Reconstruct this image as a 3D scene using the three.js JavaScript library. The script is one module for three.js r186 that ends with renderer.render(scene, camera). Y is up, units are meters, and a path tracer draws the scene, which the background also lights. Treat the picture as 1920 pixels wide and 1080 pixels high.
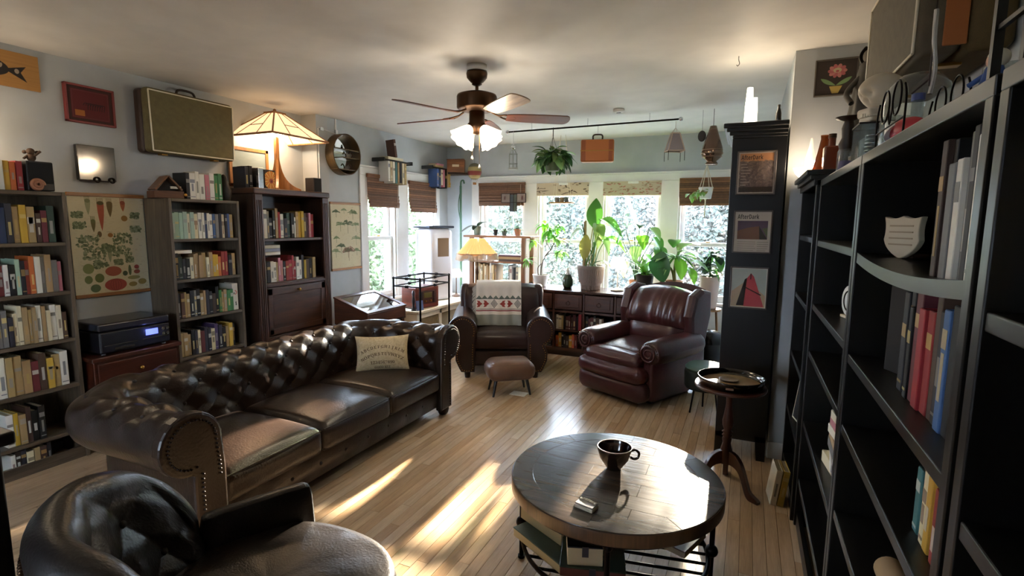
import * as THREE from 'three';
import { mergeGeometries, mergeVertices } from 'three/addons/utils/BufferGeometryUtils.js';
import { RoundedBoxGeometry } from 'three/addons/geometries/RoundedBoxGeometry.js';
import { ImprovedNoise } from 'three/addons/math/ImprovedNoise.js';
import { RectAreaLightUniformsLib } from 'three/addons/lights/RectAreaLightUniformsLib.js';

// ---------- camera, sky, sun, exposure ----------
const rad = THREE.MathUtils.degToRad, PI = Math.PI;
RectAreaLightUniformsLib.init();
const scene = new THREE.Scene();
const camera = new THREE.PerspectiveCamera(57.98, 16 / 9, 0.05, 300);
camera.position.set(0, 1.5, 0);
camera.rotation.order = 'YXZ';
camera.rotation.set(rad(-7.19), rad(24.17), rad(0.51));
const renderer = new THREE.WebGLRenderer({ antialias: true });
renderer.toneMapping = THREE.LinearToneMapping;
renderer.toneMappingExposure = 2.5;
renderer.shadowMap.enabled = true;
renderer.shadowMap.type = THREE.PCFSoftShadowMap;
scene.background = new THREE.Color().setRGB(13, 15.8, 19.6);
const sun = new THREE.DirectionalLight(0xfff0d8, 40);
sun.position.set(-1.45, 4.95, -20.5);
sun.target.position.set(-1.1, 0, -2.5);
sun.castShadow = true; sun.shadow.radius = 1.6; sun.shadow.mapSize.set(2048, 2048);
Object.assign(sun.shadow.camera, { left: -5, right: 5, top: 5, bottom: -5, near: 1, far: 40 });
scene.add(sun, sun.target);
const FAN = 0.9, LAMP = 0.128;
const WARM = new THREE.Color(1, 0.84, 0.64);
function bulb(parent, x, y, z, intensity, color = WARM, radius = 1.5) {
  const l = new THREE.PointLight(color, intensity * LAMP, 0, 2);
  l.position.set(x, y, z); l.castShadow = true; l.shadow.radius = radius; parent.add(l); return l;
}

// ---------- helpers ----------
let seed = 7;
const rnd = () => { seed = (seed + 0x6d2b79f5) | 0; let t = Math.imul(seed ^ (seed >>> 15), 1 | seed); t = (t + Math.imul(t ^ (t >>> 7), 61 | t)) ^ t; return ((t ^ (t >>> 14)) >>> 0) / 4294967296; };
const rr = (a, b) => a + (b - a) * rnd();
const pick = (a) => a[Math.floor(rnd() * a.length)];
const noise = new ImprovedNoise();
const fbm = (x, y, z, o = 4) => { let s = 0, a = 0.5; for (let i = 0; i < o; i++) { s += a * noise.noise(x, y, z); x *= 2; y *= 2; a *= 0.5; } return s; };
const clamp = (v, a, b) => Math.min(b, Math.max(a, v));
const names = {};
function numbered(n) { const k = names[n] = (names[n] ?? -1) + 1; return k ? n + '_' + String(k).padStart(3, '0') : n; }
function tag(o, label, category, group) { o.userData.label = label; o.userData.category = category; if (group) o.userData.group = group; return o; }
function thing(name, label, category, pos = [0, 0, 0], ry = 0, group) {
  const o = new THREE.Group(); o.name = numbered(name); o.position.set(...pos); o.rotation.y = ry; scene.add(o);
  return tag(o, label, category, group);
}
function shadows(m) { m.castShadow = m.receiveShadow = true; return m; }

class Kit {   // collects shapes, then makes ONE mesh
  constructor(grain = 'y') { this.l = []; this.grain = grain; this.c = null; this.keep = false; }
  col(h) { this.c = h == null ? null : new THREE.Color(h); return this; }
  add(g, p = [0, 0, 0], r = [0, 0, 0], s = [1, 1, 1]) {
    g = g.index ? g.toNonIndexed() : g.clone();
    for (const k of Object.keys(g.attributes)) if (!['position', 'normal', 'uv', 'color'].includes(k)) g.deleteAttribute(k);
    g.applyMatrix4(new THREE.Matrix4().compose(new THREE.Vector3(...p), new THREE.Quaternion().setFromEuler(new THREE.Euler(...r)), new THREE.Vector3(...s)));
    if (!g.attributes.normal) g.computeVertexNormals();
    const n = g.attributes.position.count;
    if (!g.attributes.uv) g.setAttribute('uv', new THREE.BufferAttribute(new Float32Array(n * 2), 2));
    if (this.c && !g.attributes.color) { const a = new Float32Array(n * 3); for (let i = 0; i < n; i++) this.c.toArray(a, i * 3); g.setAttribute('color', new THREE.BufferAttribute(a, 3)); }
    this.l.push(g); return this;
  }
  box(w, h, d, x = 0, y = 0, z = 0, r) { return this.add(new THREE.BoxGeometry(w, h, d), [x, y, z], r); }
  rb(w, h, d, x = 0, y = 0, z = 0, rad_ = 0.006, r, seg = 1) { return this.add(new RoundedBoxGeometry(w, h, d, seg, Math.min(rad_, w / 2.01, h / 2.01, d / 2.01)), [x, y, z], r); }
  bx(x0, x1, y0, y1, z0, z1, rad_) { const a = [x1 - x0, y1 - y0, z1 - z0, (x0 + x1) / 2, (y0 + y1) / 2, (z0 + z1) / 2]; return rad_ ? this.rb(...a, rad_) : this.box(...a); }
  cyl(r0, r1, h, x = 0, y = 0, z = 0, seg = 20, r) { return this.add(new THREE.CylinderGeometry(r1, r0, h, seg), [x, y, z], r); }   // r0 bottom, r1 top
  bar(a, b, r, seg = 8, r2) {
    const A = new THREE.Vector3(...a), Bv = new THREE.Vector3(...b), d = Bv.clone().sub(A), L = d.length();
    const g = new THREE.CylinderGeometry(r2 ?? r, r, L, seg); g.translate(0, L / 2, 0);
    g.applyQuaternion(new THREE.Quaternion().setFromUnitVectors(new THREE.Vector3(0, 1, 0), d.normalize())); return this.add(g, a);
  }
  tube(pts, r, seg = 24, rs = 8, closed = false) { return this.add(new THREE.TubeGeometry(new THREE.CatmullRomCurve3(pts.map((p) => new THREE.Vector3(...p)), closed), seg, r, rs, closed)); }
  ball(r, x, y, z, s = [1, 1, 1], ws = 14, hs = 10) { return this.add(new THREE.SphereGeometry(r, ws, hs), [x, y, z], [0, 0, 0], s); }
  lathe(p, x = 0, y = 0, z = 0, seg = 28, r) { return this.add(new THREE.LatheGeometry(p.map((q) => new THREE.Vector2(...q)), seg), [x, y, z], r); }
  torus(R, r, x, y, z, rot, arc = PI * 2, rs = 8, ts = 36) { return this.add(new THREE.TorusGeometry(R, r, rs, ts, arc), [x, y, z], rot); }
  ext(pts, d, bev = 0, p, r) {
    const s = pts instanceof THREE.Shape ? pts : new THREE.Shape(pts.map((q) => new THREE.Vector2(...q)));
    return this.add(new THREE.ExtrudeGeometry(s, { depth: d, bevelEnabled: bev > 0, bevelSize: bev, bevelThickness: bev, bevelSegments: 2, curveSegments: 10 }), p, r);
  }
  geo() {
    const col = this.l.some((g) => g.attributes.color);
    if (col) for (const g of this.l) if (!g.attributes.color) g.setAttribute('color', new THREE.BufferAttribute(new Float32Array(g.attributes.position.count * 3).fill(1), 3));
    const g = mergeGeometries(this.l, false);
    if (!this.keep) boxUV(g, this.grain);
    return g;
  }
  mesh(name, mat, parent = scene, label) {
    const m = shadows(new THREE.Mesh(this.geo(), mat)); m.name = parent === scene ? numbered(name) : name; parent.add(m);
    if (label) m.userData.label = label; return m;
  }
}
const K = (grain) => new Kit(grain);
function boxUV(g, grain = 'y') {   // uv in metres by the main direction of each face; u runs along the grain
  const p = g.attributes.position, n = g.attributes.normal, uv = g.attributes.uv, gi = 'xyz'.indexOf(grain), ox = rnd() * 3, oy = rnd() * 3;
  for (let i = 0; i < p.count; i++) {
    const a = [Math.abs(n.getX(i)), Math.abs(n.getY(i)), Math.abs(n.getZ(i))], q = [p.getX(i), p.getY(i), p.getZ(i)];
    const m = a.indexOf(Math.max(...a)), o = [0, 1, 2].filter((k) => k !== m), u = o.includes(gi) ? gi : o[0], v = o.find((k) => k !== u);
    uv.setXY(i, q[u] + ox, q[v] + oy);
  }
}
function one(name, g, mat, parent = scene) { const m = shadows(new THREE.Mesh(g, mat)); m.name = parent === scene ? numbered(name) : name; parent.add(m); return m; }
function grid(fn, nu, nv, us = 1, vs = 1) {
  const pos = [], uv = [], ix = [];
  for (let j = 0; j <= nv; j++) for (let i = 0; i <= nu; i++) { pos.push(...fn(i / nu, j / nv)); uv.push(i / nu * us, j / nv * vs); }
  for (let j = 0; j < nv; j++) for (let i = 0; i < nu; i++) { const a = j * (nu + 1) + i, b = a + 1, c = a + nu + 1, d = c + 1; ix.push(a, b, d, a, d, c); }
  const g = new THREE.BufferGeometry(); g.setAttribute('position', new THREE.Float32BufferAttribute(pos, 3)); g.setAttribute('uv', new THREE.Float32BufferAttribute(uv, 2)); g.setIndex(ix); g.computeVertexNormals(); return g;
}
function puff(w, h, d, r, top = 0.03, side = 0, bottom = 0, n = 14, m = 6) {   // an upholstered cushion
  let g = new THREE.BoxGeometry(w, h, d, n, m, n); g.deleteAttribute('uv'); g.deleteAttribute('normal'); g = mergeVertices(g, 1e-5);
  const p = g.attributes.position, v = new THREE.Vector3(), c = new THREE.Vector3(); r = Math.min(r, w / 2, h / 2, d / 2);
  for (let i = 0; i < p.count; i++) {
    v.fromBufferAttribute(p, i);
    const fx = 1 - (2 * v.x / w) ** 2, fy = 1 - (2 * v.y / h) ** 2, fz = 1 - (2 * v.z / d) ** 2;
    c.set(clamp(v.x, -w / 2 + r, w / 2 - r), clamp(v.y, -h / 2 + r, h / 2 - r), clamp(v.z, -d / 2 + r, d / 2 - r));
    const df = v.clone().sub(c); if (df.length() > 1e-6) v.copy(c).add(df.normalize().multiplyScalar(r));
    v.y += (v.y > 0 ? top : -bottom) * Math.sqrt(Math.max(0, fx * fz)) * Math.abs(2 * v.y / h);
    if (side) { v.x += Math.sign(v.x) * side * Math.max(0, fy * fz) * Math.abs(2 * v.x / w); v.z += Math.sign(v.z) * side * Math.max(0, fy * fx) * Math.abs(2 * v.z / d); }
    p.setXYZ(i, v.x, v.y, v.z);
  }
  g.computeVertexNormals(); return g;
}

// ---------- textures and materials ----------
function dataTex(n, fn, srgb = false, m = n) {
  const a = new Uint8Array(n * m * 4);
  for (let j = 0; j < m; j++) for (let i = 0; i < n; i++) { const v = fn(i / n, j / m), k = (j * n + i) * 4; const c = Array.isArray(v) ? v : [v, v, v]; for (let q = 0; q < 3; q++) a[k + q] = clamp(c[q], 0, 1) * 255; a[k + 3] = 255; }
  const t = new THREE.DataTexture(a, n, m); t.wrapS = t.wrapT = THREE.RepeatWrapping; t.magFilter = THREE.LinearFilter; t.minFilter = THREE.LinearMipmapLinearFilter; t.generateMipmaps = true; if (srgb) t.colorSpace = THREE.SRGBColorSpace; t.needsUpdate = true; return t;
}
const tile = (f, u, v) => { const s = (x) => x * x * (3 - 2 * x), a = s(clamp((u - 0.85) / 0.15, 0, 1)), b = s(clamp((v - 0.85) / 0.15, 0, 1)); return (f(u, v) * (1 - a) + f(u - 1, v) * a) * (1 - b) + (f(u, v - 1) * (1 - a) + f(u - 1, v - 1) * a) * b; };
const woodMap = dataTex(512, (u, v) => tile((x, y) => 0.76 + 0.3 * fbm(x * 3, y * 34, 1.3, 4) + 0.22 * fbm(x * 9, y * 130, 5.1, 2) + 0.18 * fbm(x * 2, y * 6, 9.2, 2), u, v), true);
const woodBump = dataTex(256, (u, v) => tile((x, y) => 0.5 + 0.5 * fbm(x * 4, y * 60, 3.7, 3), u, v));
const leatherBump = dataTex(512, (u, v) => tile((x, y) => { const a = fbm(x * 34, y * 34, 2.2, 3), b = fbm(x * 5, y * 5, 7.7, 3); return 0.5 + 0.42 * a + 0.35 * (1 - Math.abs(b) * 3) * 0.5; }, u, v));
const leatherMap = dataTex(256, (u, v) => tile((x, y) => 0.86 + 0.35 * fbm(x * 5, y * 5, 4.4, 4), u, v), true);
const plasterBump = dataTex(256, (u, v) => tile((x, y) => 0.5 + 0.5 * fbm(x * 14, y * 14, 6.1, 4), u, v));
const plasterMap = dataTex(256, (u, v) => tile((x, y) => 0.965 + 0.07 * fbm(x * 4, y * 4, 8.1, 4), u, v), true);
const tweedMap = dataTex(256, (u, v) => 0.78 + 0.16 * Math.sin(u * 2 * PI * 64) * Math.sin(v * 2 * PI * 64) + 0.12 * (rnd() - 0.5) + 0.12 * tile((x, y) => fbm(x * 6, y * 6, 3, 3), u, v), true);
const bambooMap = dataTex(256, (u, v) => { const r = Math.floor(v * 40), h = Math.sin(r * 12.9) * 43758.5, k = h - Math.floor(h); return [0.62 + 0.3 * k, 0.62 + 0.3 * k, 0.62 + 0.3 * k].map((x) => x * (0.72 + 0.28 * Math.sin((v * 40 % 1) * PI)) + 0.06 * noise.noise(u * 30, v * 40, 1)); }, true);
const bambooBump = dataTex(128, (u, v) => Math.sin((v * 40 % 1) * PI));
const floorMap = dataTex(512, (u, v) => tile((x, y) => 0.88 + 0.13 * fbm(x * 3, y * 40, 1.3, 3) + 0.1 * fbm(x * 14, y * 170, 5.1, 2) + 0.12 * fbm(x * 2, y * 5, 9.2, 2), u, v), true);
const rep = (t, s, s2 = s) => { const c = t.clone(); c.repeat.set(s, s2); c.needsUpdate = true; return c; };
const leatherBump4 = rep(leatherBump, 3), weaveMap = rep(tweedMap, 4);
const STD = (color, roughness = 0.6, o = {}) => new THREE.MeshStandardMaterial({ color, roughness, ...o });
const PHY = (color, roughness = 0.5, o = {}) => new THREE.MeshPhysicalMaterial({ color, roughness, ...o });
const wood = (color, roughness = 0.45, o = {}) => STD(color, roughness, { map: woodMap, bumpMap: woodBump, bumpScale: 0.0006, ...o });
const leather = (color, roughness = 0.36, o = {}) => PHY(color, roughness, { map: leatherMap, bumpMap: leatherBump4, bumpScale: 0.0016, specularIntensity: 0.75, clearcoat: 0.1, clearcoatRoughness: 0.25, ...o });
const paint = (color, roughness = 0.75) => STD(color, roughness, { map: plasterMap, bumpMap: plasterBump, bumpScale: 0.0008 });
const metal = (color, roughness = 0.4) => STD(color, roughness, { metalness: 1 });
const glassPane = PHY(0xffffff, 0.0, { transmission: 1, thickness: 0, ior: 1.45 });
const glow = (color, e, base = 0xfff2dc) => STD(base, 0.6, { emissive: color, emissiveIntensity: e });
function canvasMat(w, h, draw, o = {}) {
  const c = document.createElement('canvas'); c.width = w; c.height = h; draw(c.getContext('2d'), w, h);
  const t = new THREE.CanvasTexture(c); t.colorSpace = THREE.SRGBColorSpace; return STD(0xffffff, 0.75, { map: t, ...o });
}
const M = {
  wall: paint('#b4babd'), wallWarm: paint('#b4b6b5'), ceil: paint('#dcd8d0', 0.6), white: paint('#e2e2de', 0.45), slab: STD('#3a2a1c', 0.9),
  oak: wood('#8a6a48'), greyOak: wood('#6f5f4b', 0.5), dark: wood('#3e271b', 0.4), walnut: wood('#5a3420', 0.4), mahog: wood('#54281a', 0.32), pine: wood('#b98a55', 0.5), honey: wood('#c88a4c', 0.42),
  black: wood('#100e0d', 0.34), blackMetal: metal('#1a1615', 0.5), iron: metal('#2b2523', 0.45), bronze: metal('#4a3627', 0.42), brass: metal('#a67c3a', 0.35), chrome: metal('#c9c9c9', 0.22),
  sofa: leather('#2b1d15', 0.31), burg: leather('#4a2224', 0.33), arm: leather('#35211f', 0.33), chair: leather('#1e1815', 0.34), tan: leather('#7a5843', 0.45, { clearcoat: 0.1 }),
  plastic: STD('#15151a', 0.4), soil: STD('#2a1d14', 0.95), terr: STD('#b2785a', 0.8), cream: STD('#d9cfb8', 0.7), ivory: STD('#cdbfa6', 0.55), ceramic: STD('#d6d5d1', 0.3), paper: STD('#cfc6b0', 0.9), book: STD('#ffffff', 0.62, { vertexColors: true }), vc: STD('#ffffff', 0.5, { vertexColors: true }), vcRough: STD('#ffffff', 0.85, { vertexColors: true }),
  glass: PHY('#ffffff', 0.03, { transmission: 1, thickness: 0, ior: 1.45 }), bamboo: STD('#9a6a48', 0.7, { map: bambooMap, bumpMap: bambooBump, bumpScale: 0.002 }),
};
function struct(m) { m.userData.kind = 'structure'; return m; }

// ---------- the room ----------
const CE = 2.52, XL = -4.05, XM = -3.86, ZS = -3.94, ZB = -6.36, XR = 0.2, ZR = -3.62, XN = 0.72, ZF = 1.3;
struct(K().bx(XL - 0.2, XN + 0.2, CE, CE + 0.15, ZB - 0.2, ZF + 0.2).mesh('ceiling', M.ceil));
struct(K().bx(XL - 0.15, XL, 0, CE, ZS - 0.02, ZF).mesh('wall_left', M.wallWarm));
struct(K().bx(XL - 0.15, XM, 0, CE, ZS - 0.15, ZS).mesh('wall_return', M.wallWarm));
struct(K().bx(XN, XN + 0.15, 0, CE, ZR, ZF).mesh('wall_right', M.wallWarm));
struct(K().bx(XR, XN + 0.15, 0, CE, ZR - 0.14, ZR).mesh('wall_right_return', M.wallWarm));
struct(K().bx(XR, XR + 0.14, 0, CE, ZB - 0.16, ZR - 0.14).mesh('wall_right_far', M.wall));
const SILL = 0.6, HEAD = 2.0, TH = 0.16;
// walls with openings: list of [a0, a1] along the wall
function openWall(name, a0, a1, holes, place) {
  const k = K(); let a = a0;
  for (const [h0, h1] of holes) { place(k, a, h0, 0, CE); place(k, h0, h1, 0, SILL); place(k, h0, h1, HEAD, CE); a = h1; }
  place(k, a, a1, 0, CE); return struct(k.mesh(name, M.wall));
}
const BW = [[-3.34, -2.68], [-2.49, -1.82], [-1.625, -0.945], [-0.745, -0.07]];
const LW = [[4.64, 5.17], [5.40, 6.0]];
openWall('wall_back', XM - 0.16, XR + 0.14, BW, (k, a, b, y0, y1) => k.bx(a, b, y0, y1, ZB - TH, ZB));
const FW = [[-2.3, -1.7]];
openWall('wall_front', XL - 0.15, XN + 0.15, FW, (k, a, b, y0, y1) => k.bx(a, b, y0, y1, ZF, ZF + TH));
openWall('wall_left_far', -(ZS - 0.15), -ZB, LW, (k, a, b, y0, y1) => k.bx(XM - TH, XM, y0, y1, -b, -a));
// windows: local x along the wall, z into the room, origin at sill centre on the inner wall face
let wn = 0;
function windowUnit(w, x, z, ry, meet) {
  const g = new THREE.Group(); g.name = 'window_' + (++wn); g.position.set(x, SILL, z); g.rotation.y = ry; scene.add(g); struct(g);
  const H = HEAD - SILL, d = TH;
  K().bx(-w / 2 - 0.005, -w / 2 + 0.025, 0, H, -d, 0.002).bx(w / 2 - 0.025, w / 2 + 0.005, 0, H, -d, 0.002).bx(-w / 2, w / 2, H - 0.025, H + 0.005, -d, 0.002).bx(-w / 2, w / 2, -0.02, 0.03, -d - 0.02, -0.03).mesh('jamb', M.white, g);
  const sash = (n, y0, y1, zz) => {
    const k = K(), s = 0.042;
    k.bx(-w / 2 + 0.025, -w / 2 + 0.025 + s, y0, y1, zz, zz + 0.035, 0.004).bx(w / 2 - 0.025 - s, w / 2 - 0.025, y0, y1, zz, zz + 0.035, 0.004).bx(-w / 2 + 0.06, w / 2 - 0.06, y1 - s, y1, zz, zz + 0.035, 0.004).bx(-w / 2 + 0.06, w / 2 - 0.06, y0, y0 + s * 1.1, zz, zz + 0.035, 0.004);
    const m = k.mesh(n, M.white, g);
    K().bx(-w / 2 + 0.06, w / 2 - 0.06, y0 + 0.03, y1 - 0.03, zz + 0.016, zz + 0.019).mesh('pane', glassPane, m);
  };
  sash('upper_sash', meet - 0.02, H - 0.025, -0.11); sash('lower_sash', 0.03, meet + 0.025, -0.07);
  K().box(0.05, 0.02, 0.02, 0, meet + 0.03, -0.06).mesh('sash_lock', M.brass, g);
  return g;
}
for (const [a, b] of LW) windowUnit(b - a, XM, -(a + b) / 2, PI / 2, 0.7);
for (const [a, b] of BW) windowUnit(b - a, (a + b) / 2, ZB, 0, 0.66);
for (const [a, b] of FW) windowUnit(b - a, (a + b) / 2, ZF, PI, 0.68);   // behind the camera: mirrored in the picture glass
// white casings round the windows: a head board, flat mullions and a stool
let tn = 0; const trim = (k) => { const m = k.mesh('trim_' + (++tn), M.white); return struct(m); };
trim(K().bx(-3.46, XR, 2.0, 2.085, ZB, ZB + 0.022, 0.004).bx(-3.48, XR, 2.085, 2.105, ZB, ZB + 0.034, 0.004));
trim(K().bx(-3.46, XR, SILL - 0.03, SILL, ZB - 0.03, ZB + 0.05, 0.006));
const bm = [-3.46, ...BW.flat(), XR]; for (let i = 0; i < bm.length; i += 2) trim(K().bx(bm[i], bm[i + 1], SILL, 2.0, ZB, ZB + 0.02, 0.004));
trim(K().bx(XM, XM + 0.022, 2.0, 2.085, -6.13, -4.53, 0.004).bx(XM, XM + 0.034, 2.085, 2.105, -6.15, -4.51, 0.004));
trim(K().bx(XM - 0.03, XM + 0.05, SILL - 0.03, SILL, -6.13, -4.53, 0.006));
const lm = [4.53, ...LW.flat(), 6.13]; for (let i = 0; i < lm.length; i += 2) trim(K().bx(XM, XM + 0.02, SILL, 2.0, -lm[i + 1], -lm[i], 0.004));
const base = (n, k) => struct(k.mesh('baseboard_' + n, M.white));
base('left', K().bx(XL, XL + 0.015, 0, 0.11, ZS, ZF, 0.004)); base('left_far', K().bx(XM, XM + 0.015, 0, 0.11, ZB, ZS - 0.15, 0.004)); base('back', K().bx(XM, XR, 0, 0.11, ZB, ZB + 0.015, 0.004)); base('right_return', K().bx(XR, XN, 0, 0.11, ZR, ZR + 0.015, 0.004)); base('right_far', K().bx(XR - 0.015, XR, 0, 0.11, ZB, ZR - 0.01, 0.004));
// strip oak floor, one board at a time where it shows
const floor = struct(K().bx(XL - 0.15, XN + 0.15, -0.12, -0.013, ZB - 0.16, ZF + 0.1).mesh('floor', M.slab));
const boardMats = ['#c9ab88', '#c2a17c', '#cdb18f', '#bc9a73', '#c6a782', '#d0b593'].map((c) => wood(c, 0.27, { map: floorMap, bumpScale: 0.0003 }));
{
  const rest = K('z'), bw = 0.057;
  for (let i = 0; i * bw + XL < XN; i++) {
    const x0 = XL + i * bw, x1 = Math.min(x0 + bw - 0.0018, XN); let z = ZB - rr(0, 0.9);
    while (z < ZF) {
      const L = rr(0.6, 1.6), a = Math.max(z, ZB), b = Math.min(z + L - 0.0012, ZF); z += L; if (b - a < 0.03) continue;
      const seen = x0 > -2.15 && x0 < 0.36 && b > -5.6 && a < -1.25;
      if (!seen) { rest.bx(x0, x1, -0.0125, -rr(0, 0.0006), a, b); continue; }
      K('z').bx(x0, x1, -0.0125, -rr(0, 0.0006), a, b).mesh('plank', pick(boardMats), floor);
    }
  }
  rest.mesh('planks', boardMats[0], floor).userData.kind = 'stuff';
}

// ---------- upholstery ----------
const buttonGeo = new THREE.SphereGeometry(0.011, 8, 6), nailGeo = new THREE.SphereGeometry(0.0055, 6, 4);
function button(parent, mat, p, s = 1) { const m = one('button', buttonGeo, mat, parent); m.position.set(...p); m.scale.setScalar(s); return m; }
// diamond tufting: 0 at the buttons, 1 on the crowns
function tuft(s, l, sx, st) {
  const p = s / sx + l / st, q = s / sx - l / st, cr = Math.min(Math.abs(Math.sin(PI * p)), Math.abs(Math.sin(PI * q)));
  const ip = p - Math.round(p), iq = q - Math.round(q), da = (ip + iq) / 2 * sx, dl = (ip - iq) / 2 * st, d = Math.hypot(da, dl);
  return Math.pow(Math.min(1, d / (0.42 * Math.min(sx, st))), 0.75) * (0.55 + 0.45 * Math.sqrt(cr));
}
function polyCurve(pts) { const c = new THREE.CatmullRomCurve3(pts.map(([x, y]) => new THREE.Vector3(x, y, 0)), false, 'centripetal'); c.arcLengthDivisions = 600; return c; }
{
  const T = thing('chesterfield_sofa', 'dark brown leather chesterfield sofa with deep button tufting and three seat cushions', 'sofa', [-2.52, 0, -2.375]);
  const pr = [[0, 0.28], [0, 0.36], [0.0, 0.44], [0.006, 0.51]];
  for (let a = 185; a >= -95; a -= 14) pr.push([0.135 + 0.125 * Math.cos(rad(a)), 0.572 + 0.125 * Math.sin(rad(a))]);
  pr.push([0.125, 0.40], [0.125, 0.25], [0.125, 0.09]);
  const C = polyCurve(pr), PL = C.getLength();
  // path of the inner line: near arm, back, far arm, with rounded corners
  const R = 0.1, xi = -0.21, zi = 0.905, xf = 0.44, segs = [];
  const s1 = xf - (xi + R), sc = R * PI / 2, s2 = 2 * (zi - R), S = 2 * s1 + 2 * sc + s2;
  const path = (s) => {
    if (s < s1) return [xf - s, zi, 0, 1];
    s -= s1; if (s < sc) { const a = PI / 2 + s / R; return [xi + R + R * Math.cos(a), zi - R + R * Math.sin(a), Math.cos(a), Math.sin(a)]; }
    s -= sc; if (s < s2) return [xi, zi - R - s, -1, 0];
    s -= s2; if (s < sc) { const a = PI + s / R; return [xi + R + R * Math.cos(a), -zi + R + R * Math.sin(a), Math.cos(a), Math.sin(a)]; }
    s -= sc; return [xi + R + s, -zi, 0, -1];
  };
  const sx = S / 15, st = 0.215, l0 = 0.115, l1 = 0.62, at = (s, l, off) => {
    const [x, z, nx, nz] = path(s), P = C.getPointAt(clamp(l / PL, 0, 1)), Q = C.getTangentAt(clamp(l / PL, 0, 1)), no = -Q.y, ny = Q.x;   // profile normal, to the outside
    const o = P.x + no * off, y = P.y + ny * off; return [x + nx * o, y, z + nz * o];
  };
  const depth = (s, l) => {
    const e = clamp(Math.min(s, S - s) / 0.06, 0, 1), w = clamp((l - 0.05) / 0.1, 0, 1) * clamp((l1 + 0.06 - l) / 0.12, 0, 1) * e;
    return w * 0.03 * (tuft(s, l - l0, sx, st) - 0.62) + (1 - w) * 0.004;
  };
  const nS = 300, nL = 84, lFor = (v) => v < 0.86 ? v / 0.86 * 0.72 : 0.72 + (v - 0.86) / 0.14 * (PL - 0.72);
  const body = grid((u, v) => { const s = u * S, l = lFor(v); return at(s, l, depth(s, l)); }, nS, nL, S, PL);
  one('tufted_back_and_arms', body, M.sofa, T);
  for (let i = 0; i <= 15; i++) for (let j = 0; j < 5; j++) { const s = (i + (j % 2) / 2) * sx, l = l0 + j * st / 2; if (s < 0.05 || s > S - 0.05) continue; button(T, M.sofa, at(s, l, -0.016)); }
  // arm fronts with piping and nails
  for (const sg of [1, -1]) {
    const pts = []; for (let i = 0; i <= 40; i++) { const P = C.getPointAt(i / 40); pts.push([P.x, P.y]); }
    const inn = pts.map(([x, y]) => [x, y]).concat([[0.125, 0.075], [0, 0.075]]);
    const a = K(); a.ext(inn.map(([x, y]) => [sg * (zi + x), y]), 0.035, 0.012, [0.43, 0, 0], [0, PI / 2, 0]);
    // ExtrudeGeometry: shape x -> world -z after the turn, so mirror
    const f = new Kit(); f.add(a.l[0], [0, 0, 0], [0, 0, 0], [1, 1, -1]);
    const g = f.l[0], ix = g.attributes.position; for (let i = 0; i < ix.count; i += 3) for (const k of ['position', 'normal', 'uv']) { const at_ = g.attributes[k], n = at_.itemSize; for (let q = 0; q < n; q++) { const t = at_.array[i * n + q]; at_.array[i * n + q] = at_.array[(i + 1) * n + q]; at_.array[(i + 1) * n + q] = t; } }
    f.mesh('arm_front', M.sofa, T);
    const nk = K(); for (let i = 6; i <= 62; i++) { const P = C.getPointAt(i / 62), Q = C.getTangentAt(i / 62); nk.add(nailGeo, [0.482, P.y - Q.x * 0.022, sg * (zi + P.x + Q.y * 0.022)]); }
    nk.mesh('nail_trim', M.iron, T, 'row of dark nailheads round the arm front').userData.kind = 'stuff';
  }
  K().bx(-0.44, 0.41, 0.09, 0.2, -1.0, 1.0, 0.02).mesh('seat_deck', M.sofa, T);
  // front rail with shallow tufts
  one('front_rail', grid((u, v) => { const z = -0.9 + 1.8 * u, y = 0.085 + 0.145 * v, b = Math.sin(PI * v); return [0.425 + 0.014 * b * (0.55 + 0.45 * Math.abs(Math.sin(PI * (z + 0.9) / 0.2))), y, -z]; }, 120, 10, 1.8, 0.15), M.sofa, T);
  for (let i = 0; i < 8; i++) button(T, M.sofa, [0.432, 0.16, -0.7 + i * 0.2]);
  for (let i = -1; i <= 1; i++) {
    const k = K(); k.add(puff(0.67, 0.145, 0.6, 0.035, 0.05, 0.006, 0, 22, 6), [0.13, 0.295, i * 0.602]);
    const c = k.mesh('seat_cushion', M.sofa, T);
    K().tube([[0.452, 0.355, i * 0.602 - 0.288], [0.46, 0.36, i * 0.602], [0.452, 0.355, i * 0.602 + 0.288]], 0.005, 20, 6).mesh('piping', M.sofa, c);
  }
  for (const [x, z] of [[0.42, 1.0], [0.42, -1.0], [-0.3, 1.0], [-0.3, -1.0]]) K().lathe([[0, 0], [0.03, 0], [0.042, 0.02], [0.048, 0.05], [0.036, 0.075], [0.05, 0.092], [0, 0.092]], x, 0, z, 16).mesh('foot', M.dark, T);
}
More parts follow.
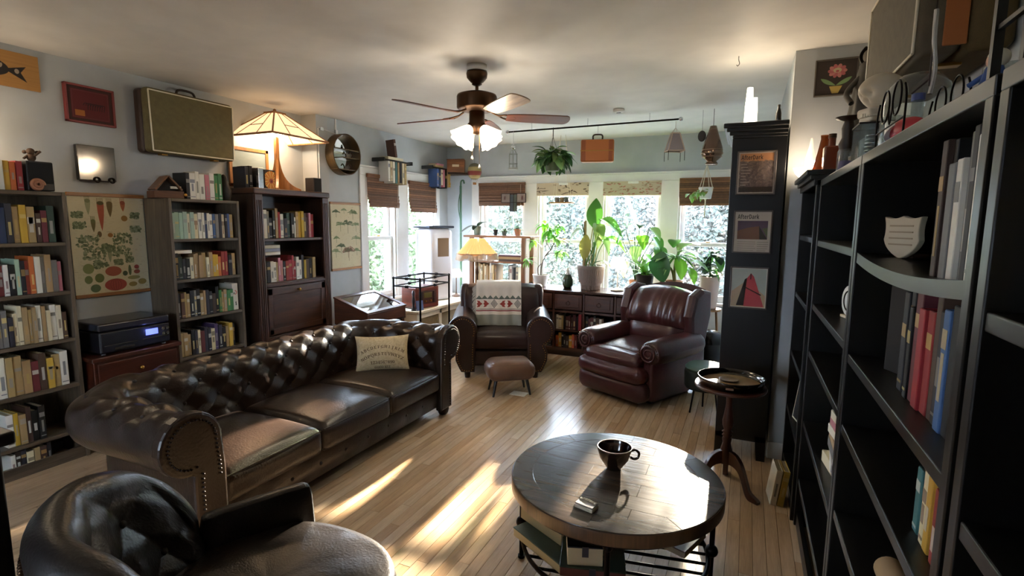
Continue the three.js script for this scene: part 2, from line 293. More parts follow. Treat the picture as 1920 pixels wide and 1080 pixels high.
// printed pillow
{
  const T = thing('throw_pillow', 'cream linen pillow printed with arched rows of brown letters, on the sofa', 'pillow', [-2.42, 0.525, -3.05], rad(38));
  const pm = canvasMat(512, 360, (c, w, h) => {
    c.fillStyle = '#b5a27c'; c.fillRect(0, 0, w, h); for (let i = 0; i < 5000; i++) { c.fillStyle = rnd() < 0.5 ? 'rgba(90,70,40,.06)' : 'rgba(255,245,215,.06)'; c.fillRect(rnd() * w, rnd() * h, rnd() < 0.5 ? 14 : 2, rnd() < 0.5 ? 2 : 14); }
    c.fillStyle = '#4a3820'; c.textAlign = 'center'; c.textBaseline = 'middle';
    const arc = (t, cy, r, span, px) => { c.font = 'bold ' + px + 'px serif'; [...t].forEach((ch, i) => { const a = (i / (t.length - 1) - 0.5) * span; c.save(); c.translate(w / 2 + Math.sin(a) * r, cy - Math.cos(a) * r); c.rotate(a); c.fillText(ch, 0, 0); c.restore(); }); };
    arc('ABCDEFGHIJKLM', 520, 410, 1.05, 42); arc('NOPQRSTUVWXYZ', 560, 375, 1.12, 44);
    c.font = 'bold 44px serif'; c.fillText('1234567890', w / 2, 275); c.font = 'bold 30px serif'; c.fillText('GOOD BYE', w / 2, 325);
  });
  const face = (sg) => grid((u, v) => { const x = (u - 0.5), y = (v - 0.5), b = Math.pow(Math.max(0, (1 - 4 * x * x) * (1 - 4 * y * y)), 0.45), pin = 1 - 0.05 * (1 - 16 * x * x * y * y); return [sg * x * 0.38 * (pin + 0.03 * Math.abs(2 * y) ** 3), y * 0.26 * (pin + 0.04 * Math.abs(2 * x) ** 3), sg * (0.052 * b + 0.004 * fbm(u * 4, v * 4, 2, 2) * b)]; }, 26, 20);
  for (const [n, g] of [['printed_face', face(1)], ['back_face', face(-1)]]) { const m = one(n, g, n === 'printed_face' ? pm : STD('#b5a27c', 0.9, { map: weaveMap }), T); m.rotation.x = rad(-17); }
}
// ---------- rolled-arm armchair with a throw ----------
function rollArm(w, r, h, d, front, mat, T, sg, x) {   // arm swept along z, scroll on top, waisted support below
  const p = []; for (let a = 215; a >= -60; a -= 11) p.push([sg * r * Math.cos(rad(a)) * 1.0, h - r + r * Math.sin(rad(a))]);
  p.push([sg * r * 0.38, h - 2.1 * r], [sg * r * 0.5, 0.12], [-sg * r * 0.75, 0.12], [-sg * r * 0.75, h - 2 * r]);
  const k = K(); k.ext(sg > 0 ? p : p.slice().reverse(), d, 0.012, [x, 0, front - d]); return k.mesh('arm', mat, T);
}
{
  const T = thing('armchair', 'dark brown leather armchair with rolled arms and nailhead trim, a woven throw over its back', 'armchair', [-2.27, 0, -4.8], rad(25.5));
  K().bx(-0.36, 0.36, 0.1, 0.27, -0.33, 0.36, 0.03).mesh('seat_base', M.arm, T);
  K().add(puff(0.58, 0.17, 0.66, 0.05, 0.035, 0.008), [0, 0.345, 0.06]).mesh('seat_cushion', M.arm, T);
  for (const sg of [1, -1]) {
    const a = new Kit(), r = 0.125;
    a.add(grid((u, v) => { const th = rad(205 - 290 * v), rr_ = r * (1 + 0.05 * Math.sin(u * PI)), sl = 0.05 * u; return [sg * (0.375 + rr_ * Math.cos(th)), 0.47 + sl + rr_ * Math.sin(th), 0.4 - 0.72 * u]; }, 20, 26, 0.8, 0.8));
    a.add(grid((u, v) => { const y = 0.11 + (0.42 - 0.11) * v, o = 0.345 + 0.05 * Math.sin(v * PI * 0.95) + 0.02 * v; return [sg * o, y, 0.39 - 0.7 * u]; }, 10, 12, 0.7, 0.3));
    a.add(grid((u, v) => { const y = 0.2 + 0.27 * v; return [sg * 0.285, y, 0.39 - 0.7 * u]; }, 6, 4, 0.7, 0.3)); a.keep = true; a.mesh('arm', M.arm, T);
    // front panel: scroll on top of a waisted S-shaped post
    const p = []; for (let t = 200; t >= -70; t -= 12) p.push([0.375 + 0.128 * Math.cos(rad(t)), 0.475 + 0.128 * Math.sin(rad(t))]);
    p.push([0.4, 0.33], [0.432, 0.26], [0.43, 0.18], [0.395, 0.1], [0.38, 0.075], [0.27, 0.075], [0.265, 0.2], [0.262, 0.36]);
    const f = K(); f.ext(p.map(([x, y]) => [x, y]), 0.03, 0.012, [0, 0, 0.395]); const g = f.l[0]; if (sg < 0) { g.scale(-1, 1, 1); const pa = g.attributes; for (let i = 0; i < pa.position.count; i += 3) for (const kk of ['position', 'normal', 'uv']) { const A = pa[kk], n = A.itemSize; for (let q = 0; q < n; q++) { const t = A.array[i * n + q]; A.array[i * n + q] = A.array[(i + 1) * n + q]; A.array[(i + 1) * n + q] = t; } } }
    f.mesh('arm_front', M.arm, T);
    const nk = K(), cu = polyCurve(p.map(([x, y]) => [0.36 + (x - 0.36) * 0.86, 0.3 + (y - 0.3) * 0.94])); for (let i = 0; i < 52; i++) { const P = cu.getPointAt(i / 52); nk.add(nailGeo, [sg * P.x, P.y, 0.44], [0, 0, 0], [0.9, 0.9, 0.9]); } nk.mesh('nail_trim', M.brass, T, 'line of pale nailheads').userData.kind = 'stuff';
  }
  one('back', grid((u, v) => {   // padded back with a rolled, pleated top
    const x = (u - 0.5) * 0.8, th = v * 1.0, pl = 0.006 * Math.sin(u * 40) * clamp((v - 0.35) / 0.2, 0, 1) * clamp((0.75 - v) / 0.2, 0, 1), ed = Math.pow(Math.max(0, 1 - Math.abs(2 * u - 1) ** 6), 0.4);
    const pf = [[0.2, 0.36], [0.17, 0.5], [0.13, 0.66], [0.1, 0.76], [0.06, 0.83], [-0.02, 0.865], [-0.11, 0.85], [-0.16, 0.77], [-0.16, 0.6], [-0.2, 0.3], [-0.22, 0.1]];
    const q = th * (pf.length - 1), i = Math.min(pf.length - 2, Math.floor(q)), t = q - i, z = pf[i][0] * (1 - t) + pf[i + 1][0] * t, y = pf[i][1] * (1 - t) + pf[i + 1][1] * t;
    return [x, 0.36 + (y - 0.36) * (y > 0.36 ? (0.9 + 0.1 * ed) : 1), -0.16 + (z - -0.03) * (0.35 + 0.65 * ed) + pl];
  }, 60, 50, 0.8, 1.4), M.arm, T);
  for (const sg of [1, -1]) K().add(puff(0.12, 0.42, 0.3, 0.05, 0.02), [sg * 0.37, 0.62, -0.2], [rad(-10), 0, sg * rad(-4)]).mesh('wing', M.arm, T);
  for (const [x, z] of [[0.33, 0.38], [-0.33, 0.38], [0.33, -0.3], [-0.33, -0.3]]) K().cyl(0.026, 0.034, 0.1, x, 0.05, z, 12).mesh('foot', M.dark, T);
  // throw
  const B = thing('throw_blanket', 'cream woven throw with red leaves and diamonds, draped over the armchair back', 'blanket', [-2.27, 0, -4.8], rad(25.5));
  const bm_ = canvasMat(512, 512, (c, w, h) => {
    c.fillStyle = '#cfc7bd'; c.fillRect(0, 0, w, h); for (let i = 0; i < 9000; i++) { c.fillStyle = rnd() < 0.5 ? 'rgba(80,70,70,.07)' : 'rgba(255,255,250,.08)'; c.fillRect(rnd() * w, rnd() * h, 5, 2); }
    const band = (y, hh, col) => { c.fillStyle = col; c.fillRect(0, y, w, hh); };
    c.fillStyle = '#5c6660'; for (let x = 0; x < w; x += 64) { c.beginPath(); c.moveTo(x, 226); c.lineTo(x + 32, 192); c.lineTo(x + 64, 226); c.fill(); } band(226, 7, '#4c5254'); band(338, 5, '#4a3c40'); band(352, 12, '#7c3038'); band(400, 112, '#8b8f8a');
    const dia = (x, y, r, col) => { c.strokeStyle = col; c.lineWidth = 6; c.beginPath(); c.moveTo(x - r * 0.8, y); c.lineTo(x, y - r); c.lineTo(x + r * 0.8, y); c.lineTo(x, y + r); c.closePath(); c.stroke(); };
    for (const x of [205, 470]) { dia(x, 284, 44, '#3c4048'); dia(x, 284, 26, '#3c4048'); dia(x, 284, 9, '#3c4048'); }
    c.fillStyle = '#8a3530'; for (const [x, s] of [[115, 1], [300, -1], [385, 1], [40, 1]]) { c.beginPath(); c.moveTo(x - 32 * s, 246); c.lineTo(x, 252); c.lineTo(x + 10 * s, 268); c.lineTo(x + 34 * s, 284); c.lineTo(x + 10 * s, 300); c.lineTo(x, 316); c.lineTo(x - 32 * s, 322); c.lineTo(x - 20 * s, 300); c.lineTo(x - 34 * s, 284); c.lineTo(x - 20 * s, 268); c.fill(); }
  }, { roughness: 0.95 });
  const pf = polyCurve([[0.09, 0.46], [0.075, 0.55], [0.035, 0.66], [-0.005, 0.76], [-0.03, 0.845], [-0.1, 0.888], [-0.2, 0.885], [-0.275, 0.82], [-0.285, 0.7], [-0.3, 0.58]]);
  const cloth = grid((u, v) => { const P = pf.getPointAt(v), w = 0.008 * Math.sin(u * 13 + v * 3) + 0.006 * Math.sin(u * 29) * (1 - v); return [(u - 0.5) * 0.46 - 0.03, P.y + 0.006, P.x + 0.03 + w + 0.01]; }, 40, 50, 1, 1.9);
  one('cloth', cloth, bm_, B);
  const fr = K(); for (let i = 0; i < 70; i++) { const x = -0.26 + 0.46 * i / 69; fr.bar([x, 0.468, 0.11], [x + rr(-0.008, 0.008), 0.425 + rr(-0.01, 0.01), 0.118 + rr(-0.004, 0.01)], 0.0028, 4); } for (let i = 0; i < 60; i++) { const y = 0.48 + 0.38 * i / 59, z = 0.09 - 0.13 * i / 59 + 0.02; fr.bar([-0.26, y, z], [-0.295 + rr(-0.01, 0.006), y - 0.035, z + 0.006], 0.0028, 4); }
  fr.mesh('fringe', STD('#a9a6a0', 0.95), B).userData.kind = 'stuff';
}
// ---------- recliner ----------
{
  const T = thing('recliner', 'burgundy leather recliner with rolled arms and a high winged back', 'recliner', [-0.8, 0, -4.68], rad(-26.8));
  K().bx(-0.3, 0.3, 0, 0.05, -0.3, 0.27, 0.01).mesh('plinth', M.plastic, T);
  for (const sg of [1, -1]) {
    K().add(puff(0.15, 0.4, 0.76, 0.03, 0, 0.012), [sg * 0.315, 0.25, -0.01]).mesh('side_panel', M.burg, T);
    const a = new Kit(); a.add(grid((u, v) => { const th = v * 2 * PI, r = 0.098 * Math.pow(Math.max(0, 1 - Math.abs(2 * u - 1) ** 12), 0.3) * (1 + 0.1 * Math.sin(u * PI)), s = 0.012 * u; return [sg * 0.345 + r * 1.12 * Math.cos(th), 0.455 + s + r * Math.sin(th), 0.4 - 0.72 * u]; }, 34, 26, 0.7, 0.6));
    a.keep = true; const m = a.mesh('arm', M.burg, T);
    const c = K(); for (let i = 0; i < 2; i++) c.torus(0.064 - i * 0.03, 0.008, sg * 0.345, 0.455, 0.396, [0, 0, 0], PI * 2, 8, 28); c.mesh('scroll_piping', M.burg, m);
    const nk = K(); for (let i = 0; i < 26; i++) { const a_ = i / 26 * 2 * PI; nk.add(nailGeo, [sg * 0.345 + 0.088 * Math.cos(a_), 0.455 + 0.08 * Math.sin(a_), 0.392]); } nk.mesh('nail_trim', M.bronze, m).userData.kind = 'stuff';
  }
  K().add(puff(0.52, 0.19, 0.66, 0.07, 0.045, 0.01), [0, 0.335, 0.08], [rad(3), 0, 0]).mesh('seat_cushion', M.burg, T);
  K().add(puff(0.68, 0.15, 0.16, 0.06, 0.005, 0.02), [0, 0.265, 0.42]).mesh('footrest_pad', M.burg, T);
  K().add(puff(0.7, 0.19, 0.15, 0.06, 0.005, 0.02), [0, 0.13, 0.4]).mesh('footrest_pad', M.burg, T);
  K().add(puff(0.58, 0.12, 0.2, 0.055, 0.02, 0.01), [0, 0.36, 0.37]).mesh('seat_roll', M.burg, T);
  // back: lower lumbar pad, big gathered head pad, wings
  K().add(puff(0.56, 0.3, 0.2, 0.08, 0, 0.03), [0, 0.5, -0.21], [rad(-16), 0, 0]).mesh('lumbar_pad', M.burg, T);
  one('head_pad', grid((u, v) => {
    const x = (2 * u - 1), a = v * PI, wob = 0.007 * Math.sin(u * 46 + 3 * Math.sin(u * 9)) * Math.sin(a) ** 2 * (0.4 + v), e = Math.pow(Math.max(0, 1 - Math.abs(x) ** 3.2), 0.5), top = 0.335 - 0.05 * x * x;
    const y = -Math.cos(a) * 0.5 + 0.5, b = Math.sin(a) ** 0.6;
    return [x * 0.335, 0.6 + y * (top + 0.02 * e) - 0.02, -0.22 - y * 0.13 + (0.02 + 0.15 * b * (0.35 + 0.65 * e)) + wob];
  }, 70, 34, 0.7, 0.6), M.burg, T);
  one('back_shell', grid((u, v) => { const x = 2 * u - 1, a = v * PI; return [x * 0.37 * (1 - 0.06 * v), 0.12 + 0.83 * v - 0.06 * x * x * v, -0.33 - 0.13 * v - 0.06 * Math.pow(Math.max(0, 1 - x ** 4), 0.5)]; }, 24, 16, 0.8, 0.9), M.burg, T);
  for (const sg of [1, -1]) { const w = K(); w.ext([[-0.02, 0], [0.15, 0.02], [0.17, 0.2], [0.12, 0.36], [0.03, 0.4], [-0.07, 0.38], [-0.08, 0.2]], 0.035, 0.034, [sg * 0.345 + 0.017, 0.5, -0.34], [0, -PI / 2, 0]); w.mesh('wing', M.burg, T); }
}
// ---------- footstool ----------
{
  const T = thing('footstool', 'small tan leather footstool on splayed dark legs in front of the armchair', 'footstool', [-1.85, 0, -4.08], rad(37));
  K().add(puff(0.42, 0.165, 0.31, 0.075, 0.012, 0.006), [0, 0.215, 0]).mesh('padded_seat', M.tan, T);
  for (const [x, z] of [[1, 1], [1, -1], [-1, 1], [-1, -1]]) K().bar([x * 0.135, 0.15, z * 0.085], [x * 0.165, 0, z * 0.11], 0.016, 10, 0.009).mesh('leg', M.black, T);
  tag(K().bx(-0.07, 0.07, 0, 0.006, -0.05, 0.05).mesh('floor_vent_cover', M.cream), 'small pale square plate on the floor under the footstool', 'plate').position.set(-1.75, 0, -4.07);
}
// ---------- tub desk chair ----------
{
  const T = thing('tub_chair', 'black tufted leather tub chair with nailhead rim and slab arm', 'chair', [-1.24, 0, -0.95], 0);
  const fx = Math.cos(rad(-62)), fz = Math.sin(rad(-62));   // towards +x and -z
  const rx = -fz, rz = fx;   // sitter's right
  const dir = (phi) => [-(fx * Math.cos(phi)) + rx * Math.sin(phi), -(fz * Math.cos(phi)) + rz * Math.sin(phi)];
  const A = rad(76), top = (p) => 0.52 + 0.3 * Math.pow(Math.max(0, 1 - Math.pow(Math.abs(p) / (A * 1.02), 3.2)), 0.8), R0 = 0.3;
  const prof = (phi, v) => {   // v 0 bottom of inner face .. 1 bottom of outer face
    const h = top(phi), t = 0.055; let o, y, n;
    if (v < 0.5) { const q = v / 0.5; o = -0.03 + 0.08 * q; y = 0.36 + (h - t - 0.36) * q; n = [-1, 0.15]; }
    else if (v < 0.72) { const a = PI - (v - 0.5) / 0.22 * PI; o = 0.05 + t + t * Math.cos(a); y = h - t + t * Math.sin(a); n = [Math.cos(a), Math.sin(a)]; }
    else { const q = (v - 0.72) / 0.28; o = 0.05 + 2 * t - 0.05 * q; y = h - t + (0.2 - (h - t)) * q; n = [1, 0]; }
    return [o, y, n];
  };
  const pt = (phi, v, off) => { const [o, y, n] = prof(phi, v), d = dir(phi), r = R0 + o + n[0] * off; return [d[0] * r, y + n[1] * off, d[1] * r]; };
  one('tufted_shell', grid((u, v) => { const phi = (2 * u - 1) * A, w = clamp((v - 0.02) / 0.08, 0, 1) * clamp((0.6 - v) / 0.12, 0, 1) * clamp((A - Math.abs(phi)) / 0.15, 0, 1), s = phi * R0, l = v * 0.9; return pt(phi, v, w * 0.03 * (tuft(s, l - 0.05, 0.19, 0.29) - 0.7)); }, 150, 70, 1.1, 1), M.chair, T);
  for (let i = -3; i <= 3; i++) for (let j = 0; j < 3; j++) { const s = (i + (j % 2) / 2) * 0.19, l = 0.05 + j * 0.145, phi = s / R0; if (Math.abs(phi) > A - 0.15) continue; button(T, M.chair, pt(phi, l / 0.9, -0.018), 1.1); }
  const nk = K(); for (let i = 0; i <= 90; i++) { const phi = (2 * i / 90 - 1) * A; for (const q of [0.735, 0.79]) nk.add(nailGeo, pt(phi, q, 0.003), [0, 0, 0], [1.3, 1.3, 1.3]); } nk.mesh('nail_trim', M.bronze, T, 'double row of nailheads round the outside rim').userData.kind = 'stuff';
  const ang = Math.atan2(fx, fz);
  for (const sg of [1, -1]) { const k = K(); k.add(puff(0.07, 0.24, 0.36, 0.028, 0.004), [sg * 0.345, 0.415, 0.1], [rad(-2), 0, sg * rad(-5)]); const m = k.mesh('arm', M.chair, T); m.rotation.y = ang; }
  const s = K(); s.add(grid((u, v) => { const a = u * 2 * PI, q = v, r = 0.35 * (q < 0.7 ? q / 0.7 : 1) * (1 - 0.03 * Math.cos(4 * a)), e = q < 0.7 ? 0 : (q - 0.7) / 0.3; return [(r - 0.0 + 0.02 * Math.sin(e * PI)) * Math.sin(a), 0.425 + 0.022 * (1 - (q < 0.7 ? (q / 0.7) ** 2 : 1)) - 0.13 * e - 0.01 * (q > 0.5 ? 1 : 0) * 0 + 0.004 * Math.sin(a * 9) * (q < 0.65 ? q : 0), -r * Math.cos(a) * 1.0]; }, 60, 26, 2, 0.6)); s.keep = true; s.mesh('seat_cushion', M.chair, T).position.set(fx * 0.045, 0, fz * 0.045);
  K().lathe([[0, 0.2], [0.3, 0.2], [0.33, 0.24], [0.36, 0.31], [0, 0.31]], 0, 0, 0, 32).mesh('seat_pan', M.chair, T);
  K().cyl(0.035, 0.03, 0.16, 0, 0.13, 0).mesh('column', M.iron, T);
  for (let i = 0; i < 5; i++) { const a = i / 5 * 2 * PI + 0.3, k = K(); k.bar([0, 0.1, 0], [0.28 * Math.cos(a), 0.065, 0.28 * Math.sin(a)], 0.024, 10, 0.016).ball(0.03, 0.28 * Math.cos(a), 0.03, 0.28 * Math.sin(a), [1, 1, 0.7]); k.mesh('leg', M.dark, T); }
}

// ---------- books ----------
const COL = { k: ['black', '#15141a'], b: ['brown', '#3f2b1f'], d: ['dark green', '#20332a'], n: ['navy', '#1c2945'], r: ['red', '#8a2322'], m: ['maroon', '#561d21'], t: ['tan', '#9c8259'], c: ['cream', '#c9bd9c'], w: ['white', '#d2cec2'], g: ['grey', '#6f6d69'], o: ['orange', '#b95c2b'], y: ['yellow', '#b8922f'], l: ['blue', '#3d5c8a'], p: ['pink', '#b06d78'], e: ['teal', '#2b5a5b'], s: ['mint', '#98b09a'], u: ['purple', '#463758'], v: ['green', '#3c7542'] };
const tint = (h, a) => { const c = new THREE.Color(h); c.offsetHSL(rr(-0.01, 0.01), rr(-0.05, 0.05), rr(-a, a)); return c; };
function bookGeo(t, h, d, cover, band) {   // spine towards +z, thickness along x, standing on y = 0
  const k = K(), b = Math.min(0.0035, t * 0.15), p = new THREE.Color('#bdb295');
  k.c = cover; k.box(b, h, d, -t / 2 + b / 2, h / 2, 0).box(b, h, d, t / 2 - b / 2, h / 2, 0).rb(t, h, 0.006, 0, h / 2, d / 2 - 0.001, 0.0028);
  k.c = p; k.box(t - 2 * b, h - 0.007, d - 0.008, 0, h / 2, 0.001);
  if (band) { k.c = band; const q = rnd(); if (q < 0.55) k.box(t * 0.82, h * rr(0.08, 0.2), 0.0012, 0, h * rr(0.6, 0.78), d / 2 + 0.002); if (q > 0.35) k.box(t * rr(0.3, 0.55), h * rr(0.22, 0.42), 0.0012, 0, h * rr(0.34, 0.5), d / 2 + 0.002); if (rnd() < 0.5) k.box(t * 0.8, 0.006, 0.0012, 0, h * 0.1, d / 2 + 0.002); }
  return k.geo();
}
function makeBook(code, t, h, d, pos, ry, label, group, tilt = 0) {
  const cover = tint(COL[code][1], 0.02), l = cover.getHSL({}).l, band = rnd() < 0.85 ? tint(l > 0.4 ? pick(['#3a2b22', '#6a2a26', '#22304a', '#44443c']) : pick(['#c9b070', '#c8c4b8', '#a98c52', '#8d8a84']), 0.04).lerp(cover, 0.3) : null;
  const m = one('book', bookGeo(t, h, d, cover, band), M.book); m.position.set(...pos); m.rotation.set(0, ry, tilt, 'YXZ'); return tag(m, label, 'book', group);
}
// a row: start point, direction along it, the way the spines face
function bookRow(codes, start, dir, ry, len, o) {
  const { h = [0.18, 0.24], t = [0.018, 0.034], d = 0.15, place, group, lean = 0.1, back = 0 } = o; let s = 0; const list = [];
  for (const c of codes) { const T = rr(...t), H = rr(...h); if (s + T > len) break; list.push([c, T, H, s]); s += T + 0.0012; }
  list.forEach(([c, T, H, q], i) => {
    const w = (T < t[0] + (t[1] - t[0]) * 0.3 ? 'slim ' : T > t[0] + (t[1] - t[0]) * 0.75 ? 'thick ' : '') + (H > h[0] + (h[1] - h[0]) * 0.8 ? 'tall ' : H < h[0] + (h[1] - h[0]) * 0.2 ? 'short ' : ''), nm = COL[c][0], a = list[i - 1], b = list[i + 1];
    const lab = (w) => a && b ? `${w}${nm} book between ${COL[a[0]][0]} and ${COL[b[0]][0]} ones, ${place}` : `${w}${nm} end book next to ${a || b ? COL[(a || b)[0]][0] : 'no'} one, ${place}`, label = lab(w).split(' ').length > 16 ? lab('') : lab(w);
    const D = d + rr(-0.012, 0.008), off = back + rr(-0.008, 0.004), sx = Math.sin(ry), sz = Math.cos(ry), m = q + T / 2;
    const tl = i === list.length - 1 && rnd() < lean && len - s > 0.03 ? 0.12 : 0;
    makeBook(c, T, H, D, [start[0] + dir[0] * m + sx * (off - D / 2), start[1], start[2] + dir[2] * m + sz * (off - D / 2)], ry, label, group, tl);
  });
  return s;
}
const WD = 'wide brown bookcase', NW = 'narrow oak bookcase', DC = 'dark cabinet';
// ---------- open bookcases along the left wall ----------
function openCase(name, label, x0, x1, z0, z1, top, shelves, mat) {   // front at x1, z0 near end
  const zc = (z0 + z1) / 2, xc = (x0 + x1) / 2, T = thing(name, label, 'bookcase', [xc, 0, zc]), L = Math.abs(z1 - z0), D = x1 - x0;
  for (const s of [1, -1]) K('y').bx(-D / 2, D / 2, 0, top, s * L / 2 - (s > 0 ? 0.022 : 0), s * L / 2 + (s > 0 ? 0 : 0.022), 0.003).mesh('side_panel', mat, T);
  K('z').bx(-D / 2, D / 2, top - 0.022, top, -L / 2 + 0.022, L / 2 - 0.022, 0.003).mesh('top_board', mat, T);
  for (const y of shelves) K('z').bx(-D / 2, D / 2 - 0.004, y - 0.022, y, -L / 2 + 0.022, L / 2 - 0.022, 0.003).mesh('shelf', mat, T);
  K('y').bx(-D / 2, -D / 2 + 0.008, 0.05, top - 0.022, -L / 2 + 0.022, L / 2 - 0.022).mesh('back_panel', mat, T);
  K('z').bx(D / 2 - 0.03, D / 2 - 0.012, 0, 0.07, -L / 2 + 0.022, L / 2 - 0.022).mesh('kickboard', mat, T);
  return T;
}
openCase('bookcase', 'wide weathered brown bookcase filled with old books, beside the vegetable chart', -4.03, -3.75, -0.98, -1.79, 1.655, [1.358, 1.062, 0.771, 0.483, 0.19], M.greyOak);
openCase('bookcase', 'narrow oak bookcase with a row of books on top, beside the vegetable chart', -4.03, -3.75, -2.4, -2.965, 1.65, [1.358, 1.06, 0.772, 0.483, 0.19], M.greyOak);
{
  const ord = ['top', 'second', 'third', 'fourth', 'fifth', 'lowest'], rowL = (i, y, codes, z, len, h, t) => bookRow(codes, [-3.775, y, z], [0, 0, -1], PI / 2, len, { h, t, place: `${ord[i]} shelf of the ${WD}`, group: 'books in the wide brown bookcase' });
  rowL(0, 1.358, 'denktytbmdkbdb', -1.4, 0.35, [0.17, 0.24], [0.022, 0.042]);
  rowL(1, 1.062, 'gpmwkskrowgtgppn', -1.4, 0.365, [0.17, 0.225], [0.018, 0.03]);
  rowL(2, 0.771, 'kggkcctttwtcwcbk', -1.4, 0.355, [0.16, 0.23], [0.016, 0.028]);
  rowL(3, 0.483, 'wtttmbytwlge', -1.4, 0.36, [0.18, 0.235], [0.026, 0.042]);
  rowL(4, 0.19, 'wytbkkbtyyb', -1.41, 0.2, [0.17, 0.22], [0.02, 0.034]);
  rowL(5, 0.012, 'wbkctbkmtk', -1.41, 0.22, [0.12, 0.15], [0.02, 0.034]);
  const rowM = (i, y, codes, len, h, t, z = -2.43) => bookRow(codes, [-3.775, y, z], [0, 0, -1], PI / 2, len, { h, t, place: i < 0 ? `on top of the ${NW}` : `${ord[i]} shelf of the ${NW}`, group: 'books in the narrow oak bookcase' });
  rowM(0, 1.358, 'sssscscwwnwwlgkckltcw', 0.5, [0.185, 0.2], [0.02, 0.032]);
  rowM(1, 1.06, 'kdkkcttttctyyorrktbk', 0.5, [0.15, 0.195], [0.018, 0.032]);
  rowM(2, 0.772, 'kbttkgkttkkbkvttvvww', 0.5, [0.15, 0.215], [0.016, 0.03]);
  rowM(3, 0.483, 'tttkkcmkkcukktyk', 0.48, [0.16, 0.21], [0.02, 0.034]);
  bookRow('kwwwpwvvwprgsw', [-3.80, 1.65, -2.57], [0, 0, -1], PI / 2, 0.31, { h: [0.19, 0.21], t: [0.024, 0.045], d: 0.14, place: `on top of the ${NW}`, group: 'books in the narrow oak bookcase' });
  // numbered white book and flat ones
  const b4 = canvasMat(128, 512, (c, w, h) => { c.fillStyle = '#cdc8bc'; c.fillRect(0, 0, w, h); c.fillStyle = '#23201e'; c.font = 'bold 110px sans-serif'; c.textAlign = 'center'; c.fillText('4', w / 2, 430); c.strokeStyle = '#b8404a'; c.lineWidth = 14; c.beginPath(); c.arc(w / 2, 170, 34, 0, 7); c.stroke(); });
  const T = thing('book', 'broad white book with a black 4 on its spine, third shelf of narrow oak bookcase', 'book', [-3.855, 0.772, -2.905], PI / 2, 'books in the narrow oak bookcase');
  K().add(bookGeo(0.05, 0.215, 0.15, new THREE.Color('#cdc8bc'), null)).mesh('cover_and_pages', M.book, T);
  const sp = one('spine_print', grid((u, v) => [(u - 0.5) * 0.048, v * 0.21 + 0.002, 0.0775], 1, 1), b4, T); sp.userData.label = 'spine printed with a red ring and a 4';
  const fl = tag(one('book', bookGeo(0.024, 0.13, 0.15, new THREE.Color('#cfc9bb'), null), M.book), 'white book lying flat on dark books, second shelf of narrow oak bookcase', 'book', 'books in the narrow oak bookcase'); fl.position.set(-3.86, 1.262, -2.5); fl.rotation.set(0, PI / 2, -PI / 2, 'YXZ'); fl.position.z = -2.44;
}
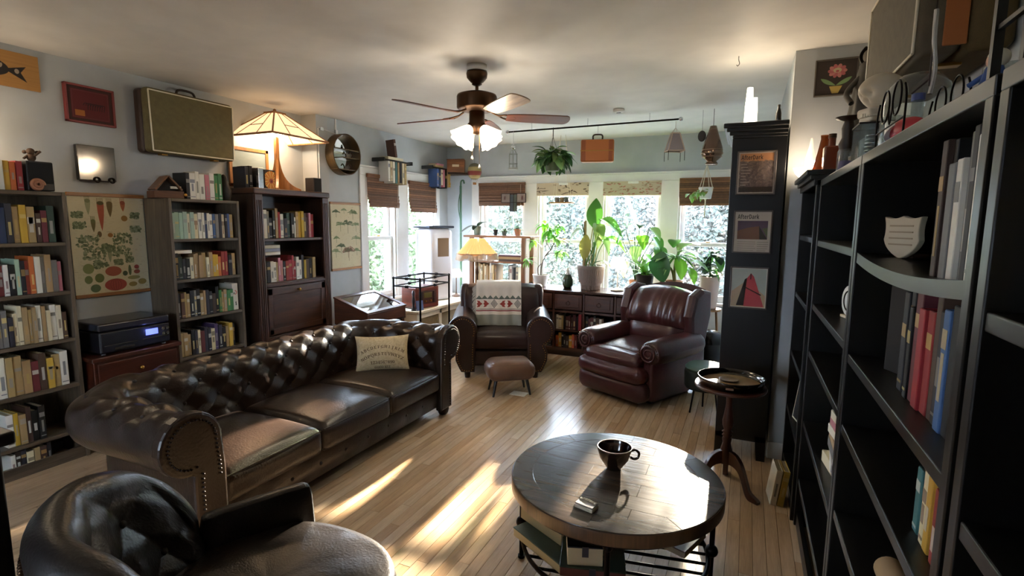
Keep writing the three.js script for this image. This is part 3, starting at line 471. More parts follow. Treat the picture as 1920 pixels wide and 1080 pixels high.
// ---------- dark drop-front cabinet ----------
{
  const x0 = -4.03, x1 = -3.7, z0 = -3.06, z1 = -3.88, H = 1.765, T = thing('drop_front_cabinet', 'dark brown drop-front cabinet with fluted stiles and two open book shelves', 'cabinet', [(x0 + x1) / 2, 0, (z0 + z1) / 2]), D = (x1 - x0) / 2, L = (z0 - z1) / 2;
  for (const s of [1, -1]) {
    K('y').bx(-D, D, 0, H - 0.05, s > 0 ? L - 0.025 : -L, s > 0 ? L : -L + 0.025, 0.004).mesh('side_panel', M.dark, T);
    const st = K('y').bx(D, D + 0.02, 0, H - 0.05, s > 0 ? L - 0.075 : -L, s > 0 ? L : -L + 0.075, 0.005); for (const q of [0.02, 0.04, 0.058]) st.bx(D + 0.018, D + 0.026, 0.12, H - 0.1, s * (L - q) - 0.005, s * (L - q) + 0.005, 0.003); st.mesh('fluted_stile', M.walnut, T);
  }
  K('z').bx(-D, D + 0.03, H - 0.05, H, -L - 0.012, L + 0.012, 0.01).mesh('top_board', M.walnut, T);
  for (const y of [1.345, 0.965, 0.5]) K('z').bx(-D, D, y - 0.025, y, -L + 0.025, L - 0.025, 0.004).mesh('shelf', M.walnut, T);
  K('z').bx(-D, -D + 0.01, 0.05, H - 0.05, -L + 0.025, L - 0.025).mesh('back_panel', M.dark, T);
  K('z').bx(D - 0.005, D + 0.016, 0.93, 0.955, -L + 0.07, L - 0.07, 0.004).mesh('ledge', M.walnut, T);
  const door = K('z').bx(D - 0.006, D + 0.012, 0.51, 0.925, -L + 0.078, L - 0.078, 0.004).bx(D + 0.01, D + 0.02, 0.86, 0.92, -L + 0.08, L - 0.08, 0.004).bx(D + 0.01, D + 0.02, 0.515, 0.565, -L + 0.08, L - 0.08, 0.004).bx(D + 0.01, D + 0.02, 0.515, 0.92, -L + 0.08, -L + 0.13, 0.004).bx(D + 0.01, D + 0.02, 0.515, 0.92, L - 0.13, L - 0.08, 0.004).mesh('drop_front', M.walnut, T);
  K().lathe([[0, 0], [0.008, 0], [0.006, 0.01], [0.014, 0.018], [0.01, 0.028], [0, 0.03]], D + 0.02, 0.885, 0, 14, [0, 0, -PI / 2]).mesh('knob', M.brass, door);
  for (const [y0, y1] of [[0.29, 0.49], [0.08, 0.28]]) { const dr = K('z').bx(D - 0.006, D + 0.014, y0, y1, -L + 0.078, L - 0.078, 0.006).mesh('drawer', M.walnut, T); for (const s of [1, -1]) K().ball(0.014, D + 0.026, (y0 + y1) / 2, s * 0.18).mesh('knob', M.brass, dr); }
  const o = (n, i) => ({ place: `${i} shelf of the ${DC}`, group: 'books in the dark cabinet', ...n });
  bookRow('tbwgkdtrwkdkwtyybmpr', [-3.74, 1.345, -3.13], [0, 0, -1], PI / 2, 0.68, o({ h: [0.17, 0.26], t: [0.02, 0.04] }, 'top'));
  bookRow('wgkwwtppkrrrrwwkybkt', [-3.74, 0.965, -3.13], [0, 0, -1], PI / 2, 0.66, o({ h: [0.17, 0.23], t: [0.02, 0.04] }, 'lower'));
  for (let i = 0; i < 3; i++) { const b = one('book', bookGeo(0.028, 0.2, 0.14, new THREE.Color(['#cfcabd', '#8d92a0', '#c6bfae'][i]), null), M.book); b.position.set(-3.82, 1.2 + i * 0.029 + 0.014, -3.35); b.rotation.set(0, PI / 2, PI / 2, 'YXZ'); b.position.z = -3.35; tag(b, ['white', 'grey', 'cream'][i] + ' book lying flat, ' + ['bottom', 'middle', 'top'][i] + ' of the stack on the lower shelf of the ' + DC, 'book', 'books in the dark cabinet'); }
}
// ---------- record player on a low cabinet ----------
{
  const T = thing('low_cabinet', 'low dark mahogany cabinet under the record player', 'cabinet', [-3.86, 0, -2.09]);
  K('z').bx(-0.17, 0.17, 0.03, 0.6, -0.27, 0.27, 0.006).mesh('body', M.mahog, T); K('z').bx(-0.175, 0.19, 0.6, 0.63, -0.285, 0.285, 0.008).mesh('top_board', M.mahog, T);
  const d = K('z').bx(0.17, 0.182, 0.44, 0.585, -0.25, 0.25, 0.006).mesh('drawer', M.mahog, T); K().ball(0.013, 0.195, 0.51, 0).mesh('knob', M.brass, d);
  const d2 = K('y').bx(0.17, 0.182, 0.06, 0.42, -0.25, 0.25, 0.006).mesh('door', M.mahog, T); K().ball(0.013, 0.195, 0.26, 0.2).mesh('knob', M.brass, d2);
  const R = thing('record_player', 'black record player with a blue lit display and silver knobs', 'record player', [-3.85, 0.63, -2.09]);
  K().bx(-0.16, 0.15, 0.01, 0.15, -0.22, 0.22, 0.012).mesh('body', M.plastic, R); K().bx(-0.165, 0.155, 0.152, 0.205, -0.225, 0.225, 0.014).mesh('lid', STD('#26262c', 0.16), R);
  const fp = K().bx(0.15, 0.158, 0.02, 0.145, -0.215, 0.215, 0.004).mesh('front_panel', STD('#1b1b20', 0.3), R);
  K().bx(0.158, 0.161, 0.085, 0.125, -0.135, -0.055).mesh('display', glow(new THREE.Color(0.12, 0.16, 1), 1.1, '#1a1f60'), fp);
  for (const [y, z] of [[0.115, -0.165], [0.115, -0.195], [0.08, -0.165], [0.08, -0.195]]) K().cyl(0.011, 0.011, 0.014, 0.164, y, z, 14, [0, 0, PI / 2]).mesh('knob', M.chrome, fp);
  K().bx(0.158, 0.162, 0.03, 0.042, 0.02, 0.14).bx(0.158, 0.161, 0.06, 0.066, -0.2, -0.03).bx(0.158, 0.161, 0.06, 0.064, 0.0, 0.2).mesh('trim_strip', M.chrome, fp);
  for (const [x, z] of [[-0.13, 0.19], [0.12, 0.19], [-0.13, -0.19], [0.12, -0.19]]) K().cyl(0.015, 0.012, 0.012, x, 0.006, z, 12).mesh('foot', M.plastic, R);
  const l = bulb(R, 0.2, 0.105, -0.095, 0.05, new THREE.Color(0.2, 0.25, 1), 0.5);
}
// ---------- sideboard under the back windows ----------
{
  const x0 = -2.3, x1 = -0.55, z0 = -5.96, z1 = -5.5, H = 0.75, W = x1 - x0, T = thing('sideboard', 'long dark wooden sideboard with drawers and open book bays, below the plants', 'sideboard', [(x0 + x1) / 2, 0, (z0 + z1) / 2]), w = W / 2, D = 0.23;
  K('x').bx(-w - 0.02, w + 0.02, H - 0.03, H, -D - 0.01, D + 0.02, 0.008).mesh('top_board', wood('#4a2a1c', 0.22), T);
  K('x').bx(-w, w, 0.06, 0.09, -D, D).mesh('bottom_board', M.walnut, T); K('x').bx(-w, w, 0.5, 0.52, -D, D - 0.005).mesh('divider_board', M.walnut, T); K('x').bx(-w, w, 0.06, H - 0.03, -D, -D + 0.01).mesh('back_panel', M.walnut, T); K('x').bx(-w + 0.02, w - 0.02, 0, 0.065, -D + 0.02, D - 0.03).mesh('plinth', M.dark, T);
  const N = 5, bw = W / N;
  for (let i = 0; i <= N; i++) { const x = -w + i * bw; K('y').bx(x - (i ? 0.011 : 0), x + (i < N ? 0.011 : 0), 0.06, H - 0.03, -D, D, 0.003).mesh('upright', M.walnut, T); }
  for (let i = 0; i < N; i++) {
    const x = -w + (i + 0.5) * bw, d = K('x').bx(x - bw / 2 + 0.016, x + bw / 2 - 0.016, 0.535, 0.71, D - 0.01, D + 0.012, 0.006).bx(x - bw / 2 + 0.05, x + bw / 2 - 0.05, 0.565, 0.68, D + 0.008, D + 0.017, 0.004).mesh('drawer', M.walnut, T);
    K().torus(0.022, 0.003, x, 0.61, D + 0.022, [rad(-25), 0, 0], PI * 2, 6, 18).ball(0.007, x, 0.632, D + 0.018).mesh('pull', M.bronze, d);
    K('x').bx(x - bw / 2 + 0.011, x + bw / 2 - 0.011, 0.28, 0.296, -D, D - 0.02).mesh('shelf', M.walnut, T);
  }
  const bay = ['first', 'second', 'third', 'fourth', 'fifth'];
  const rows = [['ccgkgkgkbkgnk', 'kbdgkkydkm'], ['wctkmmbmkrb', 'oykkbyom'], ['kmmkbwb', '']];
  rows.forEach((r, i) => r.forEach((c, j) => bookRow(c, [x0 + i * bw + 0.015, j ? 0.09 : 0.296, z1 - 0.05], [1, 0, 0], 0, bw - 0.03, { h: j ? [0.13, 0.175] : [0.14, 0.19], t: [0.02, 0.04], place: `${j ? 'lower' : 'upper'} ${bay[i]} bay of the sideboard`, group: 'books in the sideboard' })));
}
// ---------- tall black cupboard with framed prints on its side ----------
{
  const x0 = -0.115, x1 = 0.186, z1 = -3.53, z0 = -4.15, T = thing('tower_bookcase', 'tall narrow black bookcase with moulded crown, framed prints hang on its side', 'bookcase', [(x0 + x1) / 2, 0, (z0 + z1) / 2]), W = (x1 - x0) / 2, D = (z1 - z0) / 2;
  for (const s of [1, -1]) {
    const k = K('y').bx(-W, W, 0.12, 2.02, s > 0 ? D - 0.025 : -D, s > 0 ? D : -D + 0.025, 0.004);
    for (const q of [1, -1]) k.add(new THREE.ExtrudeGeometry(new THREE.Shape([[0, 0], [0.05, 0], [0.065, 0.16], [-0.0, 0.16]].map(([a, b]) => new THREE.Vector2(q * a, b))), { depth: 0.025, bevelEnabled: false }), [q > 0 ? -W : W, 0, s > 0 ? D - 0.025 : -D]);
    k.mesh('side_panel', M.black, T);
  }
  K('y').bx(W - 0.01, W, 0.1, 2.02, -D + 0.025, D - 0.025).mesh('back_panel', M.black, T);
  for (const y of [0.16, 0.55, 0.92, 1.3, 1.66, 2.01]) K('z').bx(-W, W - 0.01, y - 0.022, y, -D + 0.025, D - 0.025).mesh('shelf', M.black, T);
  const cr = K('z'); [[0, 2.02, 2.04], [0.018, 2.035, 2.06], [0.035, 2.055, 2.08], [0.052, 2.075, 2.105]].forEach(([o, a, b]) => cr.bx(-W - o, W, a, b, -D - o, D + o, 0.006)); cr.mesh('crown', M.black, T);
  const prints = [
    ['framed_print', 'framed magazine cover with an orange band above a smoky scene', 1.81, (c, w, h) => { c.fillStyle = '#8f8078'; c.fillRect(0, 0, w, h); c.fillStyle = '#b07a4e'; c.fillRect(16, 14, w - 32, 82); c.fillStyle = '#2a1a12'; c.font = 'bold 62px sans-serif'; c.fillText('AfterDark', 26, 76, 200); for (let i = 0; i < 900; i++) { const t = rnd(), y = 100 + rnd() * (h - 120); c.fillStyle = `rgba(${60 + 80 * t},${48 + 68 * t},${44 + 60 * t},.5)`; c.beginPath(); c.ellipse(20 + rnd() * (w - 40), y, 6 + rnd() * 26, 4 + rnd() * 14, rnd() * 3, 0, 7); c.fill(); } c.fillStyle = '#33241b'; c.fillRect(16, h - 70, w - 32, 52); c.fillStyle = '#b9a79a'; for (let i = 0; i < 8; i++) c.fillRect(28, 120 + i * 30, 40 + rnd() * 50, 5); c.strokeStyle = '#a89b90'; c.lineWidth = 12; c.strokeRect(8, 8, w - 16, h - 16); }],
    ['framed_print', 'framed magazine cover with a purple sky over a brown roof', 1.455, (c, w, h) => { c.fillStyle = '#b5aa9c'; c.fillRect(0, 0, w, h); c.fillStyle = '#2c2824'; c.font = 'bold 62px sans-serif'; c.fillText('AfterDark', 26, 76, 200); c.fillStyle = '#4d3a52'; c.fillRect(30, 96, w - 60, 190); c.fillStyle = '#6f4a34'; c.beginPath(); c.moveTo(30, 286); c.lineTo(30, 200); c.lineTo(130, 165); c.lineTo(230, 150); c.lineTo(270, 286); c.fill(); c.fillStyle = '#1d1712'; c.beginPath(); c.moveTo(240, 286); c.lineTo(230, 150); c.lineTo(w - 30, 286); c.fill(); c.fillStyle = '#4e5a3a'; c.beginPath(); c.moveTo(260, 175); c.lineTo(w - 30, 165); c.lineTo(w - 30, 270); c.fill(); c.fillStyle = '#8b8478'; for (let i = 0; i < 5; i++) { c.fillRect(34, 310 + i * 22, 120 + rnd() * 60, 6); c.fillRect(220, 312 + i * 22, 80 + rnd() * 30, 6); } }],
    ['framed_print', 'framed print of a red draped figure against pale blue and tan', 1.11, (c, w, h) => { c.fillStyle = '#a9b0a6'; c.fillRect(0, 0, w, h); c.fillStyle = '#b39a7c'; c.beginPath(); c.moveTo(0, h); c.lineTo(0, 260); c.lineTo(150, 130); c.lineTo(w, 300); c.lineTo(w, h); c.fill(); c.fillStyle = '#20181a'; c.beginPath(); c.moveTo(60, h - 20); c.lineTo(130, 120); c.lineTo(200, 70); c.lineTo(210, h - 20); c.fill(); c.fillStyle = '#b5424a'; c.beginPath(); c.moveTo(130, h - 15); c.lineTo(150, 110); c.lineTo(185, 55); c.lineTo(215, 90); c.lineTo(w - 20, h - 15); c.fill(); c.fillStyle = '#40181c'; c.beginPath(); c.moveTo(140, 200); c.lineTo(290, 275); c.lineTo(288, 288); c.lineTo(140, 212); c.fill(); c.fillRect(180, 60, 10, 60); c.strokeStyle = '#d2cbbd'; c.lineWidth = 10; c.strokeRect(5, 5, w - 10, h - 10); }]];
  for (const [n, lb, y, dr] of prints) {
    const P = thing(n, lb + ', on the black tower', 'picture', [0.028, y, z1 + 0.002]);
    const w = 0.108, h = 0.13, f = K().bx(-w, w, h - 0.008, h, 0, 0.014, 0.002).bx(-w, w, -h, -h + 0.008, 0, 0.014, 0.002).bx(-w, -w + 0.008, -h, h, 0, 0.014, 0.002).bx(w - 0.008, w, -h, h, 0, 0.014, 0.002); f.mesh('frame', STD('#4b423c', 0.4), P);
    one('print', grid((u, v) => [(u - 0.5) * 0.204, (v - 0.5) * 0.248, 0.006], 1, 1), canvasMat(340, 420, dr), P);
    K().bx(-0.1, 0.1, -0.122, 0.122, 0.009, 0.0105).mesh('glazing', M.glass, P);
  }
}
// ---------- black bookcases on the right ----------
function blackCase(label, x0, x1, zFar, zNear, top, shelves, sag = 0, crown = 0) {
  const zc = (zFar + zNear) / 2, xc = (x0 + x1) / 2, T = thing('black_bookcase', label, 'bookcase', [xc, 0, zc]), L = (zNear - zFar) / 2, D = (x1 - x0) / 2, e = 0.03;
  for (const s of [1, -1]) K('y').bx(-D, D, 0, top - 0.028, s > 0 ? L - e : -L, s > 0 ? L : -L + e, 0.003).mesh('side_panel', M.black, T);
  K('z').bx(-D, D, top - 0.03, top, -L, L, 0.003).mesh('top_board', M.black, T);
  K('y').bx(D - 0.008, D, 0.05, top - 0.03, -L + e, L - e).mesh('back_panel', M.black, T);
  shelves.forEach((y, i) => {
    const s = i === 0 ? sag : 0, k = K('z');
    if (s) { const p = []; for (let q = 0; q <= 16; q++) { const t = q / 16 * 2 - 1; p.push([t * (L - e), y - s * (1 - t * t)]); } for (let q = 16; q >= 0; q--) { const t = q / 16 * 2 - 1; p.push([t * (L - e), y - 0.03 - s * (1 - t * t)]); } k.ext(p, 2 * D - 0.012, 0, [D - 0.008, 0, 0], [0, -PI / 2, 0]); }
    else k.bx(-D + 0.004, D - 0.008, y - 0.028, y, -L + e, L - e, 0.003);
    k.mesh('shelf', M.black, T);
  });
  K('z').bx(-D + 0.01, -D + 0.03, 0, 0.07, -L + e, L - e).mesh('kickboard', M.black, T);
  if (crown) { const c = K('z'); [[0.012, -0.03, 0], [0.028, 0, 0.02], [0.045, 0.02, 0.045]].forEach(([o, a, b]) => c.bx(-D - o, D, top + a, top + b, -L + 0.004, L, 0.004)); c.mesh('crown', M.black, T); }
  return T;
}
blackCase('black bookcase with a moulded crown, behind the shell lamp', 0.285, 0.7, -3.58, -2.86, 1.715, [1.44, 1.1, 0.74, 0.4, 0.08], 0, 1);
blackCase('black bookcase holding the toy clock and a pile of flat books', 0.3, 0.7, -2.85, -1.885, 1.71, [1.43, 1.13, 0.9, 0.55, 0.25]);
blackCase('black bookcase with a sagging upper shelf and a shield plaque', 0.3, 0.7, -1.875, -0.955, 1.71, [1.42, 1.11, 0.885, 0.6, 0.3], 0.022);
blackCase('black bookcase at the near end of the row, with grey and tan books', 0.3, 0.7, -0.935, -0.1, 1.71, [1.385, 1.08, 0.78, 0.45, 0.12]);
{
  const B3 = 'sagging black bookcase', g = (i) => ({ place: `${i} shelf of the ${B3}`, group: 'books in the sagging black bookcase' });
  bookRow('kbkgwgtkwgwc', [0.345, 1.4, -1.32], [0, 0, 1], -PI / 2, 0.33, { h: [0.19, 0.27], t: [0.018, 0.034], d: 0.17, ...g('top') });
  bookRow('kkkmrrbklkwgwtt', [0.35, 1.11, -1.5], [0, 0, 1], -PI / 2, 0.5, { h: [0.2, 0.26], t: [0.02, 0.045], d: 0.18, ...g('second') });
  bookRow('ewcyrrkmtccw', [0.345, 0.885, -1.25], [0, 0, 1], -PI / 2, 0.26, { h: [0.13, 0.185], t: [0.015, 0.03], d: 0.15, ...g('third') });
  const g2 = (i) => ({ place: `${i} shelf of the toy clock bookcase`, group: 'books in the toy clock bookcase' });
  bookRow('gwlwcgprto', [0.345, 1.43, -2.22], [0, 0, 1], -PI / 2, 0.3, { h: [0.17, 0.24], t: [0.02, 0.036], d: 0.16, ...g2('top') });
  bookRow('gtwgkbe', [0.345, 1.385, -0.9], [0, 0, 1], -PI / 2, 0.24, { h: [0.22, 0.27], t: [0.025, 0.04], d: 0.17, place: 'on the top shelf of the nearest black bookcase', group: 'books in the nearest black bookcase' });
  // flat pile
  let y = 0.55; const pile = [['c', 0.045], ['w', 0.03], ['g', 0.04], ['t', 0.028], ['w', 0.034], ['p', 0.03], ['c', 0.032]];
  pile.forEach(([c, t], i) => { const b = one('book', bookGeo(t, 0.24 - i * 0.012, 0.17, tint(COL[c][1], 0.03), null), M.book); b.rotation.set(0, -PI / 2 + rr(-0.12, 0.12), PI / 2, 'YXZ'); b.position.set(0.43, y + t / 2, -2.25); const q = new THREE.Vector3(0, 1, 0).applyEuler(b.rotation); b.position.addScaledVector(q, -0.12); y += t; tag(b, `${['lowest cream', 'second white', 'third grey', 'fourth tan', 'fifth white', 'sixth pink', 'topmost cream'][i]} book of the flat pile in the toy clock bookcase`, 'book', 'flat pile of books'); });
  // books standing on the floor by the crowned case
  [['y', 'yellow book leaning on the floor against the crowned black bookcase', 0.1], ['c', 'cream book leaning on the floor beside a yellow one', 0.14]].forEach(([c, lb, o], i) => { const b = makeBook(c, 0.03, 0.2, 0.15, [0.24 - i * 0.035, 0.0, -3.06], 0, lb, undefined, -0.1); b.rotation.set(0, 0.1, -0.12, 'YXZ'); });
}
// ---------- coffee table ----------
{
  const R = 0.43, T = thing('coffee_table', 'round wooden coffee table with plank top on a black metal frame', 'coffee table', [-0.45, 0, -2.08]), ri = 0.345, tm = ['#54473c', '#5b4c3f', '#4e4238', '#5f5144'].map((c) => wood(c, 0.2));
  for (let i = 0; i < 8; i++) { const a0 = i * PI / 4 + 0.004, a1 = (i + 1) * PI / 4 - 0.004, s = new THREE.Shape(); s.absarc(0, 0, R, a0, a1, false); s.absarc(0, 0, ri + 0.0015, a1, a0, true); K('x').ext(s, 0.026, 0.002, [0, 0.422, 0], [-PI / 2, 0, 0]).mesh('rim_segment', tm[i % 4], T); }
  const pw = 2 * ri / 7; for (let i = 0; i < 7; i++) { const z0 = -ri + i * pw + 0.0012, z1 = z0 + pw - 0.0024, cuts = [-1, i % 2 ? -0.1 : 0.12, 1]; for (let j = 0; j < 2; j++) { const pts = []; const lim = (z) => Math.sqrt(Math.max(0, ri * ri - z * z)); const xs = (z, q) => clamp(q, -lim(z), lim(z)); const a = cuts[j] + (j ? 0.0012 : 0), b = cuts[j + 1] - (j ? 0 : 0.0012); for (let q = 0; q <= 8; q++) { const z = z0 + (z1 - z0) * q / 8; pts.push([xs(z, b), -z]); } for (let q = 8; q >= 0; q--) { const z = z0 + (z1 - z0) * q / 8; pts.push([xs(z, a), -z]); } K('x').ext(pts, 0.0265, 0.0008, [0, 0.422, 0], [-PI / 2, 0, 0]).mesh('top_plank', tm[(i * 2 + j) % 4], T); } }
  K().lathe([[0, 0.395], [R + 0.0, 0.395], [R + 0.006, 0.4], [R + 0.006, 0.446], [R + 0.002, 0.448], [R - 0.002, 0.44], [R - 0.002, 0.42], [0, 0.42]], 0, 0, 0, 72).mesh('edge_band', wood('#6b4a2e', 0.35), T);
  const rl = 0.4; for (let i = 0; i < 4; i++) { const a = rad(-10) + i * PI / 2, x = rl * Math.cos(a), z = rl * Math.sin(a), k = K(); k.bar([x, 0, z], [x, 0.395, z], 0.0105, 12).ball(0.026, x, 0.17, z, [1, 1, 1]).ball(0.018, x, 0.375, z).cyl(0.016, 0.016, 0.012, x, 0.006, z, 12); k.mesh('leg', M.blackMetal, T); }
  K().torus(0.385, 0.009, 0, 0.15, 0, [PI / 2, 0, 0], PI * 2, 8, 72).mesh('shelf_ring', M.blackMetal, T);
  for (let i = -5; i <= 5; i++) { const z = i * 0.066, l = Math.sqrt(0.385 ** 2 - z * z); K().bar([-l, 0.15, z], [l, 0.15, z], 0.0065, 8).mesh('shelf_bar', M.blackMetal, T).rotation.y = rad(10); }
  K().torus(0.41, 0.006, 0, 0.385, 0, [PI / 2, 0, 0], PI * 2, 6, 60).mesh('top_ring', M.blackMetal, T);
  // cup
  const C = thing('teacup', 'wide dark glazed cup with a curled handle on the coffee table', 'cup', [-0.465, 0.4485, -2.13]), ck = PHY('#1d0f0c', 0.14, { clearcoat: 0.6, clearcoatRoughness: 0.08 });
  K().lathe([[0, 0.0], [0.03, 0], [0.032, 0.006], [0.042, 0.02], [0.062, 0.05], [0.072, 0.085], [0.074, 0.098], [0.071, 0.1], [0.068, 0.085], [0.058, 0.05], [0.036, 0.018], [0, 0.012]], 0, 0, 0, 40).mesh('bowl', ck, C);
  K().torus(0.0725, 0.0022, 0, 0.099, 0, [PI / 2, 0, 0], PI * 2, 6, 48).mesh('worn_rim', STD('#77604e', 0.4), C); K().cyl(0.055, 0.058, 0.002, 0, 0.055, 0, 32).mesh('coffee', STD('#1a0a05', 0.08), C);
  K().tube([[0.068, 0.088, -0.01], [0.085, 0.094, -0.014], [0.1, 0.082, -0.018], [0.098, 0.062, -0.016], [0.082, 0.054, -0.012], [0.066, 0.06, -0.01]], 0.0055, 24, 8).mesh('handle', ck, C);
  const cb = thing('trinket_box', 'small pale carved trinket box on the coffee table', 'box', [-0.485, 0.4485, -1.775], rad(-14)); K().bx(-0.038, 0.038, 0, 0.014, -0.024, 0.024, 0.003).mesh('base', M.ivory, cb); const lid = K().bx(-0.037, 0.037, 0.0145, 0.02, -0.023, 0.023, 0.002).mesh('lid', STD('#8f8c86', 0.4), cb); const ornament = K(); for (let i = 0; i < 7; i++) ornament.ball(0.006, -0.03 + i * 0.01, 0.021, -0.015 + rr(-0.004, 0.004), [1, 0.7, 1.2], 8, 6); ornament.mesh('carving', M.ivory, lid);
  // boxed games and books on the lower rack
  const rack = [['game_box', 'wide flat green board game box on the coffee table rack', 0.3, 0.04, 0.34, -0.62, 0.16, -1.96, 60, '#3a4a3c', '#b4a680'], ['game_box', 'grey green box with a round white badge on the coffee table rack', 0.2, 0.055, 0.26, -0.68, 0.2, -2.02, 62, '#56655a', '#a79a76'], ['game_box', 'pale box with a dark blue lid on the coffee table rack', 0.13, 0.075, 0.15, -0.5, 0.24, -1.81, 20, '#141c2e', '#c4b18e'], ['book', 'dark red book under the blue lidded box on the coffee table rack', 0.24, 0.04, 0.2, -0.47, 0.2, -1.83, 15, '#2c3a30', '#5a2a22'], ['game_box', 'thin brown album at the right of the coffee table rack', 0.26, 0.03, 0.2, -0.24, 0.16, -2.2, -20, '#4a3026', '#8a7a60'], ['notebook', 'white notebook slanting on the coffee table rack', 0.15, 0.012, 0.22, -0.71, 0.256, -2.08, 40, '#b9b7b2', '#d6d2c6']];
  for (const [n, lb, w, h, d, x, y, z, r, top, side] of rack) { const G = thing(n, lb, n === 'game_box' ? 'box' : 'book', [x, y, z], rad(r), 'things on the coffee table rack'); K().bx(-w / 2, w / 2, 0, h - 0.004, -d / 2, d / 2, 0.003).mesh('body', STD(side, 0.7), G); const l = K().bx(-w / 2 - 0.001, w / 2 + 0.001, h - 0.006, h, -d / 2 - 0.001, d / 2 + 0.001, 0.002).mesh('lid', STD(top, lb.includes('blue') ? 0.15 : 0.55), G); if (lb.includes('badge')) K().cyl(0.032, 0.032, 0.002, 0.03, h + 0.001, 0.05, 24).mesh('badge', M.cream, l); if (lb.includes('blue')) { const q = K(); for (let i = 0; i < 22; i++) q.torus(rr(0.004, 0.01), 0.0012, rr(-0.04, 0.04), h + 0.001, rr(-0.05, 0.04), [PI / 2, 0, rr(0, 6)], rr(2, 5), 4, 8); q.mesh('silver_motif', M.chrome, l); K().bx(-0.012, 0.012, h - 0.04, h, d / 2, d / 2 + 0.002).mesh('lid_tab', STD('#141c2e', 0.3), l); } }
}
// ---------- pedestal table with a tray ----------
{
  const T = thing('pedestal_table', 'small round mahogany tripod table in front of the black tower', 'side table', [-0.035, 0, -3.08]);
  K().lathe([[0, 0.585], [0.16, 0.585], [0.185, 0.592], [0.19, 0.602], [0.185, 0.612], [0, 0.612]], 0, 0, 0, 48).mesh('top', M.mahog, T);
  K().lathe([[0, 0.59], [0.045, 0.588], [0.03, 0.57], [0.018, 0.55], [0.016, 0.5], [0.022, 0.45], [0.03, 0.4], [0.028, 0.37], [0.018, 0.345], [0.03, 0.335], [0.018, 0.325], [0.028, 0.315], [0.02, 0.305], [0.026, 0.295], [0.022, 0.27], [0.034, 0.22], [0.034, 0.15], [0, 0.14]], 0, 0, 0, 24).mesh('turned_post', M.mahog, T);
  for (const a of [35, 150, 270]) { const s = new THREE.Shape(); s.moveTo(0.02, 0.225); s.bezierCurveTo(0.11, 0.225, 0.12, 0.12, 0.155, 0.05); s.bezierCurveTo(0.165, 0.03, 0.2, 0.025, 0.215, 0.012); s.lineTo(0.215, 0); s.lineTo(0.175, 0); s.bezierCurveTo(0.14, 0.0, 0.13, 0.06, 0.11, 0.1); s.bezierCurveTo(0.09, 0.15, 0.06, 0.155, 0.02, 0.155); const l = K().ext(s, 0.022, 0.004, [0, 0, -0.011]).mesh('leg', M.mahog, T); l.rotation.y = -rad(a); }
  const Y = thing('round_tray', 'round black rimmed tray with a tan mosaic inside, on the pedestal table', 'tray', [-0.035, 0.612, -3.08]);
  K().lathe([[0, 0], [0.165, 0], [0.172, 0.03], [0.177, 0.045], [0.17, 0.046], [0.163, 0.03], [0.158, 0.008], [0, 0.008]], 0, 0, 0, 48).mesh('rim', PHY('#0f0d0d', 0.15, { clearcoat: 0.5 }), Y);
  K().cyl(0.157, 0.157, 0.004, 0, 0.0105, 0, 48).mesh('inlay', STD('#8a7350', 0.5, { map: plasterMap }), Y); for (const s of [1, -1]) K().bx(-0.02, 0.02, 0.015, 0.028, s * 0.176 - 0.004, s * 0.176 + 0.004, 0.003).mesh('grip', M.tan, Y);
  const pl = tag(K().lathe([[0, 0.004], [0.03, 0.004], [0.05, 0.012], [0.052, 0.015], [0.045, 0.013], [0.03, 0.009], [0, 0.008]], 0, 0, 0, 28).mesh('saucer', STD('#6f5a3e', 0.4)), 'small tan saucer lying in the round tray', 'saucer'); pl.position.set(-0.045, 0.621, -3.1);
}

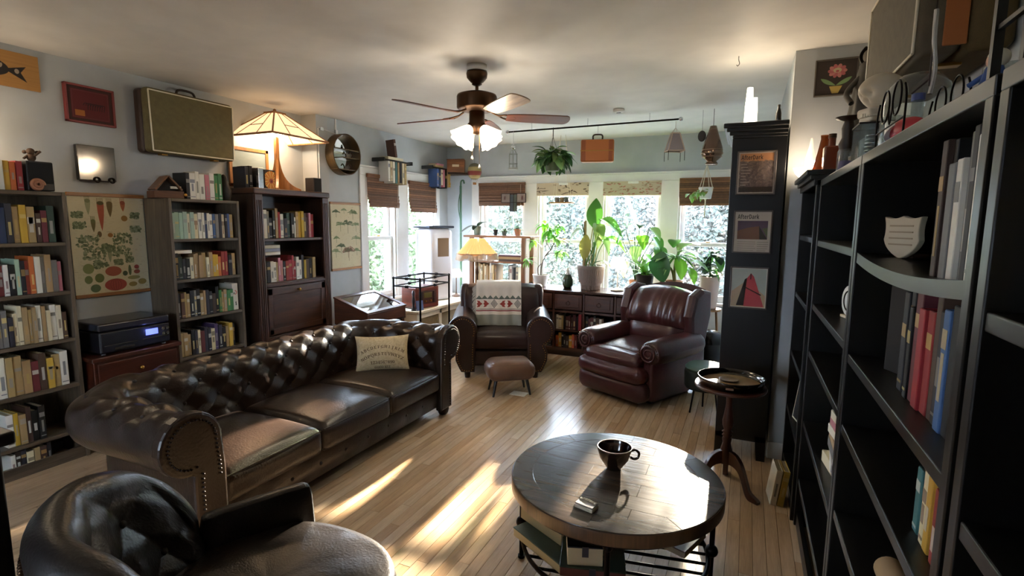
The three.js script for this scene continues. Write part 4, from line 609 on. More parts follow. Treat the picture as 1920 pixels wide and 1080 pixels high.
// ---------- ceiling fan ----------
{
  const T = thing('ceiling_fan', 'bronze ceiling fan with five wooden blades and four frosted glass lights', 'ceiling fan', [-1.68, 0, -3.15]);
  K().lathe([[0, 2.52], [0.066, 2.52], [0.068, 2.49], [0.066, 2.478], [0, 2.478]], 0, 0, 0, 32).mesh('ceiling_ring', M.white, T);
  K().lathe([[0, 2.48], [0.066, 2.48], [0.07, 2.466], [0.066, 2.44], [0.045, 2.415], [0.03, 2.405], [0.034, 2.398], [0.02, 2.39], [0, 2.39]], 0, 0, 0, 32).mesh('canopy', M.bronze, T);
  K().cyl(0.011, 0.011, 0.07, 0, 2.37, 0).mesh('down_rod', M.bronze, T);
  K().lathe([[0, 2.345], [0.08, 2.345], [0.128, 2.33], [0.133, 2.318], [0.133, 2.25], [0.12, 2.235], [0.06, 2.225], [0, 2.225]], 0, 0, 0, 40).mesh('motor', M.bronze, T);
  K().lathe([[0, 2.235], [0.05, 2.23], [0.052, 2.15], [0.062, 2.14], [0.06, 2.11], [0.035, 2.08], [0, 2.075]], 0, 0, 0, 28).mesh('light_hub', M.bronze, T);
  const bl = wood('#7a3f28', 0.4), blReflect = wood('#c9a88a', 0.35);  // second wood: same blade, its pale reflection painted into the colour
  for (let i = 0; i < 5; i++) {
    const a = rad(38 + i * 72), B = new THREE.Group(); B.name = 'blade_arm'; B.position.set(0, 2.2, 0); B.rotation.y = -a; T.add(B);
    const s = new THREE.Shape(); s.moveTo(0.2, -0.045); s.bezierCurveTo(0.24, -0.06, 0.4, -0.07, 0.6, -0.066); s.bezierCurveTo(0.645, -0.06, 0.645, 0.06, 0.6, 0.066); s.bezierCurveTo(0.4, 0.07, 0.24, 0.06, 0.2, 0.045); s.closePath();
    const b = K('x').ext(s, 0.005, 0.001, [0, -0.002, 0], [PI / 2, 0, 0]).mesh('blade', i === 0 ? blReflect : bl, T); b.position.copy(B.position); b.rotation.set(rad(-12), -a, 0, 'YXZ');
    T.remove(B); const ir = K().tube([[0.1, 0.03, 0], [0.14, 0.012, 0], [0.19, 0.002, 0.03], [0.24, 0, 0.026], [0.265, 0, 0]], 0.006, 16, 6).tube([[0.14, 0.012, 0], [0.19, 0.002, -0.03], [0.24, 0, -0.026], [0.265, 0, 0]], 0.006, 16, 6).mesh('blade_iron', M.bronze, T); ir.position.set(0, 2.197, 0); ir.rotation.set(rad(-12), -a, 0, 'YXZ');
  }
  const shade = glow(new THREE.Color(1, 0.86, 0.62), 1.3, '#fff4e0');
  for (let i = 0; i < 4; i++) {
    const a = rad(20 + i * 90), dx = Math.cos(a), dz = Math.sin(a), S = K();
    S.add(grid((u, v) => { const th = u * 2 * PI, r = 0.024 + 0.052 * Math.pow(v, 0.8) + 0.009 * v * v * Math.cos(8 * th) * v, y = -0.11 * v; return [r * Math.cos(th), y, r * Math.sin(th)]; }, 48, 12)); S.keep = true;
    const m = S.mesh('glass_shade', shade, T); m.position.set(dx * 0.062, 2.115, dz * 0.062); m.rotation.set(dz * -0.75, 0, dx * 0.75);
    K().cyl(0.024, 0.027, 0.03, dx * 0.058, 2.118, dz * 0.058, 14, [dz * -0.75, 0, dx * 0.75]).mesh('socket', M.bronze, T);
    bulb(T, dx * 0.105, 2.05, dz * 0.105, FAN, new THREE.Color(1, 0.87, 0.7), 1.6);
  }
  for (const [x, l, e] of [[-0.02, 0.14, 0], [0.035, 0.2, 0.0]]) { const k = K().bar([x, 2.08, 0.03], [x, 2.08 - l, 0.03], 0.0012, 5); k.mesh('pull_chain', M.brass, T); K().lathe([[0, 0], [0.006, 0.002], [0.009, 0.012], [0.003, 0.028], [0, 0.03]], x, 2.05 - l, 0.03, 10).mesh('chain_pull', M.ceramic, T); }
}
// ---------- window shades ----------
function bambooShade(label, w, H, pos, ry, folds = 3) {
  const T = thing('bamboo_blind', label, 'blind', pos, ry), fh = 0.055;
  K('x').bx(-w / 2, w / 2, -0.04, 0, 0, 0.03, 0.004).mesh('head_rail', M.bamboo, T);
  K('x').bx(-w / 2, w / 2, -H + folds * fh * 0.6, -0.03, 0.012, 0.017).mesh('panel', M.bamboo, T);
  for (let i = 0; i < folds; i++) { const k = K('x'); k.rb(w - 0.008 * (folds - i), fh * 1.1, 0.01, 0, -H + fh * 0.5 + i * fh * 0.72, 0.034 - i * 0.007, 0.003, [rad(9), 0, 0]); k.mesh('fold', M.bamboo, T); }
  K().bar([w * 0.42, -0.03, 0.04], [w * 0.42, -H - 0.12, 0.04], 0.0015, 5).mesh('pull_cord', M.cream, T);
}
bambooShade('brown bamboo shade on the side window next to the palm chart', 0.56, 0.36, [XM + 0.025, 2.02, -4.9], PI / 2);
bambooShade('brown bamboo shade on the side window nearest the room corner', 0.62, 0.38, [XM + 0.025, 2.0, -5.7], PI / 2, 4);
bambooShade('brown bamboo shade behind the stained glass cross', 0.68, 0.3, [-3.0, 2.02, ZB + 0.025], 0);
bambooShade('brown bamboo shade behind the macrame planter', 0.68, 0.31, [-0.4, 2.02, ZB + 0.025], 0);
{
  const fl = (pinks) => canvasMat(512, 256, (c, w, h) => { c.fillStyle = '#b7a795'; c.fillRect(0, 0, w, h); for (let i = 0; i < 7; i++) { c.strokeStyle = pinks ? '#7d6a58' : '#4c4038'; c.lineWidth = pinks ? 4 : 9; c.beginPath(); let x = rnd() * w, y = h * rnd(); c.moveTo(x, y); for (let k = 0; k < 4; k++) { x += rr(-70, 70); y += rr(-50, 50); c.lineTo(x, y); } c.stroke(); } for (let i = 0; i < (pinks ? 60 : 16); i++) { c.fillStyle = pinks ? pick(['#a8635a', '#b5807a', '#8f6a55']) : pick(['#8d7a66', '#5a4c42']); c.beginPath(); c.ellipse(rnd() * w, rnd() * h, 6 + rnd() * 12, 5 + rnd() * 8, rnd() * 3, 0, 7); c.fill(); } }, { roughness: 0.9 });
  for (const [x, lb, p, H] of [[-2.155, 'tan fabric shade with dark branch print', 0, 0.155], [-1.285, 'tan fabric shade with pink blossom print', 1, 0.165]]) {
    const T = thing('fabric_blind', lb, 'blind', [x, 2.0, ZB + 0.024]); one('fabric', grid((u, v) => [(u - 0.5) * 0.69, -H + H * v, 0.02 + 0.006 * Math.sin(u * 9)], 20, 2), fl(p), T); K().bx(-0.345, 0.345, -0.03, 0, 0, 0.016, 0.003).mesh('head_rail', M.white, T); K().bx(-0.34, 0.34, -H - 0.006, -H + 0.006, 0.012, 0.026, 0.003).mesh('hem_bar', M.cream, T);
  }
}
// ---------- things hung from the rod and the ceiling ----------
{
  const R = thing('ceiling_rod', 'long thin dark rod hung below the ceiling along the windows', 'rod', [-1.49, 2.445, -5.1], rad(-2));
  K().bar([-0.87, 0, 0], [0.87, 0, 0], 0.008, 10).mesh('rod', M.blackMetal, R); for (const s of [1, -1]) K().ball(0.02, s * 0.88, 0, 0).mesh('finial', M.chrome, R); for (const x of [-0.6, 0, 0.6]) K().bar([x, 0, 0], [x, 0.075, 0], 0.003, 6).mesh('hanger', M.chrome, R);
  // orange case
  const C = thing('hard_case', 'small orange hard case hanging by its handle from the rod', 'case', [-1.385, 2.2, -5.1], rad(12)); K().rb(0.32, 0.215, 0.1, 0, 0, 0, 0.018, undefined, 3).mesh('shell', STD('#b0652a', 0.42), C); K().bx(-0.162, 0.162, -0.004, 0.004, 0.047, 0.054).mesh('seam', M.brass, C).rotation.x = 0; for (const s of [1, -1]) K().bx(s * 0.13 - 0.02, s * 0.13 + 0.02, -0.1, 0.1, 0.049, 0.053, 0.002).mesh('panel_edge', STD('#8f4a1c', 0.45), C); K().tube([[-0.045, 0.105, 0], [-0.042, 0.15, 0], [0, 0.158, 0], [0.042, 0.15, 0], [0.045, 0.105, 0]], 0.008, 20, 8).mesh('handle', M.dark, C); K().bar([0, 0.158, 0], [0, 0.25, 0], 0.0025, 6).mesh('hook_wire', M.chrome, C);
  // little cage lantern
  const L = thing('wire_lantern', 'small pale wire lantern hanging from the end of the rod', 'lantern', [-2.28, 2.05, -5.08]); const w = K(); for (let i = 0; i < 6; i++) { const a = i * PI / 3, x = 0.045 * Math.cos(a), z = 0.045 * Math.sin(a); w.bar([x, 0.02, z], [x, 0.16, z], 0.003, 5); w.bar([x, 0.16, z], [0.012 * Math.cos(a), 0.21, 0.012 * Math.sin(a)], 0.003, 5); } w.torus(0.045, 0.003, 0, 0.16, 0, [PI / 2, 0, 0]).torus(0.045, 0.003, 0, 0.06, 0, [PI / 2, 0, 0]); w.mesh('cage', STD('#8e948c', 0.5, { metalness: 0.6 }), L); K().cyl(0.05, 0.05, 0.018, 0, 0.01, 0, 18).mesh('base', STD('#a0a59c', 0.5), L); K().ball(0.024, 0, 0.225, 0).torus(0.012, 0.002, 0, 0.26, 0).mesh('cap', M.chrome, L); K().bar([0, 0.27, 0], [0, 0.39, 0], 0.002, 5).mesh('hanging_wire', M.chrome, L);
  // geometric lantern
  const G = thing('paper_lantern', 'pale tapered frame lantern with long tassels hanging from the rod', 'lantern', [-0.66, 2.17, -5.13], rad(25)); const f = K(), bt = [[0.075, 0, 0.06], [0.075, 0, -0.06], [-0.075, 0, -0.06], [-0.075, 0, 0.06]], tp = bt.map(([x, , z]) => [x * 0.45, 0.16, z * 0.45]); for (let i = 0; i < 4; i++) { const j = (i + 1) % 4; f.bar(bt[i], bt[j], 0.006, 5).bar(tp[i], tp[j], 0.006, 5).bar(bt[i], tp[i], 0.006, 5).bar(tp[i], [0, 0.21, 0], 0.0015, 4); } f.bar([0, 0.21, 0], [0, 0.27, 0], 0.002, 4); f.mesh('frame', STD('#b9a394', 0.7), G); for (let i = 0; i < 4; i++) { K().bar(bt[i], [bt[i][0], -0.09, bt[i][2]], 0.0025, 5).mesh('tassel', M.iron, G); const j = (i + 1) % 4, mid = [(bt[i][0] + bt[j][0]) / 2, (bt[i][2] + bt[j][2]) / 2]; const g = new THREE.BufferGeometry(); g.setAttribute('position', new THREE.Float32BufferAttribute([...bt[i], ...bt[j], ...tp[j], ...bt[i], ...tp[j], ...tp[i]], 3)); K().add(g).mesh('panel', STD('#8b8080', 0.6, { map: plasterMap }), G); }
  // pear-shaped glass bottle in rope net
  const P = thing('glass_lantern', 'pear-shaped amber glass lantern in a metal net hanging by the black tower', 'lantern', [-0.33, 2.03, -5.1]); K().lathe([[0, 0.0], [0.05, 0], [0.055, 0.012], [0.04, 0.03], [0.075, 0.06], [0.092, 0.1], [0.086, 0.15], [0.065, 0.22], [0.042, 0.29], [0.028, 0.34], [0, 0.345]], 0, 0, 0, 28).mesh('glass_body', STD('#6f5a4c', 0.12, { metalness: 0.75 }), P); const nt = K(); for (let j = 0; j < 9; j++) { const y = 0.07 + j * 0.03, r = [0.085, 0.094, 0.09, 0.08, 0.07, 0.06, 0.05, 0.042, 0.034][j]; nt.torus(r, 0.003, 0, y, 0, [PI / 2, 0, 0], PI * 2, 5, 28); } nt.mesh('net', metal('#8a7564', 0.4), P); K().bar([0, 0.34, 0], [0, 0.49, 0], 0.002, 5).mesh('hanging_wire', M.iron, P);
  tag(K().ball(0.045, -0.425, 2.29, -5.12, [0.8, 1.1, 0.35]).bar([-0.425, 2.33, -5.12], [-0.425, 2.52, -5.12], 0.0012, 4).mesh('heart_ornament', STD('#23211f', 0.5)), 'small dark leaf-shaped ornament hanging next to the amber lantern', 'ornament');
  const D = thing('smoke_detector', 'small white box on the ceiling above the orange case', 'detector', [-1.12, 2.52, -4.81]); K().lathe([[0, 0], [0.05, 0], [0.05, -0.02], [0.035, -0.03], [0, -0.03]].reverse(), 0, 0, 0, 24).mesh('housing', M.white, D); K().bx(-0.02, 0.02, -0.034, -0.028, -0.004, 0.004).mesh('slot', M.iron, D);
  const H = thing('ceiling_hook', 'small bare metal hook in the ceiling before the black tower', 'hook', [-0.11, 2.52, -3.6]); K().tube([[0, 0, 0], [0, -0.02, 0], [0.006, -0.045, 0], [-0.004, -0.058, 0], [-0.01, -0.05, 0]], 0.002, 14, 5).mesh('hook', M.iron, H);
  // balloon ornament
  const B = thing('balloon_ornament', 'striped hot-air balloon ornament hanging in the window corner', 'ornament', [-3.26, 2.02, -6.05]); const bc = K(); const rings = ['#6b5a3a', '#8f7c4a', '#7c2f26', '#9a8a5a', '#5f5a48', '#3f4a44']; rings.forEach((c, i) => { bc.col(c); const p = []; for (let q = 0; q <= 4; q++) { const t = (i + q / 4) / 6, a = (t - 0.5) * PI; p.push([0.001 + 0.088 * Math.pow(Math.max(0, Math.cos(a)), 0.8), 0.13 + 0.105 * Math.sin(a)]); } bc.lathe(p, 0, 0, 0, 24); }); bc.mesh('envelope', M.vc, B); K().bx(-0.018, 0.018, -0.04, -0.01, -0.018, 0.018, 0.004).mesh('basket', M.honey, B); const ro = K(); for (const [x, z] of [[1, 1], [1, -1], [-1, 1], [-1, -1]]) ro.bar([x * 0.016, -0.01, z * 0.016], [x * 0.035, 0.06, z * 0.035], 0.0012, 4); ro.bar([0, 0.235, 0], [0, 0.5, 0], 0.0012, 4); ro.mesh('cords', M.iron, B);
  // stained glass cross
  const S = thing('stained_glass', 'stained glass cross panel hanging in the window above the plant shelf', 'stained glass', [-2.8, 1.74, -6.26]); const cell = (n, x0, x1, y0, y1, c) => K().bx(x0, x1, y0, y1, -0.003, 0.003, 0.001).mesh(n, PHY(c, 0.2, { transmission: 0.5, thickness: 0 }), S); cell('pane', -0.17, -0.05, 0.02, 0.13, '#b9a9a0'); cell('pane', 0.05, 0.17, 0.02, 0.13, '#b9a9a0'); cell('pane', -0.045, 0.0, -0.1, 0.12, '#5f6a74'); cell('pane', 0.005, 0.045, -0.1, 0.12, '#6f7a72'); cell('pane', -0.14, -0.11, 0.05, 0.1, '#7d3230'); cell('pane', 0.11, 0.14, 0.05, 0.1, '#7d3230'); const ld = K(); for (const x of [-0.172, -0.048, 0.0025, 0.047, 0.172]) ld.bx(x - 0.004, x + 0.004, Math.abs(x) < 0.1 ? -0.1 : 0.016, 0.132, -0.005, 0.005); ld.bx(-0.172, 0.172, 0.128, 0.136, -0.005, 0.005).bx(-0.172, 0.172, 0.014, 0.022, -0.005, 0.005); ld.bar([-0.1, 0.13, 0], [-0.1, 0.26, -0.045], 0.001, 4).bar([0.1, 0.13, 0], [0.1, 0.26, -0.045], 0.001, 4); ld.mesh('leading', M.iron, S);
}
// ---------- wall decor ----------
function flatPic(name, label, cat, pos, ry, w, h, draw, px = 340, frame, depth = 0.012) {
  const T = thing(name, label, cat, pos, ry);
  if (frame) { const f = K(), b = frame.b; f.bx(-w / 2, w / 2, h / 2 - b, h / 2, 0, depth + 0.008, 0.003).bx(-w / 2, w / 2, -h / 2, -h / 2 + b, 0, depth + 0.008, 0.003).bx(-w / 2, -w / 2 + b, -h / 2, h / 2, 0, depth + 0.008, 0.003).bx(w / 2 - b, w / 2, -h / 2, h / 2, 0, depth + 0.008, 0.003); f.mesh('frame', frame.m, T); }
  K().bx(-w / 2 + 0.002, w / 2 - 0.002, -h / 2 + 0.002, h / 2 - 0.002, 0, depth - 0.001).mesh('backing', frame?.back || M.honey, T);
  one('picture', grid((u, v) => [(u - 0.5) * (w - 0.004), (v - 0.5) * (h - 0.004), depth], 1, 1), canvasMat(px, Math.round(px * h / w), draw), T); return T;
}
const LWALL = XL + 0.004;
const fishPic = flatPic('fish_board', 'tan wooden board with a black fish drawing, hanging from a clip', 'picture', [LWALL, 2.375, -1.62], PI / 2, 0.46, 0.21, (c, w, h) => { c.fillStyle = '#a8793f'; c.fillRect(0, 0, w, h); for (let i = 0; i < 60; i++) { c.strokeStyle = 'rgba(90,55,20,.12)'; c.beginPath(); const y = rnd() * h; c.moveTo(0, y); c.lineTo(w, y + rr(-6, 6)); c.stroke(); } c.fillStyle = '#1d1611'; c.beginPath(); c.ellipse(w * 0.42, h * 0.5, w * 0.26, h * 0.26, 0.06, 0, 7); c.fill(); c.beginPath(); c.moveTo(w * 0.62, h * 0.52); c.lineTo(w * 0.86, h * 0.36); c.lineTo(w * 0.8, h * 0.55); c.lineTo(w * 0.86, h * 0.8); c.closePath(); c.fill(); c.fillStyle = '#9c8a78'; for (let i = 0; i < 9; i++) { c.beginPath(); c.ellipse(w * (0.24 + i * 0.045), h * (0.44 + 0.12 * (i % 2)), w * 0.016, h * 0.07, 0.3, 0, 7); c.fill(); } c.beginPath(); c.ellipse(w * 0.76, h * 0.53, w * 0.025, h * 0.07, 0, 0, 7); c.fill(); });
K().bx(-0.012, 0.012, 0.1, 0.145, 0.0, 0.016, 0.003).mesh('clip', M.iron, fishPic);
flatPic('framed_picture', 'red framed picture with a dark mat and orange corner mark', 'picture', [LWALL, 2.245, -2.11], PI / 2, 0.29, 0.245, (c, w, h) => { c.fillStyle = '#3a1a12'; c.fillRect(0, 0, w, h); c.fillStyle = '#5a1214'; c.fillRect(38, 34, w - 76, h - 68); c.strokeStyle = '#6a3a3a'; c.lineWidth = 3; c.strokeRect(46, 42, w - 92, h - 84); c.strokeStyle = '#2a0a0c'; c.lineWidth = 5; for (let i = 0; i < 8; i++) { c.beginPath(); c.arc(140 + i * 17, 150, 20, PI, PI * 1.7); c.lineTo(150 + i * 16, 180); c.stroke(); } c.fillStyle = '#9c5a1e'; c.fillRect(60, 190, 66, 44); }, 340, { b: 0.014, m: STD('#7a2e2c', 0.5), back: STD('#7a2e2c', 0.6) }, 0.02);
{
  const T = thing('metal_wall_piece', 'brushed metal square wall piece with small wheels along its lower edge', 'wall art', [LWALL, 1.868, -2.11], PI / 2); K().bx(-0.112, 0.112, -0.115, 0.115, 0, 0.036, 0.004).mesh('plate', metal('#6d6965', 0.09), T); for (const x of [-0.01, 0.08]) K().torus(0.016, 0.005, x, -0.108, 0.042, [0, 0, 0], PI * 2, 6, 18).mesh('wheel', M.iron, T); K().bx(-0.112, 0.06, -0.122, -0.114, 0.034, 0.042).mesh('axle_bar', M.iron, T);
}
function hangChart(label, pos, w, h, draw) {
  const T = thing('botanical_chart', label, 'poster', pos, PI / 2); one('sheet', grid((u, v) => [(u - 0.5) * w, (v - 0.5) * h, 0.008 + 0.004 * Math.sin(u * 3.2 + 0.4)], 16, 2), canvasMat(760, Math.round(760 * h / w), draw), T); K('x').bx(-w / 2 - 0.005, w / 2 + 0.005, h / 2 - 0.012, h / 2 + 0.012, 0.002, 0.018, 0.003).mesh('top_batten', M.honey, T); K('x').bx(-w / 2 - 0.005, w / 2 + 0.005, -h / 2 - 0.012, -h / 2 + 0.012, 0.002, 0.018, 0.003).mesh('bottom_batten', M.honey, T);
}
const paperBg = (c, w, h) => { c.fillStyle = '#cbc1a0'; c.fillRect(0, 0, w, h); for (let i = 0; i < 700; i++) { c.fillStyle = 'rgba(120,95,55,.05)'; c.fillRect(rnd() * w, rnd() * h, 8 + rnd() * 30, 3 + rnd() * 12); } };
hangChart('cream vegetable chart with carrots at the top and red pumpkins below', [LWALL, 1.32, -2.165], 0.47, 0.68, (c, w, h) => {
  paperBg(c, w, h); const el = (x, y, a, b, col, r = 0) => { c.fillStyle = col; c.beginPath(); c.ellipse(x * w, y * h, a * w, b * h, r, 0, 7); c.fill(); };
  const root = (x, y, a, L, col, top) => { c.fillStyle = col; c.beginPath(); c.moveTo((x - a) * w, y * h); c.quadraticCurveTo((x - a) * w, (y + L * 0.5) * h, x * w, (y + L) * h); c.quadraticCurveTo((x + a) * w, (y + L * 0.5) * h, (x + a) * w, y * h); c.fill(); el(x, y, a, 0.02, top); c.fillStyle = top; for (let i = 0; i < 5; i++) c.fillRect((x - a + i * a / 2.5) * w, (y - 0.05) * h, 4, 0.05 * h); };
  root(0.4, 0.08, 0.045, 0.28, '#a8563c', '#5d5530'); root(0.52, 0.08, 0.04, 0.14, '#6b5a34', '#6b5a34'); root(0.24, 0.06, 0.035, 0.14, '#9a9a76', '#7a7e58'); root(0.29, 0.26, 0.03, 0.11, '#6d6236', '#6a6a3c'); root(0.7, 0.07, 0.035, 0.09, '#a05a38', '#8a4a30'); el(0.71, 0.23, 0.045, 0.03, '#8f6a30'); el(0.5, 0.4, 0.035, 0.022, '#94662c'); el(0.36, 0.39, 0.028, 0.03, '#6a5636');
  const leafy = (x, y, s) => { for (let i = 0; i < 60; i++) el(x + rr(-s, s), y + rr(-s, s) * 0.42, 0.008 + rnd() * 0.02, 0.006 + rnd() * 0.01, pick(['#6a7350', '#7c8562', '#596344', '#8d9474']), rnd() * 3); };
  leafy(0.2, 0.46, 0.14); leafy(0.66, 0.44, 0.13); leafy(0.28, 0.58, 0.14); leafy(0.64, 0.57, 0.13); leafy(0.46, 0.53, 0.08); root(0.47, 0.56, 0.03, 0.12, '#8c9170', '#6f7856'); leafy(0.34, 0.69, 0.09); leafy(0.1, 0.2, 0.06); leafy(0.12, 0.3, 0.07); leafy(0.86, 0.2, 0.06); leafy(0.86, 0.34, 0.07); leafy(0.58, 0.68, 0.05); leafy(0.74, 0.66, 0.05);
  el(0.18, 0.73, 0.07, 0.05, '#7f8650'); el(0.17, 0.84, 0.05, 0.04, '#6d7746'); el(0.31, 0.83, 0.06, 0.045, '#66703e'); el(0.25, 0.93, 0.065, 0.04, '#5c6a42'); el(0.5, 0.77, 0.11, 0.05, '#a0573e'); el(0.52, 0.91, 0.15, 0.062, '#a1483c'); for (let i = -2; i <= 2; i++) { c.strokeStyle = 'rgba(70,25,20,.35)'; c.lineWidth = 3; c.beginPath(); c.ellipse(0.52 * w, 0.91 * h, Math.abs(i) * 0.035 * w + 2, 0.06 * h, 0, 0, 7); c.stroke(); } el(0.66, 0.8, 0.035, 0.026, '#46543c'); el(0.73, 0.77, 0.022, 0.055, '#55603e'); el(0.83, 0.74, 0.035, 0.022, '#98453a'); el(0.83, 0.79, 0.045, 0.022, '#94503c'); el(0.78, 0.85, 0.09, 0.02, '#908a58'); el(0.76, 0.92, 0.06, 0.025, '#8a7a44'); el(0.9, 0.9, 0.06, 0.03, '#8d7a40');
  for (let i = 0; i < 26; i++) { c.fillStyle = '#4a4030'; c.fillRect(rnd() * w, rnd() * h, 16 + rnd() * 20, 2); }
});
hangChart('cream palm tree chart with a red fern, next to the side window', [XM + 0.004, 1.34, -4.3], 0.44, 0.68, (c, w, h) => { paperBg(c, w, h); const palm = (x, y, s, col) => { c.strokeStyle = col; for (let i = 0; i < 22; i++) { const a = PI + rnd() * PI, L = s * rr(0.7, 1.25); c.lineWidth = 11; c.beginPath(); c.moveTo(x, y); c.quadraticCurveTo(x + Math.cos(a) * L * 0.6, y + Math.sin(a) * L, x + Math.cos(a) * L * 1.3, y + Math.sin(a) * L * 0.5 + 14); c.stroke(); } c.lineWidth = 8; c.beginPath(); c.moveTo(x, y); c.lineTo(x + 4, y + s * 1.3); c.stroke(); }; const cols = ['#56653f', '#6a7a54', '#4c5a3c', '#7a8664']; for (const [x, y, s] of [[130, 160, 70], [330, 120, 50], [560, 170, 90], [230, 380, 90], [420, 380, 120], [640, 390, 80], [120, 620, 60], [640, 640, 90], [100, 860, 80], [240, 780, 90], [650, 860, 70]]) palm(x, y, s, pick(cols)); palm(430, 870, 130, '#74463a'); palm(410, 860, 90, '#5f5a3c'); for (let i = 0; i < 20; i++) { c.fillStyle = '#5a4a36'; c.fillRect(rnd() * w, rnd() * h, 24, 3); } });
// suitcases on the walls
function suitcase(label, pos, ry, w, h, d, side, face, strap) {   // local z out of the wall
  const T = thing('suitcase', label, 'suitcase', pos, ry); K('x').rb(w, h, d * 0.5, 0, 0, d * 0.25, 0.03, undefined, 3).mesh('rear_shell', side, T); K('x').rb(w, h, d * 0.48, 0, 0, d * 0.75, 0.03, undefined, 3).mesh('lid', face, T); const rim = K(); const p = [[-w / 2 + 0.02, -h / 2 + 0.012], [w / 2 - 0.02, -h / 2 + 0.012], [w / 2 - 0.012, h / 2 - 0.02], [-w / 2 + 0.012, h / 2 - 0.02]]; for (let i = 0; i < 4; i++) { const q = p[(i + 1) % 4]; rim.bar([p[i][0], p[i][1], d - 0.002], [q[0], q[1], d - 0.002], 0.005, 6); } rim.mesh('piping', M.cream, T);
  K().tube([[-0.075, h / 2, d * 0.5], [-0.06, h / 2 + 0.035, d * 0.5], [0, h / 2 + 0.045, d * 0.5], [0.06, h / 2 + 0.035, d * 0.5], [0.075, h / 2, d * 0.5]], 0.009, 20, 8).mesh('handle', M.dark, T); for (const s of [1, -1]) K().bx(s * w * 0.3 - 0.022, s * w * 0.3 + 0.022, -h / 2 - 0.008, -h / 2 + 0.004, d * 0.35, d * 0.65, 0.003).mesh('latch', M.brass, T); if (strap) K('y').bx(w / 2 - 0.004, w / 2 + 0.005, -h / 2 + 0.02, h / 2 - 0.02, d * 0.48, d * 0.72, 0.003).mesh('strap', STD('#a5602c', 0.5), T); return T;
}
const tweed = STD('#7d7148', 0.8, { map: weaveMap }), tweedR = STD('#7a6e58', 0.8, { map: weaveMap }), tweedO = STD('#7d643a', 0.8, { map: weaveMap });
const tc = suitcase('olive tweed suitcase mounted on the wall above the narrow bookcase', [XL + 0.002, 2.2, -2.725], PI / 2, 0.68, 0.45, 0.17, wood('#4c3424', 0.5), tweed, 0); K().bx(0.26, 0.295, 0.13, 0.19, 0.165, 0.168).mesh('sticker', STD('#9a7d30', 0.6), tc);
suitcase('grey tweed suitcase with an orange strap on the wall above the black bookcases', [XN - 0.002, 2.27, -2.56], -PI / 2, 0.82, 0.44, 0.26, tweedO, tweedR, 1);
// round mirror with shelves
{
  const T = thing('round_mirror_shelf', 'round wooden framed mirror with three small shelves on the grey wall', 'mirror', [XM + 0.003, 2.17, -4.25], PI / 2), R = 0.205; const f = K('x'); f.lathe([[R - 0.014, 0], [R, 0], [R, 0.1], [R - 0.014, 0.1], [R - 0.014, 0]], 0, 0, 0, 56, [PI / 2, 0, 0]); f.mesh('ring', wood('#6d5530', 0.4), T); K().cyl(R - 0.012, R - 0.012, 0.004, 0, 0, 0.006, 48, [PI / 2, 0, 0]).mesh('mirror_glass', metal('#e4e8ea', 0.03), T); [[0.05, 0.19, 0.19], [-0.03, 0.06, 0.2], [-0.15, 0.14, 0.135]].forEach(([y, a, b]) => K('x').bx(-a, b, y - 0.005, y + 0.005, 0.008, 0.095, 0.002).mesh('shelf', wood('#6d5530', 0.4), T));
  const st = thing('metal_figure', 'tiny grey metal figure on the top shelf of the round mirror', 'figurine', [XM + 0.06, 2.225, -4.22]); K().ball(0.012, 0, 0.016, 0).ball(0.008, 0, 0.034, 0).mesh('figure', M.iron, st);
  for (const [y, z, lb] of [[2.14, -4.36, 'small dark hook ornament on the middle shelf of the round mirror'], [2.02, -4.33, 'small curled ornament on the lowest shelf of the round mirror']]) tag(K().tube([[XM + 0.05, y, z], [XM + 0.055, y + 0.04, z - 0.02], [XM + 0.05, y + 0.07, z + 0.01], [XM + 0.05, y + 0.05, z + 0.03]], 0.006, 16, 6).mesh('curled_ornament', M.bronze), lb, 'ornament');
  const br = thing('conduit', 'thin pipe with a small bracket running along the grey wall above the mirror', 'pipe', [XM + 0.006, 0, 0]); K().bar([0, 2.4, -3.97], [0, 2.37, -4.2], 0.004, 6).bar([0, 2.37, -4.2], [0, 2.52, -4.2], 0.008, 8).mesh('pipe', M.white, br); K().bx(-0.004, 0.012, 2.375, 2.405, -4.02, -3.98).mesh('bracket', M.chrome, br); K().bx(-0.004, 0.014, 2.365, 2.41, -4.215, -4.185).mesh('bracket', M.chrome, br); K().bar([0, 1.8, ZS - 0.02], [0, 2.39, ZS - 0.02], 0.006, 6).mesh('riser', M.white, br);
}
